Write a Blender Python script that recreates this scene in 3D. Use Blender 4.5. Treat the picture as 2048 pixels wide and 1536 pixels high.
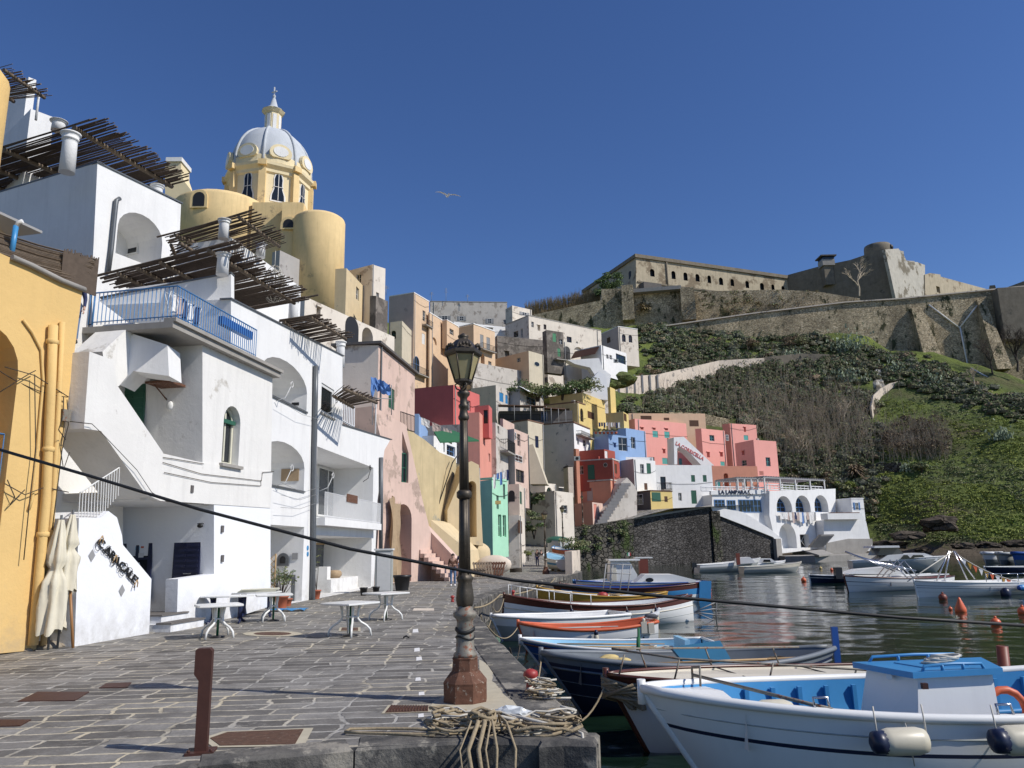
import bpy,bmesh,math,random
import numpy as np
from mathutils import Vector as V,Matrix
from mathutils.geometry import tessellate_polygon
RND = random.Random(7)
for _o in list(bpy.data.objects): bpy.data.objects.remove(_o)
SC = bpy.context.scene
COL = SC.collection
rad = math.radians
# ------------------------------------------------------------------ camera
FP = 1538.0;PIT = rad(12.1);ROL = .02;EYE = 1.85;WZ = -1.0
CF = V((0,math.cos(PIT),math.sin(PIT)));R0 = V((1,0,0));U0 = V((0,-math.sin(PIT),math.cos(PIT)))
CU = U0*math.cos(ROL)+R0*math.sin(ROL);CR = R0*math.cos(ROL)-U0*math.sin(ROL)
def ray(px,py): return CF*FP+CR*(px-1024)+CU*(768-py)
def G(px,py,z=0.0):
    d = ray(px,py);t = (z-EYE)/d.z;return V((d.x*t,d.y*t,z))
def Y(px,py,yd):
    d = ray(px,py);t = yd/d.y;return V((d.x*t,yd,EYE+d.z*t))
cam = bpy.data.cameras.new('camera');co = bpy.data.objects.new('camera',cam);COL.objects.link(co)
cam.sensor_width = 36;cam.lens = FP/2048*36;cam.clip_end = 6000;cam.clip_start = .05
m = Matrix((CR,CU,-CF)).transposed().to_4x4();m.translation = V((0,0,EYE));co.matrix_world = m
SC.camera = co
# ------------------------------------------------------------------ objects
def tag(o,label=None,cat=None,group=None,kind=None):
    if label: o['label'] = label
    if cat: o['category'] = cat
    if group: o['group'] = group
    if kind: o['kind'] = kind
    return o
def empty(name,loc=(0,0,0),label=None,cat=None,group=None,rz=0):
    o = bpy.data.objects.new(name,None);COL.objects.link(o);o.location = loc;o.rotation_euler = (0,0,rz)
    o.empty_display_size = .2
    return tag(o,label,cat,group)
def dup(o,loc=None,rz=None,label=None,group=None,parent=None,scale=None,name=None):
    c = o.copy();COL.objects.link(c)
    if parent: c.parent = parent
    if loc is not None: c.location = loc
    if rz is not None: c.rotation_euler = (0,0,rz)
    if scale is not None: c.scale = (scale,)*3 if not hasattr(scale,'__len__') else scale
    if label: c['label'] = label
    if group: c['group'] = group
    for ch in list(o.children): dup(ch,parent=c)
    return c
class MB:
    def __init__(s): s.v = [];s.f = [];s.m = [];s.sm = []
    def add(s,vs,fs,mi=0,smooth=False):
        b = len(s.v);s.v += [tuple(v) for v in vs]
        for f in fs: s.f.append(tuple(b+i for i in f));s.m.append(mi);s.sm.append(smooth)
        return s
    def pp(s,o,a,b,c,mi=0):
        o,a,b,c = V(o),V(a),V(b),V(c)
        vs = [o,o+a,o+a+b,o+b,o+c,o+a+c,o+a+b+c,o+b+c]
        fs = [(0,3,2,1),(4,5,6,7),(0,1,5,4),(1,2,6,5),(2,3,7,6),(3,0,4,7)]
        if a.cross(b).dot(c) < 0: fs = [f[::-1] for f in fs]
        return s.add(vs,fs,mi)
    def box(s,c,d,mi=0,rz=0,top=1.0):
        c = V(c);x,y,z = d[0]/2,d[1]/2,d[2]/2;cs,sn = math.cos(rz),math.sin(rz)
        vs = []
        for zz,k in ((-z,1),(z,top)):
            for a,b in ((-x,-y),(x,-y),(x,y),(-x,y)):
                a *= k;b *= k;vs.append(c+V((a*cs-b*sn,a*sn+b*cs,zz)))
        return s.add(vs,[(0,3,2,1),(4,5,6,7),(0,1,5,4),(1,2,6,5),(2,3,7,6),(3,0,4,7)],mi)
    def tube(s,pts,r,n=8,mi=0,caps=True,smooth=True,flat=1.0):
        pts = [V(p) for p in pts];k = len(pts)
        rs = r if hasattr(r,'__len__') else [r]*k
        vs = [];up = V((0,0,1));prev = None
        for i,p in enumerate(pts):
            t = (pts[min(i+1,k-1)]-pts[max(i-1,0)])
            if t.length < 1e-9: t = V((0,0,1))
            t.normalize()
            if prev is None:
                a = t.cross(up if abs(t.z) < .95 else V((1,0,0))).normalized()
            else:
                a = prev-t*prev.dot(t)
                a = a.normalized() if a.length > 1e-6 else t.orthogonal().normalized()
            prev = a;b = t.cross(a)
            for j in range(n):
                th = 2*math.pi*j/n;vs.append(p+a*math.cos(th)*rs[i]+b*math.sin(th)*rs[i]*flat)
        fs = [(i*n+j,i*n+(j+1) % n,(i+1)*n+(j+1) % n,(i+1)*n+j) for i in range(k-1) for j in range(n)]
        s.add(vs,fs,mi,smooth)
        if caps:
            b = len(s.v)-len(vs)
            s.f.append(tuple(b+j for j in range(n))[::-1]);s.m.append(mi);s.sm.append(False)
            s.f.append(tuple(b+(k-1)*n+j for j in range(n)));s.m.append(mi);s.sm.append(False)
        return s
    def lathe(s,c,prof,n=16,mi=0,smooth=True,rz=0,fl=None,caps=True):
        c = V(c);vs = []
        for r,z in prof:
            for j in range(n):
                th = 2*math.pi*j/n+rz;rr = r*(fl(j,z) if fl else 1)
                vs.append(c+V((rr*math.cos(th),rr*math.sin(th),z)))
        k = len(prof)
        fs = [(i*n+j,i*n+(j+1) % n,(i+1)*n+(j+1) % n,(i+1)*n+j) for i in range(k-1) for j in range(n)]
        s.add(vs,fs,mi,smooth)
        if caps:
            b = len(s.v)-len(vs)
            s.f.append(tuple(b+j for j in range(n))[::-1]);s.m.append(mi);s.sm.append(False)
            s.f.append(tuple(b+(k-1)*n+j for j in range(n)));s.m.append(mi);s.sm.append(False)
        return s
    def ell(s,c,r,n=10,k=6,mi=0):
        c = V(c);vs = [c+V((0,0,-r[2]))]
        for i in range(1,k):
            ph = -math.pi/2+math.pi*i/k
            for j in range(n):
                th = 2*math.pi*j/n;vs.append(c+V((r[0]*math.cos(ph)*math.cos(th),r[1]*math.cos(ph)*math.sin(th),r[2]*math.sin(ph))))
        vs.append(c+V((0,0,r[2])))
        fs = [(0,1+(j+1) % n,1+j) for j in range(n)]
        for i in range(k-2): fs += [(1+i*n+j,1+i*n+(j+1) % n,1+(i+1)*n+(j+1) % n,1+(i+1)*n+j) for j in range(n)]
        t = len(vs)-1;o = 1+(k-2)*n
        fs += [(o+j,o+(j+1) % n,t) for j in range(n)]
        return s.add(vs,fs,mi,True)
    def prism(s,poly,vec,mi=0):
        poly = [V(p) for p in poly];vec = V(vec);n = len(poly)
        nrm = V((0,0,0))
        for i in range(n): nrm += poly[i].cross(poly[(i+1) % n])
        if nrm.dot(vec) > 0: poly = poly[::-1]
        vs = poly+[p+vec for p in poly]
        fs = [tuple(t) if True else t for t in tess(poly)]
        fs2 = [tuple(i+n for i in t[::-1]) for t in fs]
        sd = [((i+1) % n,i,i+n,(i+1) % n+n) for i in range(n)]
        return s.add(vs,fs+fs2+sd,mi)
    def build(s,name,mats,parent=None,loc=None,**kw):
        me = bpy.data.meshes.new(name)
        vs = np.array(s.v,dtype=float).reshape(-1,3)
        if parent is not None and loc is None:
            pl = V((0,0,0));q = parent
            while q is not None: pl = pl+q.location;q = q.parent
            vs = vs-np.array(pl)
            loc = (0,0,0)
        elif loc is None:
            lo = vs.min(0);hi = vs.max(0);loc = ((lo[0]+hi[0])/2,(lo[1]+hi[1])/2,lo[2]);vs = vs-np.array(loc)
        else: loc = V(loc)
        me.from_pydata(vs.tolist(),[],s.f)
        if not isinstance(mats,(list,tuple)): mats = [mats]
        for mm in mats: me.materials.append(C(mm) if isinstance(mm,str) else mm)
        me.polygons.foreach_set('material_index',s.m);me.polygons.foreach_set('use_smooth',s.sm);me.update()
        o = bpy.data.objects.new(name,me);COL.objects.link(o);o.location = loc
        if parent is not None: o.parent = parent
        return tag(o,kw.get('label'),kw.get('cat'),kw.get('group'),kw.get('kind'))
def tess(poly,holes=()):
    """triangles keep the winding of poly"""
    t = tessellate_polygon([list(poly)]+[list(h) for h in holes])
    allp = list(poly)+[p for h in holes for p in h]
    n = V((0,0,0));N = len(poly)
    for i in range(N): n += V(poly[i]).cross(V(poly[(i+1) % N]))
    out = []
    for a,b,c in t:
        k = (V(allp[b])-V(allp[a])).cross(V(allp[c])-V(allp[a]))
        out.append((a,b,c) if k.dot(n) >= 0 else (a,c,b))
    return out
# ------------------------------------------------------------------ materials
MATS = {}
def _nt(name):
    mt = bpy.data.materials.new(name);mt.use_nodes = True;nt = mt.node_tree;b = nt.nodes['Principled BSDF'];return mt,nt,b
def N(nt,typ,**kw):
    n = nt.nodes.new(typ)
    for k,v in kw.items():
        if k.startswith('i_'): n.inputs[k[2:].replace('_',' ')].default_value = v
        else: setattr(n,k,v)
    return n
def L(nt,a,ao,b,bi): nt.links.new(a.outputs[ao],b.inputs[bi])
def pos(nt,scale=(1,1,1),rot=(0,0,0),obj=False):
    g = N(nt,'ShaderNodeTexCoord') if obj else N(nt,'ShaderNodeNewGeometry');mp = N(nt,'ShaderNodeMapping');mp.inputs['Scale'].default_value = scale
    mp.inputs['Rotation'].default_value = rot
    L(nt,g,'Object' if obj else 'Position',mp,'Vector');return mp
def noise(nt,mp,sc,det=4,rough=.55):
    n = N(nt,'ShaderNodeTexNoise');n.inputs['Scale'].default_value = sc;n.inputs['Detail'].default_value = det;n.inputs['Roughness'].default_value = rough
    L(nt,mp,0,n,'Vector');return n
def ramp(nt,src,out,stops):
    r = N(nt,'ShaderNodeValToRGB');e = r.color_ramp.elements
    while len(e) < len(stops): e.new(.5)
    for i,(p,c) in enumerate(stops):
        e[i].position = p;e[i].color = (c,c,c,1) if not hasattr(c,'__len__') else (*c,1)
    L(nt,src,out,r,'Fac');return r
def mix(nt,fac,a,b,blend='MIX'):
    mx = N(nt,'ShaderNodeMix',data_type='RGBA',blend_type=blend)
    for i,s in ((0,fac),(6,a),(7,b)):
        if isinstance(s,tuple) and len(s) == 2 and hasattr(s[0],'outputs'): nt.links.new(s[0].outputs[s[1]],mx.inputs[i])
        elif i == 0: mx.inputs[0].default_value = s
        else: mx.inputs[i].default_value = (*s,1)
    return mx
def bump(nt,b,src,out,st=.3,dist=.02):
    bp = N(nt,'ShaderNodeBump');bp.inputs['Strength'].default_value = st;bp.inputs['Distance'].default_value = dist
    L(nt,src,out,bp,'Height');L(nt,bp,0,b,'Normal');return bp
def sc(c,k): return tuple(min(1,x*k) for x in c)
def stucco(name,c,var=.16,streak=.18,peel=None,pcol=(.3,.27,.24),rough=.9,psc=.5,bst=.35,damp=True):
    mt,nt,b = _nt(name);mp = pos(nt)
    n1 = noise(nt,mp,.7,6,.65);r1 = ramp(nt,n1,'Fac',[(.32,0),(.68,1)])
    base = mix(nt,(r1,0),sc(c,1-var),c)
    mp2 = pos(nt,(1.6,1.6,.13));n2 = noise(nt,mp2,1.5,5,.7);r2 = ramp(nt,n2,'Fac',[(.5,0),(.78,1)])
    m2 = mix(nt,0,(base,2),sc(c,.5));mm = N(nt,'ShaderNodeMath',operation='MULTIPLY');mm.inputs[1].default_value = streak
    L(nt,r2,0,mm,0);nt.links.new(mm.outputs[0],m2.inputs[0]);out = m2
    if peel:
        n3 = noise(nt,mp,psc,8,.68);r3 = ramp(nt,n3,'Fac',[(1-peel-.02,0),(1-peel+.03,1)])
        n4 = noise(nt,mp,3,4);pc = mix(nt,(n4,'Fac'),sc(pcol,.6),sc(pcol,1.3))
        out = mix(nt,(r3,0),(out,2),(pc,2))
    sp = N(nt,'ShaderNodeSeparateXYZ');L(nt,mp,0,sp,0);mr = N(nt,'ShaderNodeMapRange');L(nt,sp,2,mr,0);damp = .5 if damp else 0
    for i_,v_ in ((1,0),(2,1.1),(3,damp),(4,0)): mr.inputs[i_].default_value = v_
    nd = noise(nt,mp,2.2,6,.7);rd_ = ramp(nt,nd,'Fac',[(.38,0),(.66,1)]);mz = N(nt,'ShaderNodeMath',operation='MULTIPLY');L(nt,mr,0,mz,0);L(nt,rd_,0,mz,1)
    out = mix(nt,(mz,0),(out,2),(.27,.25,.215))
    L(nt,out,2,b,'Base Color');b.inputs['Roughness'].default_value = rough;b.inputs['Specular IOR Level'].default_value = .2
    n5 = noise(nt,mp,6,6,.7);bump(nt,b,n5,'Fac',bst,.03)
    return mt
def plain(name,c,rough=.5,metal=0,var=.1,sca=6,spec=.5,bst=0,wear=None,wc=(.3,.2,.12)):
    mt,nt,b = _nt(name);mp = pos(nt);n1 = noise(nt,mp,sca,5,.6)
    base = mix(nt,(n1,'Fac'),sc(c,1-var*1.6),sc(c,1+var*.6));out = base
    if wear:
        n3 = noise(nt,mp,sca*1.5,8,.7);r3 = ramp(nt,n3,'Fac',[(1-wear,0),(1-wear+.05,1)])
        out = mix(nt,(r3,0),(base,2),wc)
    L(nt,out,2,b,'Base Color');b.inputs['Roughness'].default_value = rough;b.inputs['Metallic'].default_value = metal
    b.inputs['Specular IOR Level'].default_value = spec
    if bst: bump(nt,b,n1,'Fac',bst,.02)
    return mt
def masonry(name,c,c2,mort,sx=1.0,sz=2.0,mw=.05,st=.8,rough=.95,dist=.08,moss=None):
    """irregular blocks: 3D cells wider than tall"""
    mt,nt,b = _nt(name);mp = pos(nt,(sx,sx,sz));
    nn = noise(nt,pos(nt),1.3,3);ad = N(nt,'ShaderNodeVectorMath',operation='MULTIPLY_ADD');ad.inputs[1].default_value = (.35,.35,.35)
    L(nt,nn,'Color',ad,0);L(nt,mp,0,ad,2)
    v = N(nt,'ShaderNodeTexVoronoi',feature='DISTANCE_TO_EDGE');v.inputs['Scale'].default_value = 1;L(nt,ad,0,v,'Vector')
    v2 = N(nt,'ShaderNodeTexVoronoi',feature='F1');v2.inputs['Scale'].default_value = 1;L(nt,ad,0,v2,'Vector')
    r = ramp(nt,v,'Distance',[(0,0),(mw,1)])
    sp = N(nt,'ShaderNodeSeparateColor');L(nt,v2,'Color',sp,0)
    cc = mix(nt,(sp,0),c,c2);n2 = noise(nt,pos(nt),1.2,6,.7);r2 = ramp(nt,n2,'Fac',[(.3,.55),(.7,1.15)])
    cm = mix(nt,1,(cc,2),(r2,0),'MULTIPLY');o = mix(nt,(r,0),mort,(cm,2))
    n3 = noise(nt,pos(nt),.12,5,.65);r3 = ramp(nt,n3,'Fac',[(.35,.6),(.65,1.2)]);o = mix(nt,1,(o,2),(r3,0),'MULTIPLY')
    if moss:
        n4 = noise(nt,pos(nt,(1,1,.5)),.35,8,.7);r4 = ramp(nt,n4,'Fac',[(.55,0),(.62,1)]);o = mix(nt,(r4,0),(o,2),moss)
    L(nt,o,2,b,'Base Color');b.inputs['Roughness'].default_value = rough;b.inputs['Specular IOR Level'].default_value = .15
    hm = N(nt,'ShaderNodeMath',operation='ADD');hm.inputs[1].default_value = 0;ml = N(nt,'ShaderNodeMath',operation='MULTIPLY_ADD')
    L(nt,n2,'Fac',ml,0);ml.inputs[1].default_value = .6;L(nt,r,0,ml,2)
    bump(nt,b,ml,0,st,dist)
    return mt
def foliage(name,cols,rough=.8,scale=.25):
    mt,nt,b = _nt(name);n = noise(nt,pos(nt),scale,3,.6);st = [(.3+.4*i/(len(cols)-1),c) for i,c in enumerate(cols)]
    r = ramp(nt,n,'Fac',st);n2 = noise(nt,pos(nt),3.0,2);r2 = ramp(nt,n2,'Fac',[(.3,.6),(.7,1.4)])
    o = mix(nt,1,(r,0),(r2,0),'MULTIPLY');L(nt,o,2,b,'Base Color');b.inputs['Roughness'].default_value = rough;b.inputs['Specular IOR Level'].default_value = .2
    return mt
DEFS = {}
def C(k):
    if k not in MATS: MATS[k] = DEFS[k](k)
    return MATS[k]
def D(k,fn,*a,**kw): DEFS[k] = lambda nm: fn(nm,*a,**kw)
# ------------------------------------------------------------------ vertical facades
class Fac:
    def __init__(s,A,B):
        s.A = V((A[0],A[1],0));s.B = V((B[0],B[1],0));s.d = (s.B-s.A).normalized();s.n = V((s.d.y,-s.d.x,0))
        s.L = (s.B-s.A).length
    def hit(s,px,py):
        d = ray(px,py);o = V((0,0,EYE));t = (s.A-o).dot(s.n)/d.dot(s.n);return o+d*t
    def uz(s,px,py):
        h = s.hit(px,py);return ((h-s.A).dot(s.d),h.z)
    def p(s,u,z,w=0): q = s.A+s.d*u+s.n*w;return V((q.x,q.y,z))
    def off(s,w): return Fac(s.A+s.n*w,s.B+s.n*w)
    def box(s,mb,u0,u1,z0,z1,w0,w1,mi=0): return mb.pp(s.p(u0,z0,w0),s.d*(u1-u0),s.n*(w1-w0),V((0,0,z1-z0)),mi)
    def rect(s,x0,y0,x1,y1):
        ym = (y0+y1)/2;xm = (x0+x1)/2
        return (s.uz(x0,ym)[0],s.uz(x1,ym)[0],s.uz(xm,y1)[1],s.uz(xm,y0)[1])
def arch_poly(u0,u1,z0,z1,rise=None,n=10):
    """counter-clockwise in (u,z), rounded head"""
    w = (u1-u0)/2;rise = w if rise is None else rise;rise = min(rise,(z1-z0)*.95);c = (u0+u1)/2
    pts = [(u0,z0),(u1,z0)]
    for i in range(n+1):
        th = math.pi*i/n;pts.append((c+w*math.cos(th),z1-rise+rise*math.sin(th)))
    return pts
def wall(name,F,outline,holes=(),depth=1.0,mat='white',parent=None,uz=False,backw=None,**kw):
    """outline in pixels (or (u,z) if uz), holes = [(poly_uz, recess, back?)]"""
    pl = outline if uz else [F.uz(*p) for p in outline]
    a = sum(pl[i][0]*pl[(i+1) % len(pl)][1]-pl[(i+1) % len(pl)][0]*pl[i][1] for i in range(len(pl)))
    if a < 0: pl = pl[::-1]
    mb = MB();hs = [h[0] for h in holes]
    P2 = [V((u,z,0)) for u,z in pl];H2 = [[V((u,z,0)) for u,z in h] for h in hs]
    tr = tess(P2,H2);allp = pl+[q for h in hs for q in h]
    mb.add([F.p(u,z) for u,z in allp],[t for t in tr])
    n = len(pl);vs = [F.p(u,z) for u,z in pl]+[F.p(u,z,-depth) for u,z in pl]
    mb.add(vs,[(i,i+n,(i+1) % n+n,(i+1) % n) for i in range(n)]+[tuple(x+n for x in t[::-1]) for t in tess(P2)])
    for h in holes:
        hp,rd = h[0],h[1];k = len(hp)
        vs = [F.p(u,z) for u,z in hp]+[F.p(u,z,-rd) for u,z in hp]
        fs = [((i+1) % k,(i+1) % k+k,i+k,i) for i in range(k)]
        if len(h) < 3 or h[2]: fs += [tuple(x+k for x in t) for t in tess([V((u,z,0)) for u,z in hp])]
        mb.add(vs,fs,h[3] if len(h) > 3 else 0)
    mats = mat if isinstance(mat,list) else [mat]
    return mb.build(name,mats,parent,**kw)
def window(F,r,w=0.0,fc='frame_white',gc='glass',parent=None,bars=1,hbars=1,t=.07,th=.06,name='window',arch=False,sill=None,shut=None,label=None,closed=False,hood=None):
    """r=(u0,u1,z0,z1); frame stands from w to w+th"""
    u0,u1,z0,z1 = r;t = min(t,(u1-u0)*.16);mb = MB()
    if closed:
        F.box(mb,u0,u1,z0,z1,w,w+th);
        k = max(3,int((z1-z0)/.14));um = (u0+u1)/2
        for i in range(k):
            zz = z0+(z1-z0)*(i+.25)/k
            for a,b in ((u0+t*.6,um-t*.3),(um+t*.3,u1-t*.6)): F.box(mb,a,b,zz,zz+(z1-z0)/k*.5,w+th,w+th+.02)
        o = mb.build(name,fc,parent,label=label)
    elif arch:
        hp = arch_poly(u0,u1,z0,z1);c = (u0+u1)/2;wi = (u1-u0)/2
        ip = [((u-c)*(1-t/wi)+c,(z-z0)*(1-1.5*t/(z1-z0))+z0+t*.7) for u,z in hp];n = len(hp)
        vs = [F.p(u,z,w+th) for u,z in hp]+[F.p(u,z,w+th) for u,z in ip]+[F.p(u,z,w) for u,z in hp]+[F.p(u,z,w) for u,z in ip]
        fs = []
        for i in range(n):
            j = (i+1) % n;fs += [(i,j,j+n,i+n),(i+2*n,j+2*n,j,i),(i+n,j+n,j+3*n,i+3*n)]
        mb.add(vs,fs)
        for i in range(bars): um = u0+(u1-u0)*(i+1)/(bars+1);F.box(mb,um-t*.4,um+t*.4,z0+t,z1-t*1.2,w,w+th*.9)
        for i in range(hbars): zm = z0+(z1-z0)*(i+1)/(hbars+1);F.box(mb,u0+t,u1-t,zm-t*.4,zm+t*.4,w,w+th*.8)
        o = mb.build(name,fc,parent,label=label)
        mg = MB();mg.add([F.p(u,z,w+th*.3) for u,z in ip],[t_ for t_ in tess([V((u,z,0)) for u,z in ip])]);mg.build('pane',gc,o)
    else:
        F.box(mb,u0,u0+t,z0,z1,w,w+th);F.box(mb,u1-t,u1,z0,z1,w,w+th)
        F.box(mb,u0+t,u1-t,z0,z0+t,w,w+th);F.box(mb,u0+t,u1-t,z1-t,z1,w,w+th)
        for i in range(bars): um = u0+(u1-u0)*(i+1)/(bars+1);F.box(mb,um-t*.4,um+t*.4,z0+t,z1-t,w,w+th*.9)
        for i in range(hbars): zm = z0+(z1-z0)*(i+1)/(hbars+1);F.box(mb,u0+t,u1-t,zm-t*.3,zm+t*.3,w,w+th*.8)
        o = mb.build(name,fc,parent,label=label)
        mg = MB();F.box(mg,u0+t,u1-t,z0+t,z1-t,w-.01,w+th*.3);mg.build('pane',gc,o)
    if shut:
        for sgn in (0,1):
            ms = MB();wd = (u1-u0)*.5;a = u0-wd-.03 if sgn == 0 else u1+.03
            F.box(ms,a,a+wd,z0,z1,w+.01,w+.06)
            k = max(3,int((z1-z0)/.16))
            for i in range(k): zz = z0+(z1-z0)*(i+.3)/k;F.box(ms,a+.06,a+wd-.06,zz,zz+.04,w+.06,w+.075)
            ms.build('shutter',shut,o)
    if sill: ms = MB();F.box(ms,u0-.1,u1+.1,z0-.08,z0-.005,w-.02,w+.16);ms.build('sill',sill,o)
    if hood: ms = MB();F.box(ms,u0-.25,u1+.25,z1+.25,z1+.45,w-.02,w+.35);ms.build('hood',hood,o)
    return o
def railing(F,u0,u1,z0,z1,w,mat,parent,step=.12,r=.012,name='railing',ends=None,curl=False):
    mb = MB();n = max(2,int((u1-u0)/step));q = r*1.6
    def bar(a,b,t):
        mb.tube([a,b],t,4,caps=False,smooth=False)
    bar(F.p(u0,z1,w),F.p(u1,z1,w),q);bar(F.p(u0,z0+.06,w),F.p(u1,z0+.06,w),q)
    for i in range(n+1):
        u = u0+(u1-u0)*i/n;bar(F.p(u,z0,w),F.p(u,z1,w),r)
    if ends:
        for u in (u0,u1):
            bar(F.p(u,z1,w),F.p(u,z1,w-ends),q);bar(F.p(u,z0+.06,w),F.p(u,z0+.06,w-ends),q)
            for i in range(1,max(2,int(ends/step))): ww = w-ends*i/max(2,int(ends/step));bar(F.p(u,z0,ww),F.p(u,z1,ww),r)
    return mb.build(name,mat,parent)
def rail3(pts,h,mat,parent,step=.12,r=.012,name='railing'):
    """railing along a 3D polyline of foot points"""
    mb = MB()
    for a,b in zip(pts[:-1],pts[1:]):
        a,b = V(a),V(b);n = max(2,int((b-a).length/step));up = V((0,0,h))
        mb.tube([a+up,b+up],r*1.7,5,caps=False);mb.tube([a+V((0,0,.08)),b+V((0,0,.08))],r*1.3,4,caps=False)
        for i in range(n+1): q = a.lerp(b,i/n);mb.tube([q,q+up],r,4,caps=False,smooth=False)
    return mb.build(name,mat,parent)
def house(name,label,pxL,pxC,pxR,pyT,pyB,yd,ang,mat,wins=(),group=None,cat='house',trim=None,parapet=.0,side=None,ret=False,roof=None,sink=3.0,coping=None,side_mat=None,roof_slab=False):
    """box house: seen corner at pixel column pxC (top pyT), right facade heading ang, left side perpendicular"""
    a = rad(ang);d = V((math.cos(a),math.sin(a),0));e = V((-math.sin(a),math.cos(a),0))
    Ct = Y(pxC,pyT,yd);Cb = Y(pxC,pyB,yd);z1 = Ct.z;z0 = Cb.z-sink;c = V((Ct.x,Ct.y,0))
    FR = Fac(c,c+d)
    u = FR.uz(pxR,pyT)[0] if pxR is not None else 8.0
    FL = Fac(c+e,c)
    if pxL is not None and pxL < pxC-1: l = 1-FL.uz(pxL,pyT)[0]
    else: l = side or max(3.0,min(u,8))
    if not (0.3 < u < 80): print('HOUSE',name,label,'u',u);u = 8
    if not (0.3 < l < 60): print('HOUSE',name,label,'l',l);l = 8
    FL = Fac(c+e*l,c)
    t = empty(name,(c+d*u/2+e*l/2).to_tuple()[:2]+(z0,),label,cat,group)
    q = random.Random(label);zz = [z1+q.uniform(-.14,.06) for _ in range(4)]
    cut = {'R': [],'L': []};rec = {}
    for k_,w in enumerate(wins):
        kd = w[5]
        if kd in 'bcq': continue
        FF,W_ = (FR,u) if w[0] == 'R' else (FL,l);r_ = FF.rect(*w[1:5]);top = z1-.22
        if r_[1]-r_[0] < .15 or r_[0] < .1 or r_[1] > W_-.1 or r_[2] < z0+.1 or r_[3] > top: continue
        if any(not (r_[1] < h[0]-.08 or r_[0] > h[1]+.08 or r_[3] < h[2]-.08 or r_[2] > h[3]+.08) for h in [x[0] for x in cut[w[0]]]): continue
        dp = {'k': 1.3,'n': .5,'s': .12,'d': .2}.get(kd,.22);cut[w[0]].append((r_,arch_poly(*r_) if kd in 'ak' else [(r_[0],r_[2]),(r_[1],r_[2]),(r_[1],r_[3]),(r_[0],r_[3])],dp));rec[k_] = dp
    mb = MB()
    for key,FF,W_,zl_,zr_,mi in (('R',FR,u,zz[0],zz[1],0),('L',FL,l,zz[3],zz[0],1 if side_mat else 0)):
        ol = [(0,z0),(W_,z0),(W_,zr_),(0,zl_)];hs = [h[1] for h in cut[key]];allp = ol+[p_ for h in hs for p_ in h]
        mb.add([FF.p(a_,b_) for a_,b_ in allp],list(tess([V((a_,b_,0)) for a_,b_ in ol],[[V((a_,b_,0)) for a_,b_ in h] for h in hs])),mi)
        for r_,hp,dp in cut[key]:
            n_ = len(hp);mb.add([FF.p(a_,b_) for a_,b_ in hp]+[FF.p(a_,b_,-dp) for a_,b_ in hp],[((i_+1) % n_,(i_+1) % n_+n_,i_+n_,i_) for i_ in range(n_)]+[tuple(x+n_ for x in t_) for t_ in tess([V((a_,b_,0)) for a_,b_ in hp])],mi)
    k4 = [c,c+d*u,c+d*u+e*l,c+e*l];mb.add([V((p_.x,p_.y,z0)) for p_ in k4]+[V((p_.x,p_.y,z_2)) for p_,z_2 in zip(k4,zz)],[(1,2,6,5),(2,3,7,6),(4,5,6,7),(3,2,1,0)])
    mb.build('wall',[mat,side_mat] if side_mat else mat,t)
    if q.random() < .55 and l > 3 and u > 2:
        mq = MB();w0 = q.uniform(.35,.7);mq.box(c+d*u*q.uniform(.2,.8)+e*l*q.uniform(.25,.6)+V((0,0,z1+.3)),(w0,w0*.8,q.uniform(.8,1.5)),rz=a);mq.build('chimney',q.choice([mat if isinstance(mat,str) else 'conc','conc','white_old']),t)
    if q.random() < .5 and u > 2.5:
        uu_ = u*q.choice([.05,.94]);mq = MB();mq.tube([FR.p(uu_,z1-.1,.08),FR.p(uu_,z0,.08)],.06,5);mq.build('downpipe',q.choice(['frame_grey','pipe_grey','conc']),t)
    if q.random() < .6 and u > 2.5:
        za_ = z1-q.uniform(.8,3);mq = MB();mq.tube([FR.p(0,za_,.06),FR.p(u*.35,za_-.25,.07),FR.p(u*.7,za_-.2,.07),FR.p(u,za_+q.uniform(-.3,.4),.06)],.025,3);mq.build('wire','rope_dark',t)
    if roof_slab:
        mr = MB();o = c-d*.25-e*.25;mr.pp(V((o.x,o.y,z1)),d*(u+.5),e*(l+.5),V((0,0,.16)));mr.build('roof','conc_dark',t)
    if parapet or coping:
        mr = MB();h = parapet or .18;k = .06
        o = c-d*k-e*k
        mr.pp(V((o.x,o.y,z1)),d*(u+2*k),e*.3,V((0,0,h)));mr.pp(V((o.x,o.y,z1))+e*.3,d*.3,e*(l-.3),V((0,0,h)))
        q = c+d*(u-.3+k);mr.pp(V((q.x,q.y,z1))+e*.24,d*.3,e*(l-.3),V((0,0,h)))
        mr.build('parapet',coping or mat,t)
    if roof == 'tile':
        mr = MB();o = c-d*.35-e*.35;
        mr.pp(V((o.x,o.y,z1)),d*(u+.7),e*(l+.5)+V((0,0,.9)),V((0,0,.18)));mr.build('roof','rooftile',t)
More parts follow.
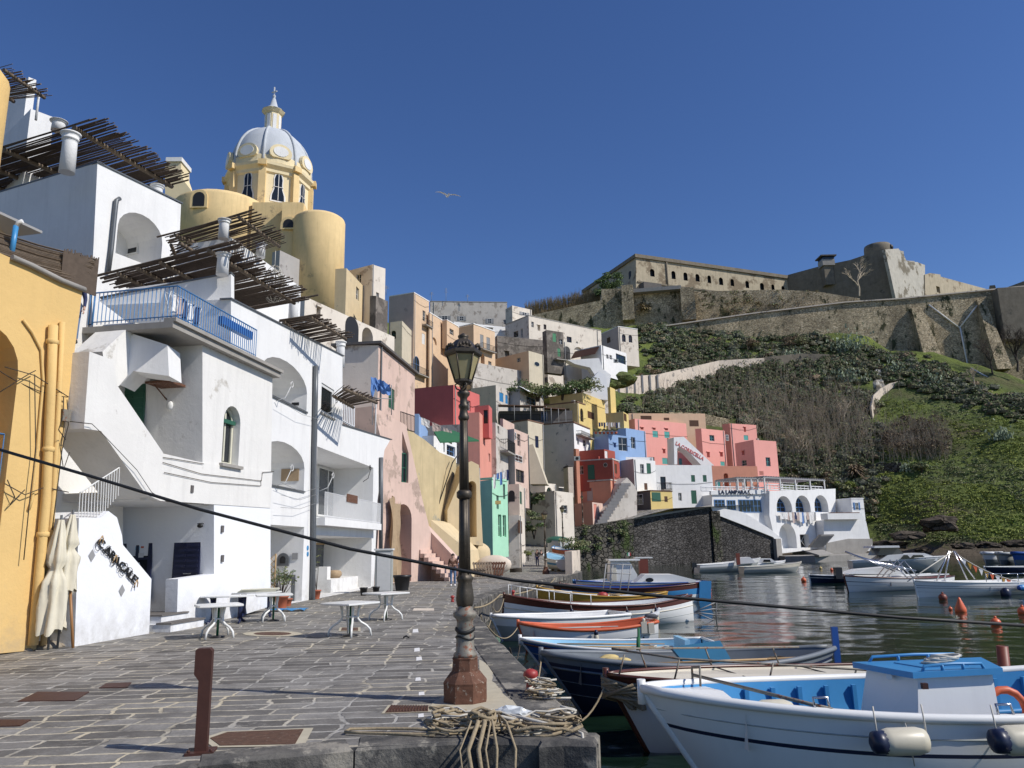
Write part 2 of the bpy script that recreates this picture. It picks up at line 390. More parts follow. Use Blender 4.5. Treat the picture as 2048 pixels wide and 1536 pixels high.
    for k_,w in enumerate(wins):
        face,x0,y0,x1,y1,kind = w[:6];fc = w[6] if len(w) > 6 else 'frame_white'
        FF = FR if face == 'R' else FL;r = FF.rect(x0,y0,x1,y1)
        if r[1]-r[0] < .15: print('WIN',label,r);continue
        wo = -rec[k_]+.005 if k_ in rec else -.005
        if kind == 'g': window(FF,r,wo,fc,parent=t,th=.05)
        elif kind == 'a': window(FF,r,wo,fc,parent=t,arch=True,th=.05)
        elif kind == 's': window(FF,r,wo,fc,parent=t,closed=True,th=.05)
        elif kind == 'o': window(FF,r,-.005,'frame_white',parent=t,shut=fc,th=.05)
        elif kind == 'h': window(FF,r,-.005,fc,parent=t,hood=mat if isinstance(mat,str) else mat[0],th=.05)
        elif kind == 'q':
            cu,cz_ = (r[0]+r[1])/2,(r[2]+r[3])/2;mq = MB();mq.prism([FF.p(cu+(r[1]-r[0])*.55*math.cos(k_*.524),cz_+(r[3]-r[2])*.55*math.sin(k_*.524),-.01) for k_ in range(12)],FF.n*.05);wo_ = mq.build('window','frame_cream',t)
            mq = MB();mq.prism([FF.p(cu+(r[1]-r[0])*.46*math.cos(k_*.524),cz_+(r[3]-r[2])*.46*math.sin(k_*.524),.041) for k_ in range(12)],FF.n*.01);mq.build('pane','glass',wo_)
        elif kind == 'n':
            if k_ not in rec: mq = MB();FF.box(mq,*r,-.01,.02);mq.build('vent','dark',t)
            mq = MB();FF.box(mq,r[0]-.12,r[1]+.12,r[3],r[3]+.12,-.02,.16);mq.build('lintel',mat,t)
        elif kind == 'd': window(FF,r,wo,fc,parent=t,closed=True,th=.05,name='door')
        elif kind == 'b':
            mq = MB();FF.box(mq,r[0],r[1],r[2]-.18,r[2],-.02,.95);bo = mq.build('balcony','conc',t)
            railing(FF,r[0],r[1],r[2],r[3],.9,fc,bo,step=.2,r=.02,ends=.88)
        elif kind == 'k':
            if k_ in rec: mq = MB();FF.box(mq,r[0]+.05,r[1]-.05,r[2]+.02,r[2]+(r[3]-r[2])*.62,-rec[k_]+.01,-rec[k_]+.06);mq.build('inner_door','frame_brown' if k_ % 2 else 'dark',t);continue
            hp = arch_poly(*r);mq = MB();mq.prism([FF.p(a_,b_,-.01) for a_,b_ in hp],FF.n*.03);mq.build('opening','dark',t)  # uncut archway: flat dark panel carries the shade of the recess
        elif kind == 'c':
            mq = MB();mq.pp(FF.p(r[0],r[3],0),FF.d*(r[1]-r[0]),FF.n*1.6+V((0,0,-(r[3]-r[2]))),V((0,0,.06)));mq.build('awning',fc,t)
    if ret: return t,FR,FL,u,l,z0,z1
    return t
# ------------------------------------------------------------------ colours and surfaces
D('white',stucco,(.80,.795,.78),.09,.22,.31,(.55,.53,.49),psc=.5)
D('white_old',stucco,(.74,.67,.575),.12,.35,.41,(.42,.36,.3),psc=.5)
D('white_worn',stucco,(.76,.745,.71),.08,.3,.34,(.48,.45,.4),psc=.6)
D('white_grey',stucco,(.58,.535,.48),.14,.35,.44,(.34,.3,.26),psc=.6)
D('white_clean',stucco,(.8,.81,.83),.03,.04)
D('cream',stucco,(.62,.55,.42),.14,.25,.36,(.42,.36,.29))
D('peach',stucco,(.68,.5,.34),.1,.2,.34,(.5,.4,.3))
D('beige',stucco,(.72,.62,.51),.16,.3,.4,(.3,.27,.24))
D('mauve',stucco,(.52,.42,.38),.12,.2,.36,(.36,.3,.28))
D('yellow',stucco,(.72,.49,.2),.08,.12,.28,(.55,.42,.25),bst=.5)
D('yellow_old',stucco,(.62,.47,.23),.14,.45,.36,(.33,.26,.17),psc=.35)
D('yellow_pale',stucco,(.66,.53,.33),.12,.3,.36,(.45,.38,.27))
D('yellow_bright',stucco,(.68,.52,.21),.1,.15)
D('olive_yellow',stucco,(.58,.47,.28),.2,.6,.4,(.36,.34,.26),psc=.4)
D('pink',stucco,(.80,.375,.32),.06,.12)
D('pink_pale',stucco,(.68,.5,.42),.14,.3,.42,(.44,.33,.27),psc=.6)
D('salmon',stucco,(.72,.31,.24),.1,.2,.3,(.5,.3,.24))
D('red',stucco,(.60,.16,.145),.1,.15)
D('red_dark',stucco,(.36,.09,.065),.14,.25,.3,(.3,.2,.16))
D('orange',stucco,(.66,.3,.2),.1,.2)
D('blue_wall',stucco,(.27,.40,.62),.1,.18,.3,(.4,.45,.55))
D('green_wall',stucco,(.40,.70,.50),.1,.15,.3,(.4,.55,.45))
D('teal_wall',stucco,(.27,.52,.47),.12,.2)
D('grey_wall',stucco,(.42,.40,.38),.14,.3,.35,(.25,.23,.22))
D('ruin',stucco,(.26,.23,.2),.3,.5,.5,(.13,.115,.1),psc=.6,bst=1)
D('church',stucco,(.8,.60,.31),.14,.45,.385,(.5,.38,.22),psc=.3)
D('churchpale',stucco,(.8,.68,.44),.08,.2)
D('dome',stucco,(.52,.55,.58),.12,.35,.3,(.38,.4,.42))
D('conc',stucco,(.36,.34,.31),.2,.4)
D('conc_dark',stucco,(.14,.13,.125),.2,.4,bst=.8)
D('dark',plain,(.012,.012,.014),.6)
D('glass',plain,(.018,.022,.027),.08,0,.3)
D('glass_grey',plain,(.09,.1,.11),.08,0,.3)
D('frame_white',plain,(.7,.7,.68),.5)
D('frame_cream',plain,(.62,.6,.48),.5)
D('frame_green',plain,(.03,.12,.075),.5)
D('frame_turq',plain,(.11,.42,.38),.5)
D('leafgreen',plain,(.06,.26,.12),.5)
D('frame_blue',plain,(.08,.2,.42),.5)
D('frame_navy',plain,(.012,.016,.05),.4)
D('frame_brown',plain,(.1,.045,.02),.6)
D('frame_wood',plain,(.42,.28,.14),.6)
D('frame_grey',plain,(.3,.3,.3),.6)
D('iron',plain,(.02,.02,.02),.5,.4)
D('iron_blue',plain,(.05,.19,.42),.45,.2,wear=.36,wc=(.2,.1,.06))
D('iron_white',plain,(.75,.75,.75),.4)
D('pipe_grey',plain,(.13,.14,.15),.45,.3)
D('wood_old',plain,(.22,.17,.125),.85,0,.35,9,.2,.4)
D('wood_dark',plain,(.13,.1,.078),.9,0,.3,9,.2)
D('wood_pole',plain,(.32,.16,.06),.5)
D('wood_brown',plain,(.13,.055,.03),.45,0,.2,20)
D('plastic_white',plain,(.72,.72,.69),.35)
D('plastic_navy',plain,(.012,.018,.06),.3)
D('plastic_black',plain,(.02,.02,.022),.4)
D('plastic_green',plain,(.01,.1,.045),.35)
D('terracotta',plain,(.42,.12,.06),.7)
D('rooftile',plain,(.22,.13,.09),.9,0,.3,5,.2,.5)
D('rope',plain,(.36,.29,.19),.9,0,.25,25,.1,.5)
D('rope_white',plain,(.6,.57,.5),.9,0,.2,25,.1)
D('rope_dark',plain,(.07,.06,.05),.9,0,.2,25,.1)
D('cable',plain,(.012,.012,.012),.6)
D('red_paint',plain,(.35,.04,.035),.5,wear=.4)
D('cloth_cream',plain,(.68,.63,.5),.85,0,.12,5,.1)
D('cloth_tan',plain,(.42,.31,.2),.9,0,.2,5,.1)
D('cloth_blue',plain,(.1,.22,.5),.8)
D('cloth_white',plain,(.75,.74,.72),.8)
D('cloth_red',plain,(.4,.1,.12),.8)
D('cloth_navy',plain,(.02,.03,.1),.8)
D('net_green',plain,(.02,.12,.05),.8)
D('b_white',stucco,(.77,.77,.75),.04,.16,.25,(.5,.46,.38),.32,1.2,.05,False)
D('b_cream',stucco,(.68,.63,.52),.06,.2,.28,(.4,.35,.28),.35,1.5,.05,False)
D('b_grey',plain,(.16,.18,.2),.5,0,.2,3)
D('b_greylt',plain,(.4,.42,.4),.5,0,.15,3)
D('b_navy',plain,(.012,.018,.05),.4,0,.2,3)
D('b_blue',plain,(.02,.09,.34),.4,0,.15,3,wear=.3,wc=(.1,.2,.4))
D('b_ltblue',plain,(.28,.53,.7),.45,0,.1,3,wear=.3,wc=(.5,.6,.65))
D('b_midblue',plain,(.05,.25,.52),.4,0,.12,3)
D('b_teal',plain,(.03,.14,.24),.45,0,.15,3)
D('b_orange',plain,(.62,.13,.05),.5,0,.15,3,wear=.32,wc=(.5,.35,.3))
D('b_brown',plain,(.1,.03,.018),.3,0,.2,6)
D('b_mustard',plain,(.45,.26,.04),.4,0,.15,4)
D('b_redbrown',plain,(.2,.05,.03),.5,0,.2,4)
D('b_orangebuoy',plain,(.7,.14,.05),.4)
D('steel',plain,(.5,.5,.52),.25,.9)
D('fender_white',plain,(.62,.57,.44),.4,0,.15,8)
D('tuff',masonry,(.8,.66,.44),(.6,.49,.32),(.32,.26,.17),1.3,2.8,.09,1,dist=.22,moss=(.07,.075,.04))
D('fort_white',stucco,(.5,.43,.31),.2,.9,.45,(.24,.19,.13),psc=.14,bst=1)
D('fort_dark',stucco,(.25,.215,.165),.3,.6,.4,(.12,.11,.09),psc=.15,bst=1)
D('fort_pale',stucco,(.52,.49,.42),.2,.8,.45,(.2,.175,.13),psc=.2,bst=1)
D('lava_wall',masonry,(.085,.08,.075),(.15,.14,.13),(.035,.033,.03),1.7,3.2,.10,1,dist=.12)
D('lava_rough',masonry,(.09,.085,.075),(.17,.155,.13),(.03,.03,.025),1.2,1.9,.12,1,dist=.2,moss=(.05,.07,.025))
D('quay_stone',masonry,(.075,.075,.078),(.12,.115,.11),(.22,.2,.165),.9,1.3,.05,.7,dist=.05)
D('kerb',stucco,(.085,.083,.081),.45,.2,.43,(.3,.275,.23),psc=1.4,bst=1)
D('rust',plain,(.17,.08,.05),.8,0,.45,11,.3,.5,.42,(.3,.25,.2))
D('rust_brown',plain,(.07,.026,.018),.6,0,.25,11,.4,.15)
D('lampiron',plain,(.085,.07,.052),.5,.5,.3,14,.5,.2,.38,(.16,.13,.1))
D('lampgrey',plain,(.24,.22,.18),.6,.2,.3,10,.5,.3,.45,(.2,.07,.035))
D('bark',plain,(.5,.42,.31),.9,0,.2,4)
D('bark_dark',plain,(.06,.045,.035),.9,0,.2,4)
D('rock',masonry,(.13,.105,.08),(.09,.075,.06),(.03,.027,.022),.3,.9,.06,1,dist=.5)
D('jeans',plain,(.12,.19,.32),.85)
D('gullwhite',plain,(.75,.75,.74),.7,0,.03)
D('gullgrey',plain,(.12,.12,.13),.7)
D('cover_rust',plain,(.13,.07,.045),.8,0,.4,13,.3,.5,.4,(.2,.16,.13))
D('mortar',plain,(.5,.45,.34),.9,0,.15,6,.2,.3)
D('gravelstone',plain,(.42,.36,.28),.9,0,.4,60,.2,1)
D('bag',plain,(.6,.63,.64),.25,0,.15,9)
D('skin',plain,(.5,.3,.22),.6,0,.05)
D('hair',plain,(.03,.018,.012),.7)
D('leaf_olive',foliage,[(0.163,0.184,0.089),(0.254,0.261,0.133),(0.119,0.149,0.075)])
D('leaf_greygreen',foliage,[(.125,.135,.09),(.19,.2,.14),(.1,.105,.065)])
D('scrub_core',foliage,[(.06,.062,.035),(.085,.078,.048),(.05,.055,.028)])
D('scrub_core_grey',foliage,[(.09,.098,.066),(.12,.125,.09),(.07,.075,.05)])
D('leaf_dark',foliage,[(0.068,0.108,0.040),(0.118,0.169,0.068),(0.095,0.118,0.061)])
D('leaf_brown',foliage,[(0.263,0.204,0.131),(0.179,0.131,0.084),(0.335,0.263,0.168)])
D('leaf_bright',foliage,[(.2,.26,.055),(.27,.3,.075),(.16,.2,.05)])
D('leaf_cactus',foliage,[(.1,.15,.08),(.3,.34,.24),(.13,.18,.09)],scale=1.5)
D('reed',foliage,[(.32,.25,.14),(.24,.19,.1),(.38,.3,.18)])
def lantern_glass(name):
    mt,nt,b = _nt(name);n = noise(nt,pos(nt),9,4);m = mix(nt,(n,'Fac'),(.42,.35,.17),(.6,.52,.3))
    L(nt,m,2,b,'Base Color');b.inputs['Roughness'].default_value = .35;b.inputs['Transmission Weight'].default_value = .35;b.inputs['IOR'].default_value = 1.2
    return mt
D('lantern_glass',lantern_glass)
def m_pave(name):
    mt,nt,b = _nt(name);g = pos(nt)
    n0 = noise(nt,g,.8,3);n00 = noise(nt,g,3.5,2)
    ad = N(nt,'ShaderNodeVectorMath',operation='MULTIPLY_ADD');ad.inputs[1].default_value = (.6,.14,0);L(nt,n0,'Color',ad,0)
    rot = pos(nt,(1,1,1),(0,0,rad(-3)));L(nt,rot,0,ad,2)
    ad2 = N(nt,'ShaderNodeVectorMath',operation='MULTIPLY_ADD');ad2.inputs[1].default_value = (.07,.045,0);L(nt,n00,'Color',ad2,0);L(nt,ad,0,ad2,2)
    n0c = noise(nt,g,16,3,.7);ad3 = N(nt,'ShaderNodeVectorMath',operation='MULTIPLY_ADD');ad3.inputs[1].default_value = (.05,.05,0);L(nt,n0c,'Color',ad3,0);L(nt,ad2,0,ad3,2);ad2 = ad3
    def brick(w,h,ms):
        br = N(nt,'ShaderNodeTexBrick');br.offset = .37;br.squash = 1.5;br.squash_frequency = 3;br.offset_frequency = 3
        for k,v in (('Scale',1),('Mortar Size',ms),('Mortar Smooth',.5),('Bias',0),('Brick Width',w),('Row Height',h)): br.inputs[k].default_value = v
        br.inputs['Color1'].default_value = (.0,.0,.0,1);br.inputs['Color2'].default_value = (1,1,1,1);br.inputs['Mortar'].default_value = (.5,.5,.5,1)
        L(nt,ad2,0,br,'Vector');return br
    br = brick(.58,.33,.03)
    stone = mix(nt,(br,'Color'),(.105,.098,.088),(.25,.238,.218))
    n1 = noise(nt,g,2.2,7,.7);r1 = ramp(nt,n1,'Fac',[(.3,.62),(.7,1.3)]);st = mix(nt,1,(stone,2),(r1,0),'MULTIPLY')
    nb = noise(nt,g,.35,4,.6);rb = ramp(nt,nb,'Fac',[(.45,0),(.6,1)])
    mort = mix(nt,(rb,0),(.4,.385,.35),(.55,.48,.34))
    n2 = noise(nt,g,1.1,5,.7);r2 = ramp(nt,n2,'Fac',[(.36,.1),(.52,1)])
    mf = N(nt,'ShaderNodeMath',operation='MULTIPLY');L(nt,br,'Fac',mf,0);L(nt,r2,0,mf,1)
    o = mix(nt,(mf,0),(st,2),(mort,2))
    n4 = noise(nt,g,28,4,.7);r4 = ramp(nt,n4,'Fac',[(.3,.8),(.7,1.2)]);o = mix(nt,1,(o,2),(r4,0),'MULTIPLY')
    n5 = noise(nt,g,.5,8,.75);r5 = ramp(nt,n5,'Fac',[(.6,0),(.72,.5)]);o = mix(nt,(r5,0),(o,2),(.27,.23,.175))
    n6 = noise(nt,g,1.7,9,.8);r6 = ramp(nt,n6,'Fac',[(.57,0),(.63,.7)]);o = mix(nt,(r6,0),(o,2),(.34,.32,.28))
    n7 = noise(nt,g,.9,6,.7);r7 = ramp(nt,n7,'Fac',[(.6,1),(.72,.5)]);o = mix(nt,1,(o,2),(r7,0),'MULTIPLY')
    L(nt,o,2,b,'Base Color');b.inputs['Roughness'].default_value = .75;b.inputs['Specular IOR Level'].default_value = .35
    h = N(nt,'ShaderNodeMath',operation='MULTIPLY_ADD');L(nt,br,'Fac',h,0);h.inputs[1].default_value = -.6;L(nt,n1,'Fac',h,2)
    bump(nt,b,h,0,.6,.03);return mt
D('pave',m_pave)
def m_water(name):
    mt,nt,b = _nt(name);b.inputs['Base Color'].default_value = (.006,.016,.010,1);b.inputs['Roughness'].default_value = .03;b.inputs['IOR'].default_value = 1.33
    g1 = pos(nt,(1,1.9,1));n1 = noise(nt,g1,1.9,5,.62);n2 = noise(nt,pos(nt,(1,1.5,1),(0,0,.5)),.45,3,.5)
    ml = N(nt,'ShaderNodeMath',operation='MULTIPLY_ADD');L(nt,n2,'Fac',ml,0);ml.inputs[1].default_value = 2.0;L(nt,n1,'Fac',ml,2)
    bump(nt,b,ml,0,.6,.012);return mt
D('water',m_water)
def m_hill(name):
    mt,nt,b = _nt(name);g = pos(nt);n = noise(nt,g,.06,8,.68)
    r = ramp(nt,n,'Fac',[(.30,(.1,.085,.05)),(.44,(.08,.1,.035)),(.52,(.1,.125,.035)),(.62,(.14,.17,.045)),(.75,(.1,.1,.04))])
    n2 = noise(nt,g,.9,5,.75);r2 = ramp(nt,n2,'Fac',[(.28,.8),(.72,1.6)]);o = mix(nt,1,(r,0),(r2,0),'MULTIPLY')
    ge = N(nt,'ShaderNodeNewGeometry');sp = N(nt,'ShaderNodeSeparateXYZ');L(nt,ge,'Position',sp,0)
    n3 = noise(nt,g,.3,6,.7);sm = N(nt,'ShaderNodeMath',operation='MULTIPLY_ADD');L(nt,n3,'Fac',sm,0);sm.inputs[1].default_value = -9;L(nt,sp,2,sm,2)
    r3 = ramp(nt,sm,0,[(0,1),(.01,0)]);mr = N(nt,'ShaderNodeMapRange');L(nt,sm,0,mr,0)
    for i,v in ((1,-4.0),(2,-1.8),(3,1),(4,0)): mr.inputs[i].default_value = v
    rk = mix(nt,(n3,'Fac'),(.05,.042,.034),(.2,.165,.12));o = mix(nt,(mr,0),(o,2),(rk,2))
    L(nt,o,2,b,'Base Color');b.inputs['Roughness'].default_value = .95;b.inputs['Specular IOR Level'].default_value = .1
    bump(nt,b,n2,'Fac',1,.7);return mt
D('hill',m_hill)
# ------------------------------------------------------------------ light
SUN = V((.945*math.cos(rad(42)),-.327*math.cos(rad(42)),math.sin(rad(42))))
w = bpy.data.worlds.new('World');SC.world = w;w.use_nodes = True;nt = w.node_tree
sky = nt.nodes.new('ShaderNodeTexSky');sky.sky_type = 'NISHITA';sky.sun_disc = False;sky.sun_elevation = rad(42);sky.sun_rotation = math.atan2(SUN.x,SUN.y)
sky.air_density = 1.0;sky.dust_density = 0;sky.ozone_density = 6.0;sky.altitude = 0
bg = nt.nodes['Background'];bg.inputs[1].default_value = .106;hsv = nt.nodes.new('ShaderNodeHueSaturation');hsv.inputs['Saturation'].default_value = 1.11;hsv.inputs['Hue'].default_value = .511;hsv.inputs['Value'].default_value = .97;nt.links.new(sky.outputs[0],hsv.inputs['Color']);nt.links.new(hsv.outputs[0],bg.inputs[0])
sl = bpy.data.lights.new('sun','SUN');sl.energy = 4.3;sl.angle = rad(.53);sl.color = (1,.95,.875)
so = bpy.data.objects.new('sun',sl);COL.objects.link(so);so.rotation_euler = (-SUN).to_track_quat('-Z','Y').to_euler();so.location = (30,-20,60)
SC.view_settings.view_transform = 'Standard';SC.view_settings.look = 'None';SC.view_settings.exposure = .06;SC.view_settings.gamma = 1
# ------------------------------------------------------------------ sea
WR = np.random.default_rng(5)
rr_ = 4.0*np.exp(np.arange(760)*.0056);az = np.radians(np.linspace(-22,64,560));RR,AZ = np.meshgrid(rr_,az,indexing='ij');X_,Y_ = RR*np.sin(AZ),RR*np.cos(AZ);Z_ = np.zeros_like(X_)
for k in range(26):
    lam = .28*1.12**k*WR.uniform(.9,1.1);th = WR.normal(1.75,.75);a_ = .0026*lam**.85;fade = np.clip((lam/(RR*.0056)-2.2)/3,0,1)
    q_ = 2*np.pi/lam*(X_*np.cos(th)+Y_*np.sin(th))+WR.uniform(0,6.28)+.8*np.sin(X_*.23+k)+.7*np.sin(Y_*.19+2*k);Z_ += a_*fade*np.sin(q_)
Z_ *= .75+.35*np.sin(X_*.11+1.3*np.sin(Y_*.07))*np.sin(Y_*.09+1)
nr_,na_ = X_.shape;vs = np.stack([X_,Y_,Z_+WZ],-1).reshape(-1,3);ii = (np.arange(nr_-1)[:,None]*na_+np.arange(na_-1)[None,:]).reshape(-1);fs_ = np.stack([ii,ii+na_,ii+na_+1,ii+1],1)[:,::-1]
n0 = len(vs);vs = np.concatenate([vs,[(-60,-60,WZ-.09),(3000,-60,WZ-.09),(3000,4000,WZ-.09),(-60,4000,WZ-.09)]]);fs_ = np.concatenate([fs_,[[n0,n0+1,n0+2,n0+3]]])
me = bpy.data.meshes.new('water');me.vertices.add(len(vs));me.vertices.foreach_set('co',vs.astype(np.float32).reshape(-1));nf = len(fs_);me.loops.add(nf*4);me.loops.foreach_set('vertex_index',fs_.astype(np.int32).reshape(-1))
me.polygons.add(nf);me.polygons.foreach_set('loop_start',np.arange(0,nf*4,4,dtype=np.int32));me.polygons.foreach_set('loop_total',np.full(nf,4,dtype=np.int32));me.polygons.foreach_set('use_smooth',np.ones(nf,dtype=bool));me.update(calc_edges=True);me.materials.append(C('water'))
wo = bpy.data.objects.new('water',me);COL.objects.link(wo);tag(wo,kind='structure')
mb = MB();mb.add([(-1500,-60,-6),(3000,-60,-6),(3000,4000,-6),(-1500,4000,-6)],[(0,1,2,3)]);mb.build('seabed','rock',kind='structure')
# ------------------------------------------------------------------ hill
HC = [
 (-700,[(1150,40),(1050,42),(850,46),(650,50),(500,55),(400,60),(350,66),(330,75)]),
 (-200,[(1150,45),(1050,48),(850,52),(650,56),(500,62),(400,68),(350,75),(330,85)]),
 (400,[(1150,56),(1050,60),(900,64),(760,70),(640,80),(580,86),(540,92),(520,100)]),
 (600,[(1150,65),(1080,70),(980,78),(860,86),(760,95),(680,104),(640,115),(600,130)]),
 (800,[(1130,86),(1090,93),(1010,104),(930,114),(850,124),(790,140),(720,160),(650,182)]),
 (1000,[(1115,110),(1085,116),(1000,128),(900,142),(810,158),(740,175),(690,195),(645,215)]),
 (1180,[(1105,130),(1075,134),(1020,142),(950,152),(860,164),(785,178),(700,198),(658,224)]),
 (1300,[(1100,142),(1060,146),(1010,152),(950,162),(870,174),(780,190),(700,208),(655,224)]),
 (1430,[(1115,154),(1070,158),(1020,162),(960,170),(870,180),(780,196),(710,208),(655,224)]),
 (1570,[(1122,157),(1098,160),(1040,165),(960,172),(870,184),(780,198),(700,214),(620,232)]),
 (1700,[(1120,156),(1100,158),(1030,164),(950,171),(860,182),(780,194),(710,208),(650,220)]),
 (1780,[(1115,150),(1094,154),(1030,160),(940,168),(860,178),(790,190),(735,203),(705,212)]),
 (1860,[(1112,145),(1094,148),(1025,155),(945,164),(865,175),(790,188),(735,200),(710,210)]),
 (2048,[(1112,138),(1092,141),(1030,148),(960,156),(890,165),(830,176),(790,186),(760,198)]),
 (2500,[(1105,130),(1085,133),(1030,140),(960,150),(900,160),(850,170),(820,180),(800,190)]),
]
HP = [(c[0],[Y(c[0],py,yd) for py,yd in c[1]]) for c in HC]
def smooth(t): return t*t*(3-2*t)
def hillpt(px,r):
    """px = screen column that named the profile, r = 0..7 up the slope"""
    r = max(0,min(6.999,r));i = int(r);fr = r-i
    for k in range(len(HP)-1):
        if px <= HP[k+1][0] or k == len(HP)-2:
            t = (px-HP[k][0])/(HP[k+1][0]-HP[k][0]);t = max(0,min(1,t));break
    a = HP[k][1][i].lerp(HP[k][1][i+1],fr);b = HP[k+1][1][i].lerp(HP[k+1][1][i+1],fr)
    return a.lerp(b,t)
from mathutils import noise as MN
def bumpz(p,amp=1.6):
    return (MN.fractal(V((p.x*.05,p.y*.05,p.z*.05)),.8,2.1,4)*amp+MN.noise(V((p.x*.35,p.y*.35,p.z*.3)))*.35)
def hillq(px,r):
    p = hillpt(px,r);k = min(1,max(0,(r-.8)/1.5)) if px > 1000 else .2
    return V((p.x,p.y,p.z+bumpz(p)*k))
mb = MB();NX,NR = 330,130;vs = []
for j in range(NR+1):
    for i in range(NX+1):
        px = -700+3200*i/NX;vs.append(hillq(px,7*j/NR))
for k in (60,500):
    for i in range(NX+1):
        px = -700+3200*i/NX;p = hillq(px,7);vs.append(V((p.x*(1+k/250),p.y*(1+k/250),p.z+(0 if k < 100 else -60))))
rows = NR+3
mb.add(vs,[(j*(NX+1)+i,j*(NX+1)+i+1,(j+1)*(NX+1)+i+1,(j+1)*(NX+1)+i) for j in range(rows-1) for i in range(NX)],0,True)
mb.build('hill','hill',kind='structure',loc=(0,0,0))
from mathutils.bvhtree import BVHTree
HB = BVHTree.FromPolygons([tuple(v) for v in mb.v],mb.f)
def HQ(px,py):
    d = ray(px,py).normalized();h = HB.ray_cast(V((0,0,EYE)),d,900)
    return h[0] if h[0] is not None else Y(px,py,230)
# ------------------------------------------------------------------ quay and lane
QE = [G(1191,1486),G(1130,1420),G(1062,1352),G(1010,1300),G(985,1270),G(958,1236),G(942,1212),G(965,1195),G(1010,1180),G(1070,1163),G(1132,1152)]
QE = [V((p.x,p.y,0)) for p in QE]
QF = [V((-2.95,7.55,0)),V((-1.6,8.02,0)),V((-.4,8.2,0))]
top = [V((-40,-20,0)),V((-2.6,-20,0)),V((-2.6,5.6,0))]+QF+QE+[V((5.2,62,0)),V((4.6,76,0)),V((4.9,84,0)),V((-20,84,0)),V((-40,60,0))]
mb = MB();mb.prism(top,V((0,0,-4)));qo = mb.build('quay',['quay_stone','pave'],kind='structure',loc=(0,0,0))
for p in qo.data.polygons:
    if p.normal.z > .9: p.material_index = 1
ln = [((-6,84),(4.9,84),0),((-3,96),(6.2,96),1.3),((.5,108),(7.4,108.3),3.2),((4,118),(13.5,113),5.0),((10,127),(24,119),7.4),((20,136),(40,129),8.3)]
mb = MB();vs = []
for a,b,z in ln: vs += [V((a[0],a[1],z)),V((b[0],b[1],z))]
mb.add(vs,[(2*i,2*i+1,2*i+3,2*i+2) for i in range(len(ln)-1)],0,True)
mb.build('lane','pave',kind='structure',loc=(0,0,0))
def kerb(pts,wd,label_seed,h=.26):
    r = random.Random(label_seed);mb = MB()
    for a,b in zip(pts[:-1],pts[1:]):
        Lg = (b-a).length;d = (b-a)/Lg;n = V((d.y,-d.x,0));s = 0
        while s < Lg-.05:
            l = min(r.uniform(.75,1.25),Lg-s);
            if Lg-s-l < .3: l = Lg-s
            o = a+d*(s+.012)-n*(wd-.05);hh = .012+r.uniform(-.005,.01);q = .035
            lo = o+V((0,0,-h));dd = d*(l-.024);w_ = n*(wd+r.uniform(-.02,.02));bh = h+hh
            vs = [lo,lo+dd,lo+dd+w_,lo+w_]
            for (k,zz) in ((0,bh-q),(q,bh)):
                for (x,y_) in ((k,k),(-k,k),(-k,-k),(k,-k)):
                    base = [lo,lo+dd,lo+dd+w_,lo+w_][[(k,k),(-k,k),(-k,-k),(k,-k)].index((x,y_)) if k else 0] if False else None
                cs = [lo+d*k+n*k,lo+dd-d*k+n*k,lo+dd+w_-d*k-n*k*1.5,lo+w_+d*k-n*k*1.5]
                vs += [c+V((0,0,zz+r.uniform(-.006,.006))) for c in cs]
            fs = [(0,1,5,4),(1,2,6,5),(2,3,7,6),(3,0,4,7),(4,5,9,8),(5,6,10,9),(6,7,11,10),(7,4,8,11),(8,9,10,11),(3,2,1,0)]
            mb.add(vs,fs);s += l
    return mb
k1 = kerb([V((-2.6,5.7,0))]+QF+[QE[0]+V((.02,-.02,0))],.42,1,.5)
k1.build('kerb','kerb',kind='structure')
kerb(QE[0:],.6,2).build('kerb','kerb',kind='structure')
def patch(px_pts,mat,z,name):
    P = [G(*p) for p in px_pts];mb = MB();c = sum(P,V((0,0,0)))/len(P);out = []
    for a,b in zip(P,P[1:]+P[:1]):
        for k in range(6): q = a.lerp(b,k/6);d = q-c;out.append(c+d*(1+.13*MN.noise(q*5)+.07*MN.noise(q*17)))
    mb.add([V((p.x,p.y,z)) for p in out],[t_ for t_ in tess([V((p.x,p.y,0)) for p in out])]);o = mb.build(name,mat,None,kind='structure')
    return o
patch([(862,1412),(885,1436),(940,1446),(995,1430),(1020,1402),(985,1362),(985,1330),(958,1322),(960,1360),(900,1380)],'mortar',.005,'path_patch')
patch([(845,1440),(870,1434),(880,1450),(868,1462),(845,1462)],'mortar',.005,'path_patch')
patch([(985,1404),(1060,1398),(1090,1412),(1040,1424),(990,1418)],'mortar',.0055,'path_patch')
patch([(940,1276),(990,1278),(1000,1290),(950,1290)],'mortar',.005,'path_patch')
for px,py in ((831,1262),(834,1300),(838,1318),(836,1359),(843,1388),(842,1432)):
    patch([(px-6,py+4),(px+6,py+3),(px+5,py-4),(px-5,py-3)],'cloth_white',.006,'painted_mark')
# ================================================================== near left: the houses on the quay
def sub(parent,mb,name,mat,**kw): return mb.build(name,mat,parent,**kw)
A_ = G(149,1293);B_ = G(298,1267)
P1 = Fac((A_.x,A_.y),(B_.x,B_.y));P3 = Fac((-9.15,19.7),(-8.0,27));P2 = Fac((-9.2,22),(-8.0,36))
FY = Fac((-10.21,15.92),(-9.97,16.65))
def R4(F,xl,xr,top,bot):
    """rect from left edge px, right edge px (each (px,py)), top px, bottom px"""
    return (F.uz(*xl)[0],F.uz(*xr)[0],F.uz(*bot)[1],F.uz(*top)[1])
